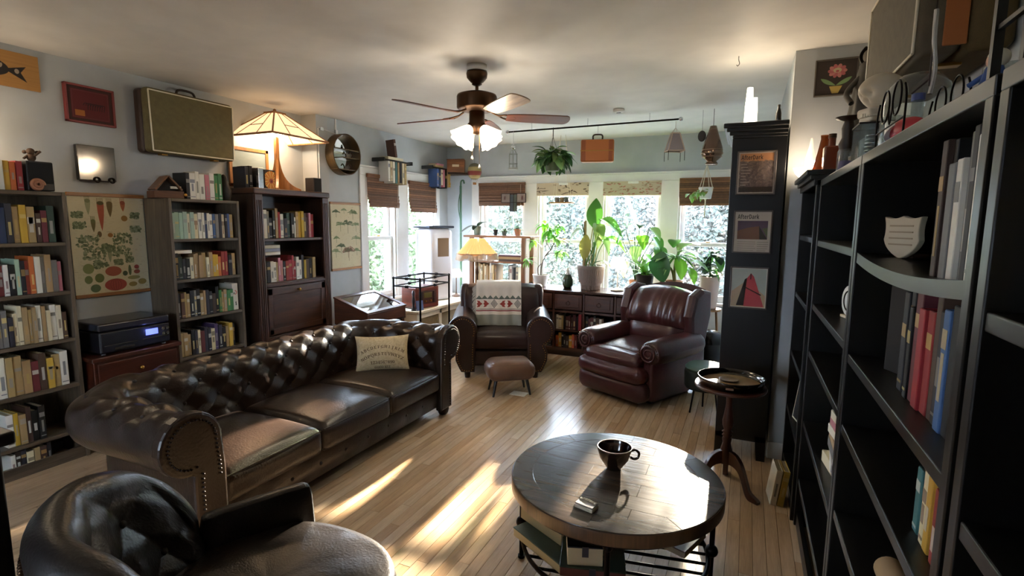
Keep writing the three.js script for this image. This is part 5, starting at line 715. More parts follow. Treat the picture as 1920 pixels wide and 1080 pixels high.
// wall ledges whose books hang below and lie on top
{
  const ledge = (z, w, y) => { const T = thing('wall_ledge', `narrow dark iron ledge above the side window holding ${w > 0.5 ? 'a leaning brown book' : 'blue and yellow books'}`, 'shelf', [XM + 0.036, y, z], PI / 2); K().bx(-w / 2, w / 2, -0.02, 0, 0, 0.13, 0.004).mesh('board', M.black, T); for (const s of [1, -1]) K().bx(s * w / 2 - 0.012, s * w / 2 + 0.012, -0.03, 0.012, -0.03, 0.14, 0.004).mesh('end_bracket', M.black, T); };
  ledge(-5.02, 0.52, 2.19); ledge(-5.98, 0.5, 2.2);
  const hang = (code, z, y, t, h, lb) => { const b = makeBook(code, t, h, 0.13, [XM + 0.105, y - h - 0.021, z], PI / 2, lb, 'books on the wall ledges'); return b; };
  ['w', 'c', 'w', 'e', 't', 'k', 'c', 't'].forEach((c, i) => hang(c, -4.84 - i * 0.044, 2.19, rr(0.026, 0.04), rr(0.21, 0.245), `${COL[c][0]} book hanging ${['first', 'second', 'third', 'fourth', 'fifth', 'sixth', 'seventh', 'last'][i]} in the row under the ledge with the leaning brown book`));
  ['l', 'n', 'c', 'p', 'k', 't', 'y'].forEach((c, i) => hang(c, -5.85 - i * 0.05, 2.2, rr(0.03, 0.045), rr(0.2, 0.24), `${COL[c][0]} book hanging ${['first', 'second', 'third', 'fourth', 'fifth', 'sixth', 'last'][i]} under the ledge nearest the room corner`));
  const flat = (code, z, y, t, L, lb) => { const b = one('book', bookGeo(t, L, 0.12, tint(COL[code][1], 0.02), null), M.book); b.rotation.set(0, PI / 2, PI / 2, 'YXZ'); b.position.set(XM + 0.1, y + t / 2, z - L / 2); return tag(b, lb, 'book', 'books on the wall ledges'); };
  flat('c', -4.98, 2.191, 0.03, 0.28, 'cream book lying flat on the ledge under the leaning brown book'); flat('t', -5.9, 2.201, 0.028, 0.2, 'tan book lying flat on the corner ledge, lower of two'); flat('p', -5.92, 2.23, 0.02, 0.18, 'pink book lying flat on the corner ledge, upper of two');
  const ob = makeBook('b', 0.03, 0.2, 0.14, [XM + 0.1, 2.222, -5.0], 0.2, 'reddish brown book leaning upright on the ledge beside the side window', 'books on the wall ledges', 0); ob.rotation.set(0, rad(75), rad(8), 'YXZ');
  const cs = thing('corner_shelf', 'small dark corner shelf under a little wooden box', 'shelf', [XM + 0.004, 2.135, ZB + 0.004]); K('x').ext([[0, 0], [0.42, 0], [0.38, -0.12], [0.26, -0.24], [0, -0.3]], 0.02, 0.002, [0, 0, 0], [-PI / 2, 0, 0]).mesh('board', M.dark, cs);
  const bx = thing('wooden_box', 'small orange wooden box with a pale printed mark on the corner shelf', 'box', [-3.62, 2.158, -6.2], rad(24)); K('x').bx(-0.115, 0.115, 0, 0.16, -0.08, 0.08, 0.004).mesh('body', wood('#a5652e', 0.5), bx); K('x').bx(-0.118, 0.118, 0.16, 0.172, -0.082, 0.082, 0.003).mesh('lid', wood('#8f5426', 0.5), bx).rotation.z = 0.02; K().bx(-0.045, 0.045, 0.07, 0.1, 0.08, 0.0812).mesh('printed_mark', STD('#cdb896', 0.7), bx);
}
flatPic('flower_tile', 'dark tile picture of a pink flower in a yellow pot', 'picture', [0.413, 2.345, ZR + 0.003], 0, 0.215, 0.205, (c, w, h) => { c.fillStyle = '#33281f'; c.fillRect(0, 0, w, h); c.fillStyle = '#b79a4c'; c.beginPath(); c.moveTo(120, 240); c.lineTo(225, 240); c.lineTo(195, 305); c.lineTo(145, 305); c.fill(); c.fillStyle = '#6f8a58'; for (const s of [1, -1]) { c.beginPath(); c.moveTo(172, 235); c.quadraticCurveTo(172 + s * 60, 170, 172 + s * 125, 165); c.quadraticCurveTo(172 + s * 100, 230, 172, 235); c.fill(); } for (let i = 0; i < 10; i++) { const a = i / 10 * 2 * PI; c.fillStyle = i % 2 ? '#a85a5a' : '#b5726a'; c.beginPath(); c.ellipse(178 + Math.cos(a) * 48, 105 + Math.sin(a) * 34, 30, 18, a, 0, 7); c.fill(); } c.fillStyle = '#b8a982'; c.beginPath(); c.ellipse(178, 100, 34, 22, 0, 0, 7); c.fill(); c.fillStyle = '#a5524f'; c.beginPath(); c.ellipse(178, 108, 14, 10, 0, 0, 7); c.fill(); }, 340, { b: 0.008, m: STD('#4d443a', 0.5), back: STD('#33281f', 0.6) }, 0.012);

// ---------- display desk, radiator cover and the pipe stand ----------
{
  const T = thing('display_case', 'slant topped wooden display case with a glass lid beneath the palm chart', 'display case', [-3.42, 0, -4.15]), mw = wood('#6a3d27', 0.38);
  const side = [[-0.2, 0.5], [0.2, 0.5], [0.2, 0.62], [-0.2, 0.745]];
  for (const z of [-0.3, 0.28]) K('x').ext(side, 0.02, 0.002, [0, 0, z]).mesh('side_panel', mw, T);
  K('z').bx(0.18, 0.2, 0.5, 0.62, -0.28, 0.28, 0.002).mesh('front_panel', mw, T); K('z').bx(-0.2, -0.18, 0.5, 0.735, -0.28, 0.28, 0.002).mesh('back_panel', mw, T); K('z').bx(-0.2, 0.2, 0.5, 0.515, -0.28, 0.28).mesh('floor_board', STD('#9aa2ac', 0.8), T);
  const L = new THREE.Group(); L.name = 'lid'; L.position.set(0, 0.688, 0); L.rotation.z = -Math.atan2(0.125, 0.4); T.add(L);
  const w = 0.218; K('z').bx(-w, -w + 0.045, 0, 0.016, -0.31, 0.31, 0.003).bx(w - 0.045, w, 0, 0.016, -0.31, 0.31, 0.003).bx(-w + 0.045, w - 0.045, 0, 0.016, -0.31, -0.26, 0.003).bx(-w + 0.045, w - 0.045, 0, 0.016, 0.26, 0.31, 0.003).mesh('lid_frame', mw, L); K().bx(-w + 0.04, w - 0.04, 0.006, 0.009, -0.265, 0.265).mesh('lid_glass', M.glass, L);
  for (const [x, z] of [[0.17, 0.27], [0.17, -0.27], [-0.17, 0.27], [-0.17, -0.27]]) K('y').bx(x - 0.022, x + 0.022, 0, 0.5, z - 0.022, z + 0.022, 0.003).mesh('leg', mw, T);
  const nb = thing('specimen_card', 'pale folded card lying inside the glass display case', 'card', [-3.4, 0.517, -4.12], 0.3); K().bx(-0.06, 0.06, 0, 0.004, -0.09, 0.09).mesh('sheet', M.paper, nb);
  const R = thing('radiator_cover', 'cream painted radiator cover with tan grille panels below the side windows', 'radiator cover', [-3.53, 0, -5.35]);
  K().bx(-0.31, 0.31, 0.49, 0.52, -0.86, 0.66, 0.006).mesh('top_board', M.cream, R); for (const z of [-0.84, -0.34, 0.16, 0.62]) K().bx(-0.28, 0.28, 0, 0.49, z - 0.025, z + 0.025, 0.004).mesh('upright', M.cream, R); K().bx(0.26, 0.28, 0, 0.08, -0.82, 0.6).bx(0.26, 0.28, 0.43, 0.49, -0.82, 0.6).mesh('rail', M.cream, R); for (const [a, b] of [[-0.81, -0.37], [-0.31, 0.13], [0.19, 0.59]]) K('z').bx(0.25, 0.262, 0.08, 0.43, a, b).mesh('grille_panel', STD('#a5916a', 0.8, { map: weaveMap }), R);
  // black pipe stand
  const P = thing('pipe_stand', 'black metal pipe stand with two crossbars around the wooden radio', 'stand', [-3.4, 0, -4.98]), pts = [[0.21, 0.3], [0.21, -0.3], [-0.14, -0.3], [-0.14, 0.3]];
  pts.forEach(([x, z], i) => K().bar([x, i > 1 ? 0.52 : 0, z], [x, 0.88, z], 0.011, 10).ball(0.016, x, 0.88, z).mesh('leg', M.blackMetal, P)); for (let i = 0; i < 4; i++) { const a = pts[i], b = pts[(i + 1) % 4]; for (const y of [0.88, 0.79]) K().bar([a[0], y, a[1]], [b[0], y, b[1]], y > 0.8 ? 0.01 : 0.008, 8).cyl(0.017, 0.017, 0.03, (a[0] + b[0]) / 2, y, (a[1] + b[1]) / 2, 10, [i % 2 ? 0 : PI / 2, 0, i % 2 ? PI / 2 : 0]).mesh('crossbar', M.blackMetal, P); }
  const Q = thing('wooden_radio', 'reddish wooden tabletop radio with a brass dial inside the pipe stand', 'radio', [-3.4, 0.52, -4.99], rad(-12)); K('z').rb(0.24, 0.24, 0.36, 0, 0.125, 0, 0.012, undefined, 2).mesh('cabinet', wood('#8f3f22', 0.35), Q); const fp = K('z').bx(0.118, 0.124, 0.05, 0.2, -0.14, 0.14, 0.003).mesh('front_panel', wood('#5a2c18', 0.35), Q); K().bx(0.124, 0.128, 0.12, 0.18, -0.06, 0.06, 0.002).mesh('dial', metal('#8a7a4a', 0.35), fp); for (const z of [-0.1, -0.085, 0.085, 0.1]) K().bx(0.124, 0.128, 0.06, 0.19, z - 0.004, z + 0.004).mesh('slat', M.dark, fp); for (const z of [-0.04, 0.04]) K().cyl(0.011, 0.011, 0.016, 0.13, 0.085, z, 14, [0, 0, PI / 2]).mesh('knob', M.brass, fp);
  const A = thing('white_appliance', 'white rounded upright appliance with a black top rim and a brown label', 'appliance', [-3.6, 0.52, -5.6], rad(-20)); K().rb(0.34, 0.9, 0.38, 0, 0.45, 0, 0.07, undefined, 5).mesh('body', PHY('#d9d9de', 0.25, { clearcoat: 0.4 }), A); K().rb(0.35, 0.03, 0.39, 0, 0.915, 0, 0.014, undefined, 3).mesh('top_rim', STD('#1b2436', 0.3), A); K().bx(0.17, 0.173, 0.55, 0.78, -0.1, 0.07).mesh('label_plate', canvasMat(200, 260, (c, w, h) => { c.fillStyle = '#6d6058'; c.fillRect(0, 0, w, h); c.fillStyle = '#7d6448'; c.fillRect(0, h / 2, w, h / 2); c.fillStyle = '#a59a8c'; c.fillRect(50, 50, 100, 12); c.fillRect(60, 84, 80, 8); c.fillRect(40, 200, 120, 8); }), A);
  const S = thing('glass_figure', 'dark slender figurine standing beside the wooden radio', 'figurine', [-3.32, 0.52, -4.74]); K().lathe([[0, 0], [0.03, 0], [0.026, 0.01], [0.012, 0.05], [0.02, 0.11], [0.012, 0.16], [0.017, 0.19], [0.01, 0.22], [0, 0.225]], 0, 0, 0, 16).mesh('figure', STD('#2c2a30', 0.35), S);
  const F = thing('small_photo', 'small blue patterned photo card leaning by the radio', 'photo', [-3.26, 0.52, -4.78], rad(70)); K().bx(-0.045, 0.045, 0, 0.11, -0.004, 0.004).mesh('card', canvasMat(90, 110, (c, w, h) => { c.fillStyle = '#5a6a90'; c.fillRect(0, 0, w, h); for (let i = 0; i < 90; i++) { c.fillStyle = pick(['#8d97b4', '#39466a', '#b9bccb']); c.fillRect(rnd() * w, rnd() * h, 7, 7); } }), F).rotation.x = -0.15;
  const V = thing('glass_vase', 'clear glass vase on the sill beside the display case', 'vase', [XM + 0.02, SILL, -4.75]); K().lathe([[0, 0], [0.02, 0], [0.024, 0.01], [0.018, 0.04], [0.026, 0.1], [0.02, 0.12]], 0, 0, 0, 18).mesh('vase', M.glass, V);
}
// ---------- lamps ----------
function pleated(r0, r1, y0, y1, n, amp, wave) { return grid((u, v) => { const th = u * 2 * PI, r = r0 + (r1 - r0) * v + amp * Math.cos(th * n), y = y0 + (y1 - y0) * v + (wave ? wave * Math.cos(th * 8) * (1 - v) ** 3 : 0); return [r * Math.cos(th), y, r * Math.sin(th)]; }, n * 4, 8); }
{
  // mission lamp with a square glass shade
  const T = thing('mission_lamp', 'lit mission style table lamp with pyramid glass shade and flared wooden base', 'lamp', [-3.86, 1.766, -3.46], rad(90));
  const sh = new THREE.Color(1, 0.66, 0.36), pane = glow(sh, 0.5, '#f0cfa0'), b = 0.31, t = 0.055, y0 = 0.445, y1 = 0.665;
  const cs = [[1, 1], [1, -1], [-1, -1], [-1, 1]];
  for (let i = 0; i < 4; i++) { const p = cs[i], q = cs[(i + 1) % 4], A = [p[0] * b, y0, p[1] * b], B = [q[0] * b, y0, q[1] * b], C = [q[0] * t, y1, q[1] * t], D = [p[0] * t, y1, p[1] * t], g = new THREE.BufferGeometry(); g.setAttribute('position', new THREE.Float32BufferAttribute([...A, ...B, ...C, ...A, ...C, ...D], 3)); K().add(g).mesh('glass_panel', pane, T); const f = K(), lp = (a, c, k) => a.map((v, j) => v + (c[j] - v) * k); f.bar(A, B, 0.009, 6).bar(A, D, 0.007, 6).bar(D, C, 0.007, 6).bar(lp(A, B, 0.3), lp(D, C, 0.3), 0.0045, 5).bar(lp(A, B, 0.7), lp(D, C, 0.7), 0.0045, 5).bar(lp(lp(A, B, 0.3), lp(D, C, 0.3), 0.45), lp(lp(A, B, 0.7), lp(D, C, 0.7), 0.45), 0.0045, 5); f.mesh('shade_frame', M.honey, T); }
  K().bx(-0.065, 0.065, y1, y1 + 0.012, -0.065, 0.065, 0.003).ball(0.014, 0, y1 + 0.03, 0).mesh('cap', M.honey, T);
  for (let i = 0; i < 4; i++) { const s = new THREE.Shape(); s.moveTo(0.012, 0.33); s.bezierCurveTo(0.03, 0.16, 0.05, 0.06, 0.19, 0.012); s.lineTo(0.19, 0); s.lineTo(0.012, 0); s.closePath(); const m = K('y').ext(s, 0.02, 0.002, [0, 0, -0.01]).mesh('flared_foot', M.honey, T); m.rotation.y = PI / 4 + i * PI / 2; }
  K('y').bx(-0.016, 0.016, 0, y0 + 0.02, -0.016, 0.016, 0.002).mesh('post', M.honey, T); for (const s of [1, -1]) K().ball(0.03, s * 0.055, y0 + 0.045, 0, [1, 1.2, 1]).mesh('light_bulb', glow(new THREE.Color(1, 0.8, 0.5), 6), T);
  for (const s of [1, -1]) bulb(T, s * 0.055, y0 + 0.05, 0, 1.5);
  // fringed floor lamp
  const F = thing('floor_lamp', 'lit floor lamp with a pleated amber shade and pale fringe behind the armchair', 'lamp', [-2.78, 0, -5.22]);
  one('shade', pleated(0.225, 0.075, 1.14, 1.315, 44, 0.007, 0.014), glow(new THREE.Color(1, 0.5, 0.18), 0.42, '#d8a468'), F); const fr = K(); for (let i = 0; i < 170; i++) { const a = i / 170 * 2 * PI, r = 0.228, w = 0.012 * Math.cos(a * 8); fr.bar([r * Math.cos(a), 1.145 + w, r * Math.sin(a)], [r * 1.07 * Math.cos(a), 1.075 + w * 0.5, r * 1.07 * Math.sin(a)], 0.0034, 4); } fr.mesh('fringe', STD('#cbb9a2', 0.9), F).userData.kind = 'stuff'; K().torus(0.227, 0.006, 0, 1.145, 0, [PI / 2, 0, 0], PI * 2, 6, 60).mesh('trim_band', STD('#a5602c', 0.7), F);
  K().lathe([[0.007, 1.3], [0.007, 1.0], [0.016, 0.97], [0.02, 0.93], [0.01, 0.9], [0.012, 0.5], [0.02, 0.45], [0.012, 0.4], [0.014, 0.06], [0.05, 0.04], [0.13, 0.02], [0.13, 0], [0, 0]], 0, 0, 0, 20).mesh('pole', M.bronze, F); bulb(F, 0, 1.2, 0, 0.9); K().ball(0.03, 0, 1.2, 0).mesh('light_bulb', glow(new THREE.Color(1, 0.75, 0.4), 5), F);
  // small lamp on the radiator cover
  const tl = (label, pos, s, e, sc, stem, bc, I) => { const L = thing('table_lamp', label, 'lamp', pos); one('shade', pleated(0.085 * s, 0.045 * s, 0.21 * s + stem, 0.3 * s + stem, 26, 0.002), glow(sc, e, '#f3e2c6'), L); K().lathe([[0, 0.24 * s + stem], [0.006, 0.24 * s + stem], [0.007, 0.05], [0.016, 0.04], [0.02, 0.03], [0.055 * s, 0.02], [0.06 * s, 0], [0, 0]], 0, 0, 0, 20).mesh('base', bc, L); K().ball(0.018, 0, 0.25 * s + stem, 0).mesh('light_bulb', glow(sc, 5), L); bulb(L, 0, 0.25 * s + stem, 0, I); };
  tl('small lit lamp with pleated cream shade on the radiator cover', [-3.47, 0.52, -5.93], 1.1, 0.7, new THREE.Color(1, 0.72, 0.42), 0.03, M.walnut, 0.5);
  tl('white lamp with a bright pale shade between potted plants on the sideboard', [-1.29, 0.75, -5.75], 1.25, 1.6, new THREE.Color(1, 0.9, 0.78), 0.0, M.ceramic, 0.35);
  // lamp at the near end of the wide bookcase
  const W = thing('glass_shade_lamp', 'small lit lamp with an opal glass shade on the wide brown bookcase', 'lamp', [-3.88, 1.656, -1.42]); K().lathe([[0.075, 0.31], [0.08, 0.33], [0.07, 0.37], [0.04, 0.41], [0.02, 0.42]], 0, 0, 0, 24).mesh('shade', glow(new THREE.Color(1, 0.76, 0.46), 1.6), W); K().lathe([[0, 0.4], [0.008, 0.4], [0.008, 0.06], [0.02, 0.04], [0.05, 0.02], [0.055, 0], [0, 0]], 0, 0, 0, 18).mesh('base', M.bronze, W); bulb(W, 0, 0.33, 0, 1.0);
  // tall glass up-light on the tower
  const U = thing('candle_lamp', 'pair of bright white tube lamps standing on the black tower', 'lamp', [-0.035, 2.105, -3.66]); K().lathe([[0, 0], [0.026, 0], [0.024, 0.12], [0.017, 0.235], [0, 0.24]], 0, 0, 0, 18).mesh('tall_tube', glow(new THREE.Color(1, 0.88, 0.68), 2.6), U); K().lathe([[0, 0], [0.016, 0], [0.014, 0.1], [0.011, 0.18], [0, 0.182]], 0.034, 0, -0.03, 16).mesh('short_tube', glow(new THREE.Color(1, 0.88, 0.68), 2.2), U); bulb(U, 0, 0.15, 0, 0.9, new THREE.Color(1, 0.82, 0.58), 2);
  const pc = tag(K().lathe([[0, 0], [0.018, 0], [0.016, 0.06], [0.008, 0.09], [0.008, 0.11], [0, 0.11]], 0, 0, 0, 14).mesh('bottle', STD('#2a241e', 0.3)), 'small dark bottle on the back corner of the black tower', 'bottle'); pc.position.set(0.13, 2.105, -3.6);
  // shell lamp
  const Sh = thing('shell_lamp', 'lit white bowl lamp with a tall pink tipped cone on the crowned black bookcase', 'lamp', [0.275, 1.762, -3.45]); K().lathe([[0, 0], [0.02, 0.004], [0.045, 0.03], [0.058, 0.062], [0.054, 0.062], [0.04, 0.034], [0, 0.012]], 0, 0, 0, 28).mesh('bowl', glow(new THREE.Color(1, 0.8, 0.48), 1.7), Sh); K().add(grid((u, v) => { const th = u * 2 * PI + v * 3, r = 0.034 * (1 - v) * (1 + 0.12 * Math.cos(th * 4)) + 0.004; return [0.03 + r * Math.cos(u * 2 * PI), 0.03 + 0.2 * v, -0.03 + r * Math.sin(u * 2 * PI)]; }, 32, 14)).mesh('cone', glow(new THREE.Color(1, 0.72, 0.5), 0.5, '#e2c0a8'), Sh); bulb(Sh, 0, 0.085, 0, 0.75);
}
// ---------- plant shelf in front of the first back window ----------
{
  const T = thing('plant_shelf', 'honey coloured open wooden shelf unit with plants on top, before the back window', 'shelf unit', [-2.76, 0, -5.83]);
  const mw = wood('#a06c42', 0.5); for (const s of [1, -1]) for (const z of [-0.13, 0.13]) K('y').bx(s * 0.35 - 0.025, s * 0.35 + 0.025, 0, 1.32, z - 0.02, z + 0.02, 0.003).mesh('post', mw, T);
  for (const y of [0.35, 0.72, 1.03]) K('x').bx(-0.37, 0.37, y - 0.022, y, -0.15, 0.15, 0.003).mesh('shelf', mw, T); K('x').bx(-0.45, 0.45, 1.315, 1.34, -0.17, 0.17, 0.004).mesh('top_board', mw, T);
  bookRow('ttttctcttwcttc', [-3.08, 0.72, -5.72], [1, 0, 0], 0, 0.3, { h: [0.24, 0.29], t: [0.014, 0.026], d: 0.2, place: 'lower shelf of the honey shelf unit', group: 'records and books in the honey shelf unit' }); bookRow('gwgkc', [-2.62, 0.72, -5.72], [1, 0, 0], 0, 0.16, { h: [0.22, 0.28], t: [0.016, 0.034], d: 0.2, place: 'lower shelf of the honey shelf unit', group: 'records and books in the honey shelf unit' });
  [['b', 0.025], ['t', 0.03], ['m', 0.022]].reduce((y, [c, t], i) => { const b = one('book', bookGeo(t, 0.3, 0.2, tint(COL[c][1], 0.02), null), M.book); b.rotation.set(0, 0, PI / 2); b.position.set(-2.46, y + t / 2, -5.83); tag(b, `${['brown', 'tan', 'maroon'][i]} book lying flat, ${['bottom', 'middle', 'top'][i]} of the pile in the honey shelf unit`, 'book', 'records and books in the honey shelf unit'); return y + t; }, 1.03);
  const kn = thing('pine_cone', 'small brown pine cone at the end of the sideboard by the shelf unit', 'pine cone', [-2.28, 0.75, -5.62]); K().ball(0.03, 0, 0.03, 0, [1, 1.1, 1]).mesh('cone', STD('#4a2f1a', 0.9, { map: woodMap }), kn);
}
// ---------- plants ----------
const leafMat = (c) => PHY(c, 0.55, { transmission: 0.35, thickness: 0 });
const LG = { mid: leafMat('#4f8a34'), deep: leafMat('#2f5f2c'), pale: leafMat('#8ab46a'), lime: leafMat('#7fbf3c'), grey: leafMat('#9aa78c'), old: leafMat('#9a9448'), variegated: leafMat('#7d9a54'), dark: leafMat('#20402a') };
const leafCache = {};
function leafGeo(shape, droop) {   // unit length along +z, base at origin
  const key = shape + droop; if (leafCache[key]) return leafCache[key];
  const W = { heart: (t) => 0.42 * Math.pow(Math.sin(PI * Math.pow(t, 0.62)), 0.8), lance: (t) => 0.17 * Math.pow(Math.sin(PI * Math.pow(t, 0.8)), 0.8), strap: (t) => 0.07 * Math.pow(Math.max(0, 1 - t ** 3), 0.6), oval: (t) => 0.28 * Math.pow(Math.sin(PI * t), 0.7) }[shape];
  return (leafCache[key] = grid((u, v) => { const s = 2 * u - 1, w = W(clamp(v, 0.02, 0.99)), a = -droop * v, y = Math.sin(a) * v * 0.75 + Math.abs(s) * w * 0.28, z = v * (1 - 0.28 * droop * v * 0.7); return [s * w, y, z]; }, 4, 8));
}
function leaf(parent, shape, base, az, el, len, mat, droop = 0.8, roll = 0, wid = 1) { const m = one('leaf', leafGeo(shape, droop), mat, parent); m.position.set(...base); m.rotation.set(-el, az, roll, 'YXZ'); m.scale.set(len * wid, len, len); return m; }
function stalkLeaf(T, root, tip, az, el, len, shape, mat, droop, sm, wid = 1) { const mid = [(root[0] + tip[0]) / 2 - (tip[0] - root[0]) * 0.12, (root[1] + tip[1]) / 2 + 0.02, (root[2] + tip[2]) / 2 - (tip[2] - root[2]) * 0.12]; K().tube([root, mid, tip], 0.005, 10, 6).mesh('stalk', sm || LG.mid, T); return leaf(T, shape, tip, az, el, len, mat, droop, rr(-0.2, 0.2), wid); }
function potted(label, pos, pot, name = 'potted_plant') { const T = thing(name, label, 'plant', pos); K().lathe(pot.p, 0, 0, 0, 28).mesh('pot', pot.m, T); const top = pot.p.reduce((a, q) => Math.max(a, q[1]), 0); K().cyl(pot.s, pot.s, 0.012, 0, top - 0.02, 0, 20).mesh('soil', M.soil, T); return [T, top]; }
const bowl = (r, h, b = 0.7) => [[0, 0], [r * b, 0], [r * b * 1.03, h * 0.05], [r, h * 0.95], [r * 1.02, h], [r * 0.93, h], [r * b, h * 0.2], [0, h * 0.2]];
{
  { // feathery twig plant
    const [T] = potted('feathery green plant with a crooked bare stem in a round white pot on the sideboard', [-2.2, 0.75, -5.74], { p: bowl(0.1, 0.14, 0.6), m: M.ceramic, s: 0.09 });
    const br = STD('#4a4038', 0.8); K().tube([[0, 0.12, 0], [0.01, 0.24, 0.01], [0.05, 0.36, 0], [0.12, 0.44, 0.01], [0.16, 0.52, 0]], 0.007, 30, 6).tube([[0.12, 0.44, 0.01], [0.06, 0.55, 0.02], [0.04, 0.68, 0.01]], 0.005, 16, 6).tube([[0.05, 0.36, 0], [0.13, 0.4, 0.03], [0.24, 0.39, 0.04]], 0.004, 16, 6).tube([[-0.03, 0.12, 0.01], [-0.03, 0.22, 0.03], [0.005, 0.27, 0.01]], 0.005, 12, 6).mesh('stem', br, T);
    for (const [x, y, z, s, n] of [[0.1, 0.66, 0, 0.17, 16], [0.17, 0.57, 0.02, 0.16, 14], [0.04, 0.72, 0.02, 0.15, 14], [-0.1, 0.52, 0.02, 0.12, 10], [0.25, 0.42, 0.04, 0.13, 14], [0.2, 0.7, -0.03, 0.13, 12], [-0.16, 0.3, 0.04, 0.13, 9]]) for (let i = 0; i < n; i++) leaf(T, 'lance', [x + rr(-0.02, 0.02), y + rr(-0.02, 0.02), z + rr(-0.02, 0.02)], rr(0, 2 * PI), rr(-0.6, 0.9), s * rr(0.7, 1.1), pick([LG.mid, LG.lime, LG.pale]), 0.9);
  }
  { const T = thing('green_jar', 'round dark green glass jar with moss on the sideboard', 'jar', [-1.86, 0.75, -5.72]); K().lathe([[0, 0], [0.045, 0], [0.065, 0.05], [0.06, 0.11], [0.04, 0.15], [0.042, 0.16]], 0, 0, 0, 24).mesh('glass', PHY('#3c5238', 0.1, { transmission: 0.5, thickness: 0 }), T); K().ball(0.045, 0, 0.055, 0, [1, 0.8, 1]).mesh('moss', STD('#31452a', 0.95), T); K().lathe([[0, 0.15], [0.026, 0.152], [0.02, 0.2], [0.006, 0.24], [0, 0.24]], 0, 0, 0, 14).mesh('stopper', M.ceramic, T); }
  { // big ribbed pot
    const [T] = potted('tall broad-leaved plant in a ribbed brown stoneware pot on the sideboard', [-1.6, 0.75, -5.76], { p: [[0, 0], [0.105, 0], [0.108, 0.05], [0.13, 0.08], [0.148, 0.23], [0.158, 0.24], [0.158, 0.275], [0.143, 0.275], [0.13, 0.2], [0, 0.2]], m: STD('#7d7068', 0.6, { map: plasterMap }), s: 0.142 });
    const rb = K(); for (let i = 0; i < 40; i++) { const a = i / 40 * 2 * PI; rb.bar([0.128 * Math.cos(a), 0.08, 0.128 * Math.sin(a)], [0.146 * Math.cos(a), 0.23, 0.146 * Math.sin(a)], 0.006, 5); rb.bar([0.104 * Math.cos(a), 0.004, 0.104 * Math.sin(a)], [0.108 * Math.cos(a), 0.05, 0.108 * Math.sin(a)], 0.006, 5); } rb.mesh('ribs', STD('#857870', 0.6), T);
    K('y').cyl(0.02, 0.016, 0.55, -0.075, 0.5, 0.02, 10).mesh('moss_pole', STD('#8a7358', 0.95), T);
    for (let i = 0; i < 9; i++) K().bar([rr(-0.08, 0.08), 0.25, rr(-0.06, 0.06)], [rr(-0.1, 0.12), rr(0.5, 0.75), rr(-0.08, 0.08)], 0.006, 6).mesh('stalk', pick([LG.mid, LG.deep, LG.old]), T);
    const s = (rt, tp, az, el, len, sh, m, dr, w) => stalkLeaf(T, rt, tp, az, el, len, sh, m, dr, LG.deep, w);
    s([0, 0.25, 0], [0.03, 0.7, 0.02], 0.3, 1.35, 0.36, 'lance', LG.mid, 0.25, 1.5); s([0.02, 0.25, 0.02], [0.1, 0.78, 0.02], 1.2, 0.2, 0.32, 'heart', LG.mid, 1.5, 0.75); s([0.03, 0.25, 0], [0.07, 0.74, 0.04], 0.5, -0.5, 0.3, 'heart', LG.variegated, 0.9, 0.6); s([-0.02, 0.25, 0], [-0.12, 0.68, 0.02], -1.4, -0.3, 0.26, 'heart', LG.grey, 1.2, 0.7); s([-0.05, 0.25, 0.03], [-0.05, 0.62, 0.05], 0.1, -1.1, 0.3, 'oval', LG.old, 0.5, 0.8); s([0.05, 0.25, 0.02], [0.1, 0.6, 0.05], 1.1, -0.35, 0.26, 'heart', LG.pale, 0.9, 0.6); s([0, 0.25, -0.04], [0.05, 0.72, -0.06], 2.4, 0.4, 0.3, 'heart', LG.lime, 1.1, 0.7); s([0.04, 0.25, 0], [0.16, 0.58, -0.02], 1.4, 0.1, 0.28, 'heart', LG.lime, 1.2, 0.6); s([0.02, 0.25, 0.05], [0.12, 0.33, 0.06], 1.3, 0.1, 0.16, 'oval', LG.lime, 0.8, 0.9);
  }
  { // spider plant in a dark basket
    const [T] = potted('spiky green spider plant in a dark brown basket pot on the sideboard', [-0.99, 0.75, -5.74], { p: bowl(0.095, 0.2, 0.78), m: wood('#33271d', 0.8), s: 0.085 });
    for (let i = 0; i < 34; i++) leaf(T, 'strap', [rr(-0.03, 0.03), 0.19, rr(-0.03, 0.03)], rr(0, 2 * PI), rr(0.5, 1.45), rr(0.2, 0.34), pick([LG.lime, LG.pale, LG.mid]), rr(0.6, 1.5), 0, 1);
  }
  { const [T] = potted('climbing plant with large heart leaves behind the spider plant on the sideboard', [-1.12, 0.75, -5.88], { p: bowl(0.07, 0.12), m: M.terr, s: 0.06 }); for (const [x, y, z, az, el, l, m] of [[-0.1, 0.68, 0.1, -1.2, -0.7, 0.22, LG.deep], [0.07, 0.62, 0.1, 0.4, -0.5, 0.2, LG.lime], [0.15, 0.7, 0.06, 1.0, -0.3, 0.2, LG.pale], [0.02, 0.5, 0.12, 0.1, -0.8, 0.19, LG.pale], [0.2, 0.6, 0.08, 1.1, -0.6, 0.2, LG.mid], [-0.06, 0.33, 0.1, -0.8, -0.9, 0.2, LG.grey], [-0.02, 0.6, 0.02, 2.2, 0.1, 0.2, LG.lime], [0.1, 0.42, 0.1, 0.9, -0.2, 0.16, LG.lime], [0.25, 0.5, 0.1, 0.6, -0.7, 0.22, LG.mid], [-0.14, 0.55, 0.06, -1.3, -0.3, 0.18, LG.lime], [0.04, 0.74, 0.05, 0.2, 0.2, 0.18, LG.deep]]) stalkLeaf(T, [0, 0.11, 0], [x, y, z], az, el, l, 'heart', m, 0.6, LG.deep, 0.85); }
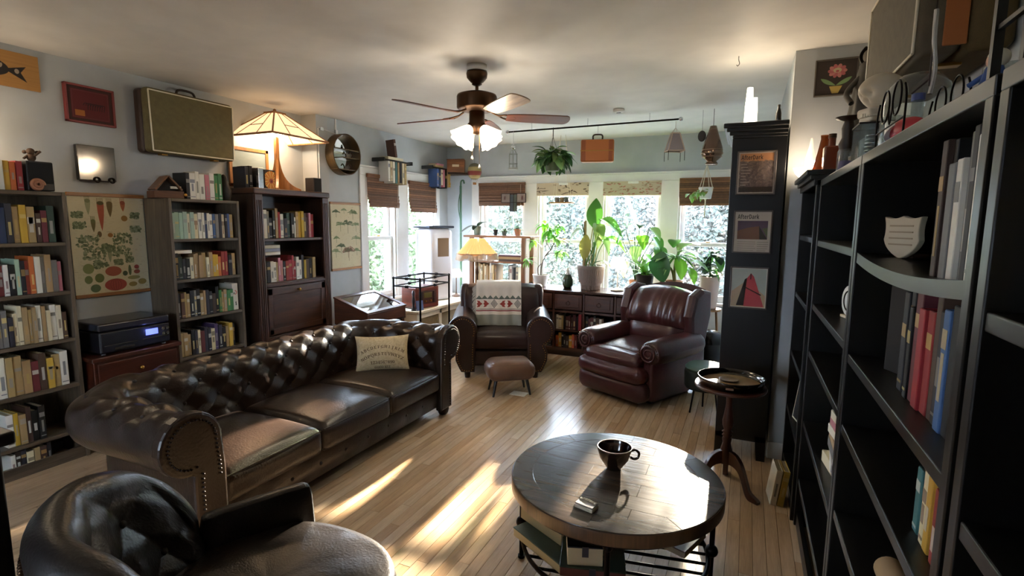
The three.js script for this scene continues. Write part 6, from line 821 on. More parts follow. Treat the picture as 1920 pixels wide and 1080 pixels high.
  { // dumb cane with an arching stem
    const [T] = potted('dumb cane with long hanging leaves and an arching stem on the sideboard', [-0.68, 0.75, -5.74], { p: bowl(0.09, 0.15), m: M.terr, s: 0.08 }); K().tube([[0, 0.13, 0], [-0.02, 0.25, 0.03], [-0.05, 0.29, 0.05], [-0.11, 0.23, 0.06], [-0.13, 0.1, 0.07]], 0.013, 30, 8).tube([[0.01, 0.13, 0], [0.0, 0.3, 0.02], [0.03, 0.46, 0.0]], 0.012, 20, 8).mesh('cane', STD('#6d6a48', 0.8), T);
    for (const [x, y, z, az, el, l, m, w] of [[-0.12, 0.46, 0.1, -0.4, -1.15, 0.34, LG.deep, 1.35], [0.03, 0.47, 0, 0.9, 0.75, 0.3, LG.variegated, 1.3], [0.03, 0.46, 0, 1.4, 0.15, 0.3, LG.mid, 1.1], [0, 0.4, 0.02, -0.9, 0.3, 0.24, LG.pale, 1.0], [0.02, 0.4, 0.02, 0.6, -0.6, 0.26, LG.lime, 1], [0.02, 0.42, 0, 2.4, 0.3, 0.26, LG.lime, 1], [0.1, 0.36, 0.05, 1.2, 0.2, 0.28, LG.pale, 0.9], [-0.02, 0.5, 0.02, 0.2, 0.9, 0.24, LG.mid, 1], [0.14, 0.3, 0.06, 0.8, -0.5, 0.2, LG.lime, 1], [-0.2, 0.36, 0.06, -0.7, 0.2, 0.2, LG.pale, 1]]) leaf(T, 'oval', [x, y, z], az, el, l, m, 0.7, 0, w); K().bar([0, 0.38, 0.02], [-0.12, 0.46, 0.1], 0.005, 6).mesh('stalk', LG.mid, T);
    for (let i = 0; i < 14; i++) leaf(T, 'strap', [0.02, 0.4, 0], rr(0, 6.3), rr(-0.1, 1.1), rr(0.18, 0.28), pick([LG.mid, LG.pale]), 0.9);
  }
  { // white pot on a stand
    const S = thing('plant_stand', 'small wooden plant stand between the sideboard and the black tower', 'plant stand', [-0.33, 0, -5.8]); K().cyl(0.13, 0.13, 0.022, 0, 0.609, 0, 28).mesh('top', M.pine, S); for (let i = 0; i < 3; i++) { const a = i * 2.1; K().bar([0.08 * Math.cos(a), 0.6, 0.08 * Math.sin(a)], [0.13 * Math.cos(a), 0, 0.13 * Math.sin(a)], 0.012, 8).mesh('leg', M.pine, S); }
    const [T] = potted('dark glossy plant in a tall tapered white pot beside the black tower', [-0.33, 0.62, -5.8], { p: bowl(0.105, 0.34, 0.75), m: STD('#c9b3a2', 0.45), s: 0.095 });
    for (let i = 0; i < 46; i++) { const a = rr(0, 6.3), r = rr(0, 0.07); leaf(T, 'oval', [r * Math.cos(a), 0.33 + rr(0, 0.26), r * Math.sin(a)], a, rr(-0.5, 0.8), rr(0.1, 0.19), pick([LG.dark, LG.dark, LG.deep, LG.mid]), 0.8, 0, 1.0); } K().bar([0, 0.3, 0], [0, 0.6, 0], 0.008, 6).mesh('stem', LG.deep, T);
  }
  { // hanging plant
    const T = thing('hanging_plant', 'bushy variegated plant hanging from the rod in a small pot', 'plant', [-1.84, 2.02, -5.08]); K().lathe(bowl(0.09, 0.09, 0.7), 0, 0, 0, 24).mesh('pot', STD('#4a5a3c', 0.7), T); const w = K(); for (let i = 0; i < 3; i++) { const a = i * 2.09; w.bar([0.085 * Math.cos(a), 0.085, 0.085 * Math.sin(a)], [0, 0.34, 0], 0.0018, 4); } w.bar([0, 0.34, 0], [0, 0.43, 0], 0.004, 6); w.mesh('hanger', M.iron, T);
    for (let i = 0; i < 130; i++) { const a = rr(0, 2 * PI), r = rr(0.02, 0.13); leaf(T, 'oval', [r * Math.sin(a), 0.1 + rr(-0.02, 0.12) * (1 - r * 3), r * Math.cos(a)], a + rr(-0.4, 0.4), rr(-0.7, 1.0), rr(0.09, 0.17), pick([LG.mid, LG.deep, LG.deep, LG.variegated, LG.pale]), 0.9, rr(-0.5, 0.5), 0.9); }
  }
  { // macrame planter
    const T = thing('macrame_planter', 'white pot with a trailing golden plant hanging in a cord net', 'plant', [-0.43, 1.77, -6.0]); K().lathe(bowl(0.075, 0.12, 0.75), 0, 0, 0, 24).mesh('pot', M.ceramic, T); const c = K(); for (let i = 0; i < 4; i++) { const a = i * PI / 2 + 0.4; c.bar([0.078 * Math.cos(a), 0.1, 0.078 * Math.sin(a)], [0, 0.36, 0], 0.004, 5).bar([0.078 * Math.cos(a), 0.1, 0.078 * Math.sin(a)], [0, -0.02, 0], 0.004, 5); } c.bar([0, 0.36, 0], [0, 0.75, 0], 0.003, 5).bar([0, -0.02, 0], [0, -0.2, 0], 0.007, 6); c.mesh('cord_net', M.cream, T);
    for (let i = 0; i < 30; i++) { const a = rr(1.5, 4.6), r = rr(0.06, 0.17); leaf(T, 'heart', [-Math.abs(r * Math.cos(a)), 0.12 - r * rr(0.2, 0.9), r * Math.sin(a) * 0.5 + 0.03], rr(0, 6), rr(-0.8, 0.2), rr(0.05, 0.075), pick([LG.lime, LG.old, LG.pale]), 0.6); }
  }
  { // orchid and little pots on the shelf unit
    const [T] = potted('orchid with broad drooping leaves in a clear pot on the shelf unit', [-3.1, 1.34, -5.83], { p: bowl(0.05, 0.11, 0.8), m: STD('#7d8a78', 0.3), s: 0.045 }); for (const [az, el, l, d] of [[-1.5, 0.5, 0.26, 1.6], [1.3, 0.8, 0.26, 0.9], [-1.1, 0.2, 0.2, 2.0], [1.7, 0.3, 0.2, 1.3], [0.2, 0.6, 0.2, 1.4]]) leaf(T, 'lance', [0, 0.1, 0], az, el, l, LG.dark, d, 0, 1.2);
    const mini = (lb, x, m, r, h, n, L) => { const [P] = potted(lb, [x, 1.34, -5.86], { p: bowl(r, h), m, s: r * 0.85 }); for (let i = 0; i < n; i++) leaf(P, 'oval', [0, h * 0.9, 0], rr(0, 6.3), rr(0.1, 1.3), L * rr(0.7, 1.1), pick([LG.deep, LG.pale, LG.grey]), 0.7); }; mini('tiny plant in a dark cup on the shelf unit', -2.86, M.plastic, 0.03, 0.07, 5, 0.05); mini('small spiky succulent in a glass pot on the shelf unit', -2.74, STD('#6d7a70', 0.2), 0.035, 0.05, 12, 0.07); mini('small bushy plant in a terracotta pot on the shelf unit', -2.56, M.terr, 0.042, 0.08, 16, 0.08);
  }
  { const T = thing('bamboo_stalk', 'tall thin green bamboo stalk in the room corner', 'plant', [-3.53, 0.52, -6.16]); K().bar([0, 0, 0], [0.0, 1.46, 0], 0.016, 8).mesh('cane', STD('#3c5f45', 0.5), T); K().tube([[0, 1.44, 0], [0.01, 1.52, 0], [0.04, 1.53, 0], [0.06, 1.49, 0.01]], 0.012, 14, 6).mesh('curl', STD('#3c5f45', 0.5), T); K().tube([[0.0, 0.96, 0.0], [-0.03, 1.2, 0.01], [0, 1.42, 0]], 0.006, 14, 6).mesh('tendril', STD('#35573a', 0.6), T); }
  { const T = thing('hanging_tray', 'small wooden tray with cups hanging on pale cords before the window with the branch print', 'tray', [-2.03, 1.73, -5.95]); K('x').bx(-0.14, 0.14, 0, 0.014, -0.07, 0.07, 0.004).mesh('tray', M.honey, T); const c = K(); for (const [x, z] of [[-0.1, 0.05], [-0.1, -0.05], [0.1, 0.05], [0.1, -0.05]]) c.bar([x, 0.01, z], [x * 0.3, 0.79, 0], 0.0022, 4); c.mesh('cords', M.cream, T); [[-0.06, '#7d7a70', 'grey'], [0.0, '#9c8a66', 'tan'], [0.055, '#54605a', 'dark green']].forEach(([x, col, n]) => { const p = tag(K().lathe(bowl(0.028, 0.055, 0.85), 0, 0, 0, 18).mesh('small_cup', STD(col, 0.5)), n + ' little cup on the hanging wooden tray', 'cup', 'cups on the hanging tray'); p.position.set(-2.03 + x, 1.745, -5.95); }); }
}

// ---------- things on top of the left bookcases ----------
{
  const y = 1.656;
  const S = thing('speaker', 'black cube loudspeaker on the wide brown bookcase with a small monkey figure on top', 'speaker', [-3.86, y, -1.69], PI / 2); K().rb(0.13, 0.17, 0.16, 0, 0.087, 0, 0.008, undefined, 2).mesh('cabinet', STD('#1a1816', 0.5), S); K().rb(0.12, 0.12, 0.006, 0, 0.105, 0.081, 0.004).mesh('grille', STD('#0d0c0c', 0.9), S);
  const Mk = thing('monkey_figure', 'small brown monkey figurine perched on the cube loudspeaker', 'figurine', [-3.84, y + 0.174, -1.68], rad(60)); K().ball(0.022, 0, 0.022, 0, [1, 1.1, 1]).ball(0.02, 0, 0.055, 0.005).ball(0.011, 0.028, 0.052, -0.004, [1, 1, 0.5]).ball(0.011, -0.028, 0.052, -0.004, [1, 1, 0.5]).bar([0.015, 0.03, 0.01], [0.045, 0.06, 0.01], 0.007, 6).bar([-0.015, 0.03, 0.01], [-0.03, 0.012, 0.025], 0.007, 6).mesh('body', STD('#4a3423', 0.8), Mk);
  const Sn = thing('ammonite', 'coiled reddish shell in front of the cube loudspeaker', 'shell', [-3.77, y + 0.035, -1.665], PI / 2); const sp = []; for (let i = 0; i <= 40; i++) { const a = i / 40 * 4.4 * PI, r = 0.032 * (1 - i / 46); sp.push([r * Math.cos(a), r * Math.sin(a), 0.012 * i / 40]); } K().tube(sp, 0.011, 80, 7).mesh('coil', STD('#8a5a40', 0.5), Sn);
  bookRow('wvgtowyorp', [-3.79, y, -1.36], [0, 0, -1], PI / 2, 0.265, { h: [0.155, 0.17], t: [0.022, 0.03], d: 0.12, place: 'on top of the wide brown bookcase', group: 'books on the wide brown bookcase' });
  const B = thing('birdhouse', 'small wooden peaked birdhouse on the narrow oak bookcase under the suitcase', 'birdhouse', [-3.86, 1.651, -2.455], rad(75)); B.scale.setScalar(0.86); K('x').bx(-0.11, 0.11, 0, 0.06, -0.09, 0.09, 0.004).mesh('base_box', wood('#6d4024', 0.5), B); for (const s of [1, -1]) K('x').rb(0.15, 0.014, 0.19, s * 0.05, 0.125, 0, 0.003, [0, 0, s * rad(-50)]).mesh('roof_board', wood('#7a5230', 0.5), B); K().ext([[-0.075, 0.06], [0.075, 0.06], [0, 0.16]], 0.01, 0, [0, 0, 0.04]).mesh('gable', STD('#18110d', 0.8), B); K().bx(0.02, 0.1, 0.08, 0.1, -0.02, 0.06).mesh('paper_scrap', M.paper, B).rotation.z = rad(-50) * 0; K().ball(0.014, 0.115, 0.03, 0.1).mesh('brass_bead', M.brass, B);
  const C = thing('bust_bookend', 'dark shaggy bust bookend at the end of the books on the narrow bookcase', 'bookend', [-3.86, 1.651, -2.925], PI / 2); K().add(grid((u, v) => { const a = u * 2 * PI, r = (0.045 + 0.02 * Math.sin(v * 5)) * (1 + 0.14 * fbm(u * 8, v * 8, 1, 2)) * (v > 0.97 ? 0.3 : 1); return [r * Math.cos(a) * 0.72, 0.21 * v, r * Math.sin(a)]; }, 26, 18)).mesh('bust', STD('#241c16', 0.7), C);
  const top = 1.766; const mags = thing('metal_box', 'brushed silver box file standing on the dark cabinet', 'box file', [-3.82, top, -3.19], PI / 2); K().bx(-0.025, 0.025, 0, 0.17, -0.07, 0.07, 0.004).mesh('body', M.chrome, mags);
  const fl = thing('sunburst_card', 'standing card with an orange sunburst flower print on the dark cabinet', 'card', [-3.76, top, -3.28], PI / 2); K().bx(-0.052, 0.052, 0, 0.16, -0.008, 0.008).mesh('board', M.black, fl); one('print', grid((u, v) => [(u - 0.5) * 0.1, 0.004 + v * 0.152, 0.009], 1, 1), canvasMat(200, 300, (c, w, h) => { c.fillStyle = '#2a1c14'; c.fillRect(0, 0, w, h); for (let i = 0; i < 22; i++) { const a = i / 22 * 2 * PI; c.fillStyle = i % 2 ? '#c77a2c' : '#d2a052'; c.beginPath(); c.moveTo(120, 160); c.lineTo(120 + Math.cos(a - 0.12) * 150, 160 + Math.sin(a - 0.12) * 150); c.lineTo(120 + Math.cos(a + 0.12) * 150, 160 + Math.sin(a + 0.12) * 150); c.fill(); } c.fillStyle = '#93402c'; c.beginPath(); c.arc(125, 175, 42, 0, 7); c.fill(); c.fillStyle = '#5d1f1a'; c.beginPath(); c.arc(128, 180, 20, 0, 7); c.fill(); }), fl);
  bookRow('kk', [-3.8, top, -3.08], [0, 0, -1], PI / 2, 0.08, { h: [0.17, 0.185], t: [0.03, 0.036], d: 0.14, place: 'on top of the dark drop-front cabinet', group: 'books on the dark cabinet' });
  flatPic('framed_picture', 'pale wood framed print of a misty grey lake behind the mission lamp', 'picture', [XL + 0.02, 1.955, -3.3], PI / 2, 0.4, 0.34, (c, w, h) => { c.fillStyle = '#7d8886'; c.fillRect(0, 0, w, h); c.fillStyle = '#5d6a6a'; c.fillRect(0, h * 0.55, w, h * 0.45); for (let i = 0; i < 50; i++) { c.fillStyle = 'rgba(160,170,165,.18)'; c.fillRect(rnd() * w, rnd() * h, 60, 3); } c.fillStyle = '#4a5552'; c.beginPath(); c.moveTo(0, h * 0.56); c.lineTo(w * 0.3, h * 0.47); c.lineTo(w * 0.6, h * 0.55); c.fill(); }, 340, { b: 0.03, m: M.honey }, 0.014);
  const s2 = thing('speaker', 'small dark cube loudspeaker at the end of the dark cabinet beside the lamp', 'speaker', [-3.8, top, -3.82], PI / 2); K('y').rb(0.1, 0.135, 0.11, 0, 0.068, 0, 0.006, undefined, 2).mesh('cabinet', wood('#2a1d16', 0.5), s2); K().rb(0.09, 0.12, 0.004, 0, 0.068, 0.056, 0.003).mesh('grille', STD('#171311', 0.9), s2);
}
// ---------- right side: on the tops of the black bookcases ----------
const amber = PHY('#a8662a', 0.06, { transmission: 0.75, thickness: 0 }), clear = PHY('#e8eeee', 0.04, { transmission: 0.92, thickness: 0, ior: 1.45 });
{
  const Y = 1.711; let o;
  o = thing('amber_bottle', 'amber glass cone bottle on the crowned black bookcase', 'bottle', [0.345, Y + 0.05, -3.25]); K().lathe([[0, 0], [0.055, 0], [0.05, 0.03], [0.03, 0.12], [0.018, 0.19], [0.02, 0.21]], 0, 0, 0, 24).mesh('bottle', amber, o);
  o = thing('amber_bottle', 'square red brown bottle between the cone bottle and the candlestick', 'bottle', [0.36, Y + 0.05, -3.08]); K().rb(0.07, 0.13, 0.07, 0, 0.065, 0, 0.01, undefined, 2).cyl(0.016, 0.016, 0.05, 0, 0.15, 0, 14).mesh('bottle', PHY('#8d4a34', 0.15, { transmission: 0.4, thickness: 0 }), o); K().cyl(0.018, 0.018, 0.02, 0, 0.18, 0, 14).mesh('cap', M.bronze, o);
  o = thing('candlestick', 'tall dark carved candlestick with a wide dish top', 'candlestick', [0.385, Y, -2.8]); K().lathe([[0, 0], [0.05, 0], [0.048, 0.02], [0.03, 0.04], [0.026, 0.12], [0.034, 0.15], [0.022, 0.18], [0.026, 0.22], [0.018, 0.25], [0.05, 0.262], [0.055, 0.268], [0, 0.266]], 0, 0, 0, 24).mesh('stem', wood('#3a2617', 0.5), o);
  o = thing('pencil_cup', 'tin cup of brown sticks beside the candlestick', 'cup', [0.42, Y, -2.66]); K().lathe(bowl(0.045, 0.08, 0.9), 0, 0, 0, 22).mesh('cup', STD('#6a5230', 0.5, { metalness: 0.5 }), o); for (let i = 0; i < 12; i++) { const a = rr(0, 6.3), r = rr(0.005, 0.03); K().bar([r * Math.cos(a), 0.03, r * Math.sin(a)], [r * 1.5 * Math.cos(a), rr(0.12, 0.15), r * 1.5 * Math.sin(a)], 0.003, 5).mesh('stick', M.walnut, o); }
  o = thing('glass_jar', 'clear lidded jar with purple contents before the pencil cup', 'jar', [0.36, Y, -2.58]); K().lathe([[0, 0], [0.035, 0], [0.038, 0.005], [0.038, 0.09], [0.033, 0.1]], 0, 0, 0, 24).mesh('glass', clear, o); K().cyl(0.033, 0.033, 0.05, 0, 0.028, 0, 20).mesh('contents', STD('#4a3a6a', 0.7), o);
  o = thing('porcelain_figure', 'small white porcelain figure beside the square glass case', 'figurine', [0.4, Y, -2.5]); K().lathe([[0, 0], [0.025, 0], [0.028, 0.03], [0.018, 0.06], [0.022, 0.08], [0.014, 0.1], [0.018, 0.12], [0, 0.135]], 0, 0, 0, 18).mesh('figure', M.ceramic, o);
  o = thing('glass_case', 'square glass case holding a silver coil, with a skull on top', 'glass case', [0.4, Y, -2.24]); const gk = K(); for (const [w, d, x, z] of [[0.13, 0.004, 0, 0.065], [0.13, 0.004, 0, -0.065], [0.004, 0.13, 0.065, 0], [0.004, 0.13, -0.065, 0]]) gk.box(w, 0.13, d, x, 0.07, z); gk.mesh('panes', clear, o); K().box(0.14, 0.006, 0.14, 0, 0.003, 0).box(0.14, 0.006, 0.14, 0, 0.138, 0).mesh('plates', M.iron, o); const co = []; for (let i = 0; i <= 90; i++) { const a = i / 90 * 14 * PI; co.push([0.035 * Math.cos(a), 0.02 + 0.09 * i / 90, 0.035 * Math.sin(a)]); } K().tube(co, 0.004, 200, 5).mesh('coil', M.chrome, o);
  // skull
  o = thing('skull', 'ivory coloured skull with open jaws on the square glass case', 'skull', [0.4, Y + 0.142, -2.24], rad(-62)); o.scale.setScalar(1.25); const sk = K(); sk.add(grid((u, v) => { const a = u * 2 * PI, b = (v - 0.5) * PI, x = Math.cos(b) * Math.cos(a), z = Math.cos(b) * Math.sin(a), yy = Math.sin(b); const f = 1 - 0.12 * Math.max(0, z) * Math.max(0, -yy) * 3; const eye = (s) => Math.exp(-((x - s * 0.38) ** 2 + (yy + 0.12) ** 2) * 26) * Math.max(0, z), nose = Math.exp(-((x) ** 2 * 60 + (yy + 0.48) ** 2 * 26)) * Math.max(0, z); const r = f * (1 - 0.34 * (eye(1) + eye(-1)) - 0.26 * nose); return [x * 0.05 * r, 0.085 + yy * 0.052 * r, z * 0.064 * r]; }, 44, 34)); sk.mesh('cranium', M.ivory, o); const jw = K(); jw.rb(0.056, 0.026, 0.05, 0, 0.03, 0.026, 0.008, [rad(6), 0, 0], 2).rb(0.05, 0.02, 0.056, 0, 0.011, 0.018, 0.008, undefined, 2); jw.mesh('jaw', M.ivory, o); for (let i = -3; i <= 3; i++) K().rb(0.006, 0.011, 0.005, i * 0.0068, 0.0215, 0.052 - Math.abs(i) * 0.002, 0.002).mesh('tooth', M.cream, o);
  // glass dome
  o = thing('glass_dome', 'tall clear glass dome next to the skull', 'glass dome', [0.45, Y, -2.0]); K().lathe([[0.085, 0.016], [0.086, 0.16], [0.076, 0.21], [0.05, 0.24], [0.012, 0.25], [0, 0.25]], 0, 0, 0, 32).mesh('dome', clear, o); K().lathe([[0, 0], [0.098, 0], [0.098, 0.01], [0.09, 0.016], [0, 0.016]], 0, 0, 0, 32).mesh('base', M.black, o);
  o = thing('glass_cylinder', 'clear test tube with a blue cap inside the glass dome', 'tube', [0.45, Y + 0.017, -2.0]); K().cyl(0.016, 0.016, 0.15, 0, 0.075, 0, 16).mesh('tube', clear, o); K().cyl(0.018, 0.018, 0.02, 0, 0.16, 0, 16).mesh('cap', STD('#2a3a8a', 0.4), o);
  // wire basket with a red toy
  o = thing('wire_basket', 'black scrolled wire basket on the sagging bookcase holding a red toy fish', 'basket', [0.385, Y, -1.7], rad(-90)); const wb = K(); for (const z of [-0.06, 0.06]) { wb.tube([[-0.15, 0.004, z], [-0.15, 0.1, z], [-0.13, 0.13, z]], 0.0026, 12, 5).tube([[0.15, 0.004, z], [0.15, 0.1, z], [0.13, 0.13, z]], 0.0026, 12, 5).bar([-0.15, 0.05, z], [0.15, 0.05, z], 0.0022, 5).bar([-0.15, 0.008, z], [0.15, 0.008, z], 0.0026, 5).torus(0.042, 0.0024, -0.06, 0.11, z, [0, 0, 0]).torus(0.042, 0.0024, 0.06, 0.11, z, [0, 0, 0]).tube([[-0.02, 0.1, z], [0, 0.055, z], [0.02, 0.1, z]], 0.0022, 12, 5); } for (const x of [-0.15, -0.05, 0.05, 0.15]) wb.bar([x, 0.008, -0.06], [x, 0.008, 0.06], 0.0022, 5); wb.mesh('wire_frame', M.blackMetal, o);
  o = thing('red_fish_toy', 'bright red and white toy fish lying in the wire basket', 'toy', [0.385, Y + 0.05, -1.78], rad(-60)); K().ball(0.045, 0, 0, 0, [1.3, 0.75, 0.6]).mesh('body', STD('#b5323a', 0.4), o); K().add(new THREE.ConeGeometry(0.032, 0.06, 14), [-0.06, 0.02, 0], [0, 0, 0.8]).mesh('snout', M.ceramic, o); K().ext([[0, 0], [0.05, 0.03], [0.04, -0.03]], 0.008, 0.002, [0.05, 0, -0.004]).mesh('tail_fin', STD('#a02a30', 0.4), o);
  o = thing('glass_tumbler', 'clear glass tumbler behind the wire basket', 'glass', [0.53, Y, -1.62]); K().lathe([[0, 0], [0.038, 0], [0.046, 0.16], [0.043, 0.16], [0.035, 0.008], [0, 0.008]], 0, 0, 0, 26).mesh('glass', clear, o);
  o = thing('glass_mug', 'clear glass tankard at the left end of the wire basket, by the dome', 'glass', [0.37, Y, -1.87]); K().lathe([[0, 0], [0.034, 0], [0.036, 0.1], [0.033, 0.1], [0.03, 0.008], [0, 0.008]], 0, 0, 0, 24).mesh('glass', clear, o); K().torus(0.026, 0.005, 0.05, 0.055, 0, [0, 0, 0]).mesh('handle', clear, o);
  // figurine and box
  o = thing('wooden_block', 'tan wooden box under the blue and white figurine', 'box', [0.43, Y, -1.37]); K().bx(-0.05, 0.05, 0, 0.055, -0.06, 0.06, 0.003).mesh('body', M.pine, o);
  o = thing('doll_figure', 'little doll in blue with a white bonnet sitting on the black bookcase', 'doll', [0.43, Y + 0.056, -1.38], rad(-80)); o.scale.setScalar(0.75); K().add(grid((u, v) => { const a = u * 2 * PI, r = 0.032 * (1 - 0.55 * v) + 0.004; return [r * Math.cos(a), 0.065 * v, r * Math.sin(a)]; }, 20, 6)).bar([0.012, 0.05, 0.01], [0.05, 0.03, 0.03], 0.008, 6).bar([-0.012, 0.05, 0.01], [-0.05, 0.03, 0.03], 0.008, 6).mesh('dress', STD('#2e4f8a', 0.7), o); K().ball(0.02, 0, 0.082, 0).mesh('head', STD('#c79a80', 0.6), o); K().ball(0.025, 0, 0.088, -0.007, [1, 0.95, 1]).mesh('bonnet', STD('#c9c2a8', 0.8), o);
  // lantern of the last case
  o = thing('black_lantern', 'black metal lantern standing at the near end of the sagging black bookcase', 'lantern', [0.43, Y, -1.13]); const lf = K(); for (const [x, z] of [[1, 1], [1, -1], [-1, 1], [-1, -1]]) lf.bx(x * 0.06 - 0.007, x * 0.06 + 0.007, 0.02, 0.32, z * 0.06 - 0.007, z * 0.06 + 0.007); lf.bx(-0.075, 0.075, 0, 0.022, -0.075, 0.075, 0.003).bx(-0.072, 0.072, 0.31, 0.33, -0.072, 0.072, 0.003).bx(-0.06, 0.06, 0.12, 0.128, 0.055, 0.063).bx(-0.06, 0.06, 0.22, 0.228, 0.055, 0.063).bx(-0.063, -0.055, 0.12, 0.128, -0.06, 0.06).bx(-0.063, -0.055, 0.22, 0.228, -0.06, 0.06).bar([-0.06, 0.03, 0.06], [0.06, 0.12, 0.06], 0.004, 5); lf.mesh('frame', M.black, o); K().cyl(0.03, 0.03, 0.2, 0, 0.122, 0, 22).mesh('candle', M.cream, o); K().add(new THREE.ConeGeometry(0.08, 0.07, 4), [0, 0.365, 0], [0, PI / 4, 0]).mesh('roof', M.black, o);
  // fan chain with beads hanging in front of the suitcase
  o = thing('bead_chain', 'hanging cord with wooden beads and a metal weight before the grey suitcase', 'cord', [0.43, 0, -1.82]); K().bar([0, 1.88, 0], [0, 2.52, 0], 0.0025, 5).bar([0, 1.9, 0], [-0.03, 1.87, -0.03], 0.003, 5).mesh('cord', M.dark, o); K().ball(0.016, 0, 2.13, 0).ball(0.009, 0, 2.17, 0).ball(0.009, 0, 2.2, 0).ball(0.009, 0, 2.23, 0).mesh('beads', M.walnut, o); K().tube([[0, 2.08, 0], [0.002, 2.0, 0], [0.01, 1.92, 0], [0.004, 1.86, 0]], 0.006, 14, 6).mesh('weight', M.chrome, o);
  // cloaked figure on the wall
  o = thing('cloaked_figure', 'grey hooded figure statue beside the flower tile', 'statue', [0.52, Y + 0.05, -3.3], rad(-30)); K().add(grid((u, v) => { const a = u * 2 * PI, fold = 1 + 0.16 * Math.cos(a * 7) * (1 - v), r = (0.075 * (1 - v) ** 0.7 + 0.03) * fold * (v > 0.95 ? (1 - v) * 20 : 1); return [r * Math.cos(a), 0.6 * v, r * Math.sin(a) * 0.8]; }, 56, 30)).mesh('cloak', STD('#4a453c', 0.7), o); K().ball(0.026, 0, 0.6, 0.012, [1, 1.25, 1]).mesh('head', STD('#6a6152', 0.7), o); K().add(grid((u, v) => { const a = 0.9 + u * (2 * PI - 1.8) - PI / 2 + PI, r = 0.042 * Math.sin(PI * (0.08 + 0.8 * v)) + 0.004; return [r * Math.sin(a + PI / 2) , 0.545 + 0.11 * v, -r * Math.cos(a + PI / 2) * 1.1 - 0.002]; }, 26, 12)).mesh('hood', STD('#4a453c', 0.7), o); for (const s of [1, -1]) K().tube([[s * 0.03, 0.5, 0.02], [s * 0.07, 0.42, 0.06], [s * 0.03, 0.36, 0.09]], 0.014, 14, 7).mesh('arm', STD('#4a453c', 0.7), o); K().tube([[0.05, 0.3, 0.07], [0.055, 0.42, 0.06], [0.05, 0.54, 0.05], [0.02, 0.58, 0.05]], 0.004, 20, 5).mesh('staff', M.iron, o);
}
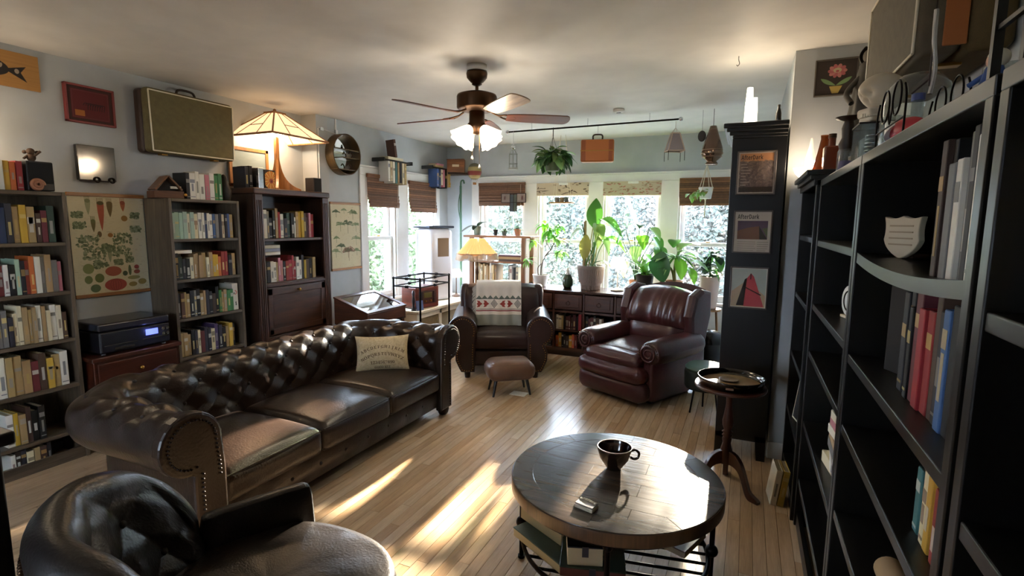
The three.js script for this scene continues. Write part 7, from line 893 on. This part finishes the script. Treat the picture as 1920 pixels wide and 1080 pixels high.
// inside the black bookcases
{
  let o = thing('shield_plaque', 'cream shield shaped plaque on the sagging upper shelf', 'plaque', [0.4, 1.412, -1.76], rad(-62)); const s = new THREE.Shape(); s.moveTo(-0.06, 0.11); s.quadraticCurveTo(-0.03, 0.1, 0, 0.112); s.quadraticCurveTo(0.03, 0.1, 0.06, 0.11); s.quadraticCurveTo(0.05, 0.08, 0.058, 0.05); s.quadraticCurveTo(0.05, 0.02, 0, 0); s.quadraticCurveTo(-0.05, 0.02, -0.058, 0.05); s.quadraticCurveTo(-0.05, 0.08, -0.06, 0.11); K().ext(s, 0.012, 0.003).mesh('shield', STD('#b3a48c', 0.6), o); for (let i = 0; i < 4; i++) K().bx(-0.04, 0.04, 0.035 + i * 0.017, 0.039 + i * 0.017, 0.0145, 0.0165).mesh('text_line', STD('#8d7d66', 0.7), o); K().bx(-0.03, 0.03, 0, 0.012, -0.05, 0.0).mesh('rest', M.dark, o);
  o = thing('toy_clock', 'small white and red round clock on the second shelf', 'clock', [0.4, 1.131, -2.42], rad(-75)); K().cyl(0.062, 0.062, 0.03, 0, 0.07, 0, 30, [PI / 2, 0, 0]).mesh('face', M.ceramic, o); K().torus(0.062, 0.008, 0, 0.07, 0, [0, 0, 0.6], PI * 1.1, 8, 26).mesh('red_rim', STD('#a82a2e', 0.4), o); K().torus(0.04, 0.003, 0, 0.07, 0.016, [0, 0, 0]).bar([0, 0.07, 0.017], [0.02, 0.09, 0.017], 0.002, 5).bar([0, 0.07, 0.017], [-0.005, 0.105, 0.017], 0.002, 5).mesh('hands', M.iron, o); K().bx(-0.045, 0.045, 0, 0.012, -0.025, 0.025, 0.003).mesh('foot', M.cream, o);
  o = thing('owl_carving', 'brown carved owl beside the toy clock', 'carving', [0.42, 1.131, -2.24], rad(-75)); K().add(grid((u, v) => { const a = u * 2 * PI, r = 0.04 * (v < 0.7 ? 1 - 0.1 * Math.sin(v * 4) : 0.86) * (v > 0.96 ? 0.4 : 1) * (1 + 0.05 * Math.cos(a * 9)); return [r * Math.cos(a), 0.15 * v, r * Math.sin(a) * 0.8]; }, 30, 14)).mesh('body', wood('#5f4226', 0.6), o); for (const q of [1, -1]) K().torus(0.012, 0.004, q * 0.015, 0.122, 0.03, [0, 0, 0]).mesh('eye', M.brass, o);
  o = thing('oval_dish', 'pale oval dish standing on edge on the third shelf', 'dish', [0.42, 0.9, -2.02], rad(-70)); K().lathe([[0, 0], [0.05, 0.002], [0.08, 0.014], [0.084, 0.016], [0.08, 0.018], [0.05, 0.006], [0, 0.004]], 0, 0.085, 0, 30, [PI / 2 - 0.15, 0, 0]).mesh('dish', M.cream, o);
  o = thing('photo_book', 'dark book with a portrait of a man in a suit on its cover, facing out', 'book', [0.4, 1.111, -1.6], rad(-66)); K().bx(-0.09, 0.09, 0, 0.255, -0.014, 0.0, 0.002).mesh('cover_boards', STD('#15110f', 0.4), o); K().bx(-0.086, 0.084, 0.004, 0.251, -0.028, -0.014).mesh('pages', M.paper, o);
  one('cover_print', grid((u, v) => [(u - 0.5) * 0.178, 0.001 + v * 0.253, 0.0008], 1, 1), canvasMat(256, 360, (c, w, h) => { c.fillStyle = '#15100e'; c.fillRect(0, 0, w, h); c.fillStyle = '#4a352a'; c.beginPath(); c.ellipse(150, 150, 58, 84, 0.1, 0, 7); c.fill(); c.fillStyle = '#5d4a3e'; c.beginPath(); c.ellipse(92, 150, 14, 26, 0, 0, 7); c.fill(); c.fillStyle = '#100b0a'; c.beginPath(); c.ellipse(140, 84, 70, 46, -0.1, 0, 7); c.fill(); c.fillStyle = '#6d5a4c'; c.beginPath(); c.moveTo(100, 230); c.lineTo(176, 262); c.lineTo(150, 330); c.fill(); c.fillStyle = '#0c0909'; c.fillRect(0, 320, w, 40); c.beginPath(); c.moveTo(0, 360); c.lineTo(0, 270); c.lineTo(100, 232); c.lineTo(140, 330); c.fill(); }), o);
  o = thing('paper_scroll', 'rolled tan map lying on the fourth shelf of the sagging bookcase', 'scroll', [0.38, 0.6, -1.3]); K('z').cyl(0.034, 0.034, 0.42, 0, 0.034, 0, 22, [PI / 2, 0, 0]).cyl(0.022, 0.022, 0.43, 0, 0.034, 0, 16, [PI / 2, 0, 0]).mesh('roll', STD('#9c7f5a', 0.85, { map: plasterMap }), o); K().torus(0.035, 0.002, 0, 0.034, 0.05, [0, 0, 0]).mesh('string', M.dark, o);
  o = thing('candle', 'thick cream pillar candle on the top shelf of the crowned bookcase', 'candle', [0.36, 1.441, -3.12]); K().lathe([[0, 0], [0.042, 0], [0.042, 0.2], [0.036, 0.205], [0, 0.2]], 0, 0, 0, 22).mesh('wax', STD('#a58a58', 0.7), o); K().bar([0, 0.2, 0], [0, 0.215, 0], 0.0015, 5).mesh('wick', M.iron, o);
  o = thing('picture_ledge_frame', 'white edged frame leaning in the crowned black bookcase', 'frame', [0.33, 0.401, -3.2], rad(-78)); K().bx(-0.1, 0.1, 0, 0.28, 0, 0.012, 0.003).mesh('frame', M.cream, o).rotation.x = -0.12; K().bx(-0.088, 0.088, 0.012, 0.268, 0.012, 0.0135).mesh('picture', M.plastic, o).rotation.x = -0.12;
}
// ---------- corner by the recliner ----------
{
  let o = thing('velvet_stool', 'small round teal velvet stool beside the recliner', 'stool', [-0.24, 0, -4.32]); K().lathe([[0, 0.2], [0.145, 0.2], [0.155, 0.22], [0.158, 0.33], [0.15, 0.352], [0, 0.356]], 0, 0, 0, 36).mesh('seat_drum', STD('#16201f', 0.7), o); K().lathe([[0, 0.352], [0.15, 0.35], [0.154, 0.37], [0.13, 0.392], [0, 0.4]], 0, 0, 0, 36).mesh('cushion_top', STD('#4d6a66', 0.55), o); for (let i = 0; i < 3; i++) { const a = i * 2.1 + 0.4; K().bar([0.09 * Math.cos(a), 0.2, 0.09 * Math.sin(a)], [0.12 * Math.cos(a), 0, 0.12 * Math.sin(a)], 0.007, 6).mesh('leg', M.iron, o); }
  o = thing('black_bin', 'black round bin with a domed lid behind the recliner', 'bin', [-0.27, 0, -5.15]); K().lathe([[0, 0], [0.12, 0], [0.15, 0.4], [0, 0.4]], 0, 0, 0, 30).mesh('body', STD('#111113', 0.35), o); K().lathe([[0.155, 0.4], [0.155, 0.43], [0.12, 0.48], [0.05, 0.51], [0, 0.512]], 0, 0, 0, 30).mesh('lid', STD('#15151a', 0.2), o);
}
// ---------- doorway post at the near end ----------
{
  const o = thing('black_pedestal', 'tall plain black pedestal at the end of the wide brown bookcase', 'pedestal', [-1.62, 0, -0.42]); K('y').bx(-0.14, 0.14, 0.03, 1.0, -0.12, 0.12, 0.006).mesh('column', M.black, o); K('x').bx(-0.16, 0.16, 1.0, 1.03, -0.14, 0.14, 0.006).mesh('top_board', M.black, o); K('x').bx(-0.16, 0.16, 0, 0.05, -0.14, 0.14, 0.006).mesh('base_board', M.black, o);
}
// ---------- outdoors ----------
{
  const gr = struct(K().bx(-40, 40, -1.1, -0.9, -60, 30).mesh('garden_ground', STD('#76736c', 0.95))); gr.name = 'ground';
  const leafG = (() => { const g = leafGeo('oval', 0.5).clone(); return g; })();
  const foliage = (T, n, c, rx, ry, rz, mat, size) => { const m = new THREE.InstancedMesh(leafG, mat, n), d = new THREE.Object3D(); for (let i = 0; i < n; i++) { let x, y, z; do { x = rr(-1, 1); y = rr(-1, 1); z = rr(-1, 1); } while (x * x + y * y + z * z > 1 || fbm(x * 2.2 + c[0], y * 2.2, z * 2.2 + c[2], 2) < -0.06); d.position.set(c[0] + x * rx, c[1] + y * ry, c[2] + z * rz); d.rotation.set(rr(0, 6.3), rr(0, 6.3), rr(0, 6.3)); d.scale.setScalar(size * rr(0.7, 1.3)); d.updateMatrix(); m.setMatrixAt(i, d.matrix); } m.name = 'foliage'; m.userData.kind = 'stuff'; m.castShadow = m.receiveShadow = true; T.add(m); };
  const bark = STD('#8d8a86', 0.9, { map: woodMap });
  const shrubs = [[-5.5, -12.5, 1.3, 2.7, '#5c6458', 'pale leafy shrub beyond the first back window'], [-3.3, -13.5, 1.25, 2.75, '#5c6460', 'grey green shrub beyond the window with the branch printed shade'], [-1.0, -13.2, 1.3, 2.36, '#64615b', 'tan leaved shrub beyond the window with the blossom shade'], [0.25, -12.6, 1.4, 2.95, '#59625b', 'grey green bush beyond the window with the macrame planter'], [3.0, -12.8, 1.4, 2.7, '#5c645e', 'grey green bush glimpsed past the black tower'], [-7.4, -9.0, 1.3, 1.9, '#5e6e4a', 'sunny green shrub beyond the side window by the palm chart'], [-8.6, -11.6, 1.5, 2.1, '#5e6858', 'pale green shrub beyond the side window at the room corner'], [-8.0, -15.5, 1.6, 2.3, '#5e665e', 'soft grey shrub far beyond the room corner']];
  for (const [x, z, r, h, col, lb] of shrubs) { const T = thing('garden_shrub', lb, 'shrub', [x, -0.9, z]); const k = K(); for (let i = 0; i < 5; i++) { const a = i * 1.3; k.bar([0.05 * Math.cos(a), 0, 0.05 * Math.sin(a)], [0.5 * r * Math.cos(a), h * 1.1, 0.5 * r * Math.sin(a)], 0.035, 6, 0.012); } k.mesh('stems', bark, T); foliage(T, 11000, [0, h * 0.82, 0], r * 1.25, h * 0.85, r, PHY(col, 0.7, { transmission: 0.4, thickness: 0 }), 0.105); }
  const tr = thing('garden_tree', 'bare pale tree with leaning limbs beyond the window with the blossom shade', 'tree', [-2.2, -0.9, -11]); K().bar([0, 0, 0], [0.35, 2.1, 0], 0.09, 9, 0.07).bar([0.2, 1.2, 0], [1.4, 3.4, -0.1], 0.07, 8, 0.04).bar([0.3, 1.9, 0], [-0.3, 3.4, 0.1], 0.055, 8, 0.03).bar([0.8, 2.3, 0], [0.5, 3.4, 0.2], 0.035, 7, 0.02).mesh('trunk', bark, tr);
}

renderer.render(scene, camera);
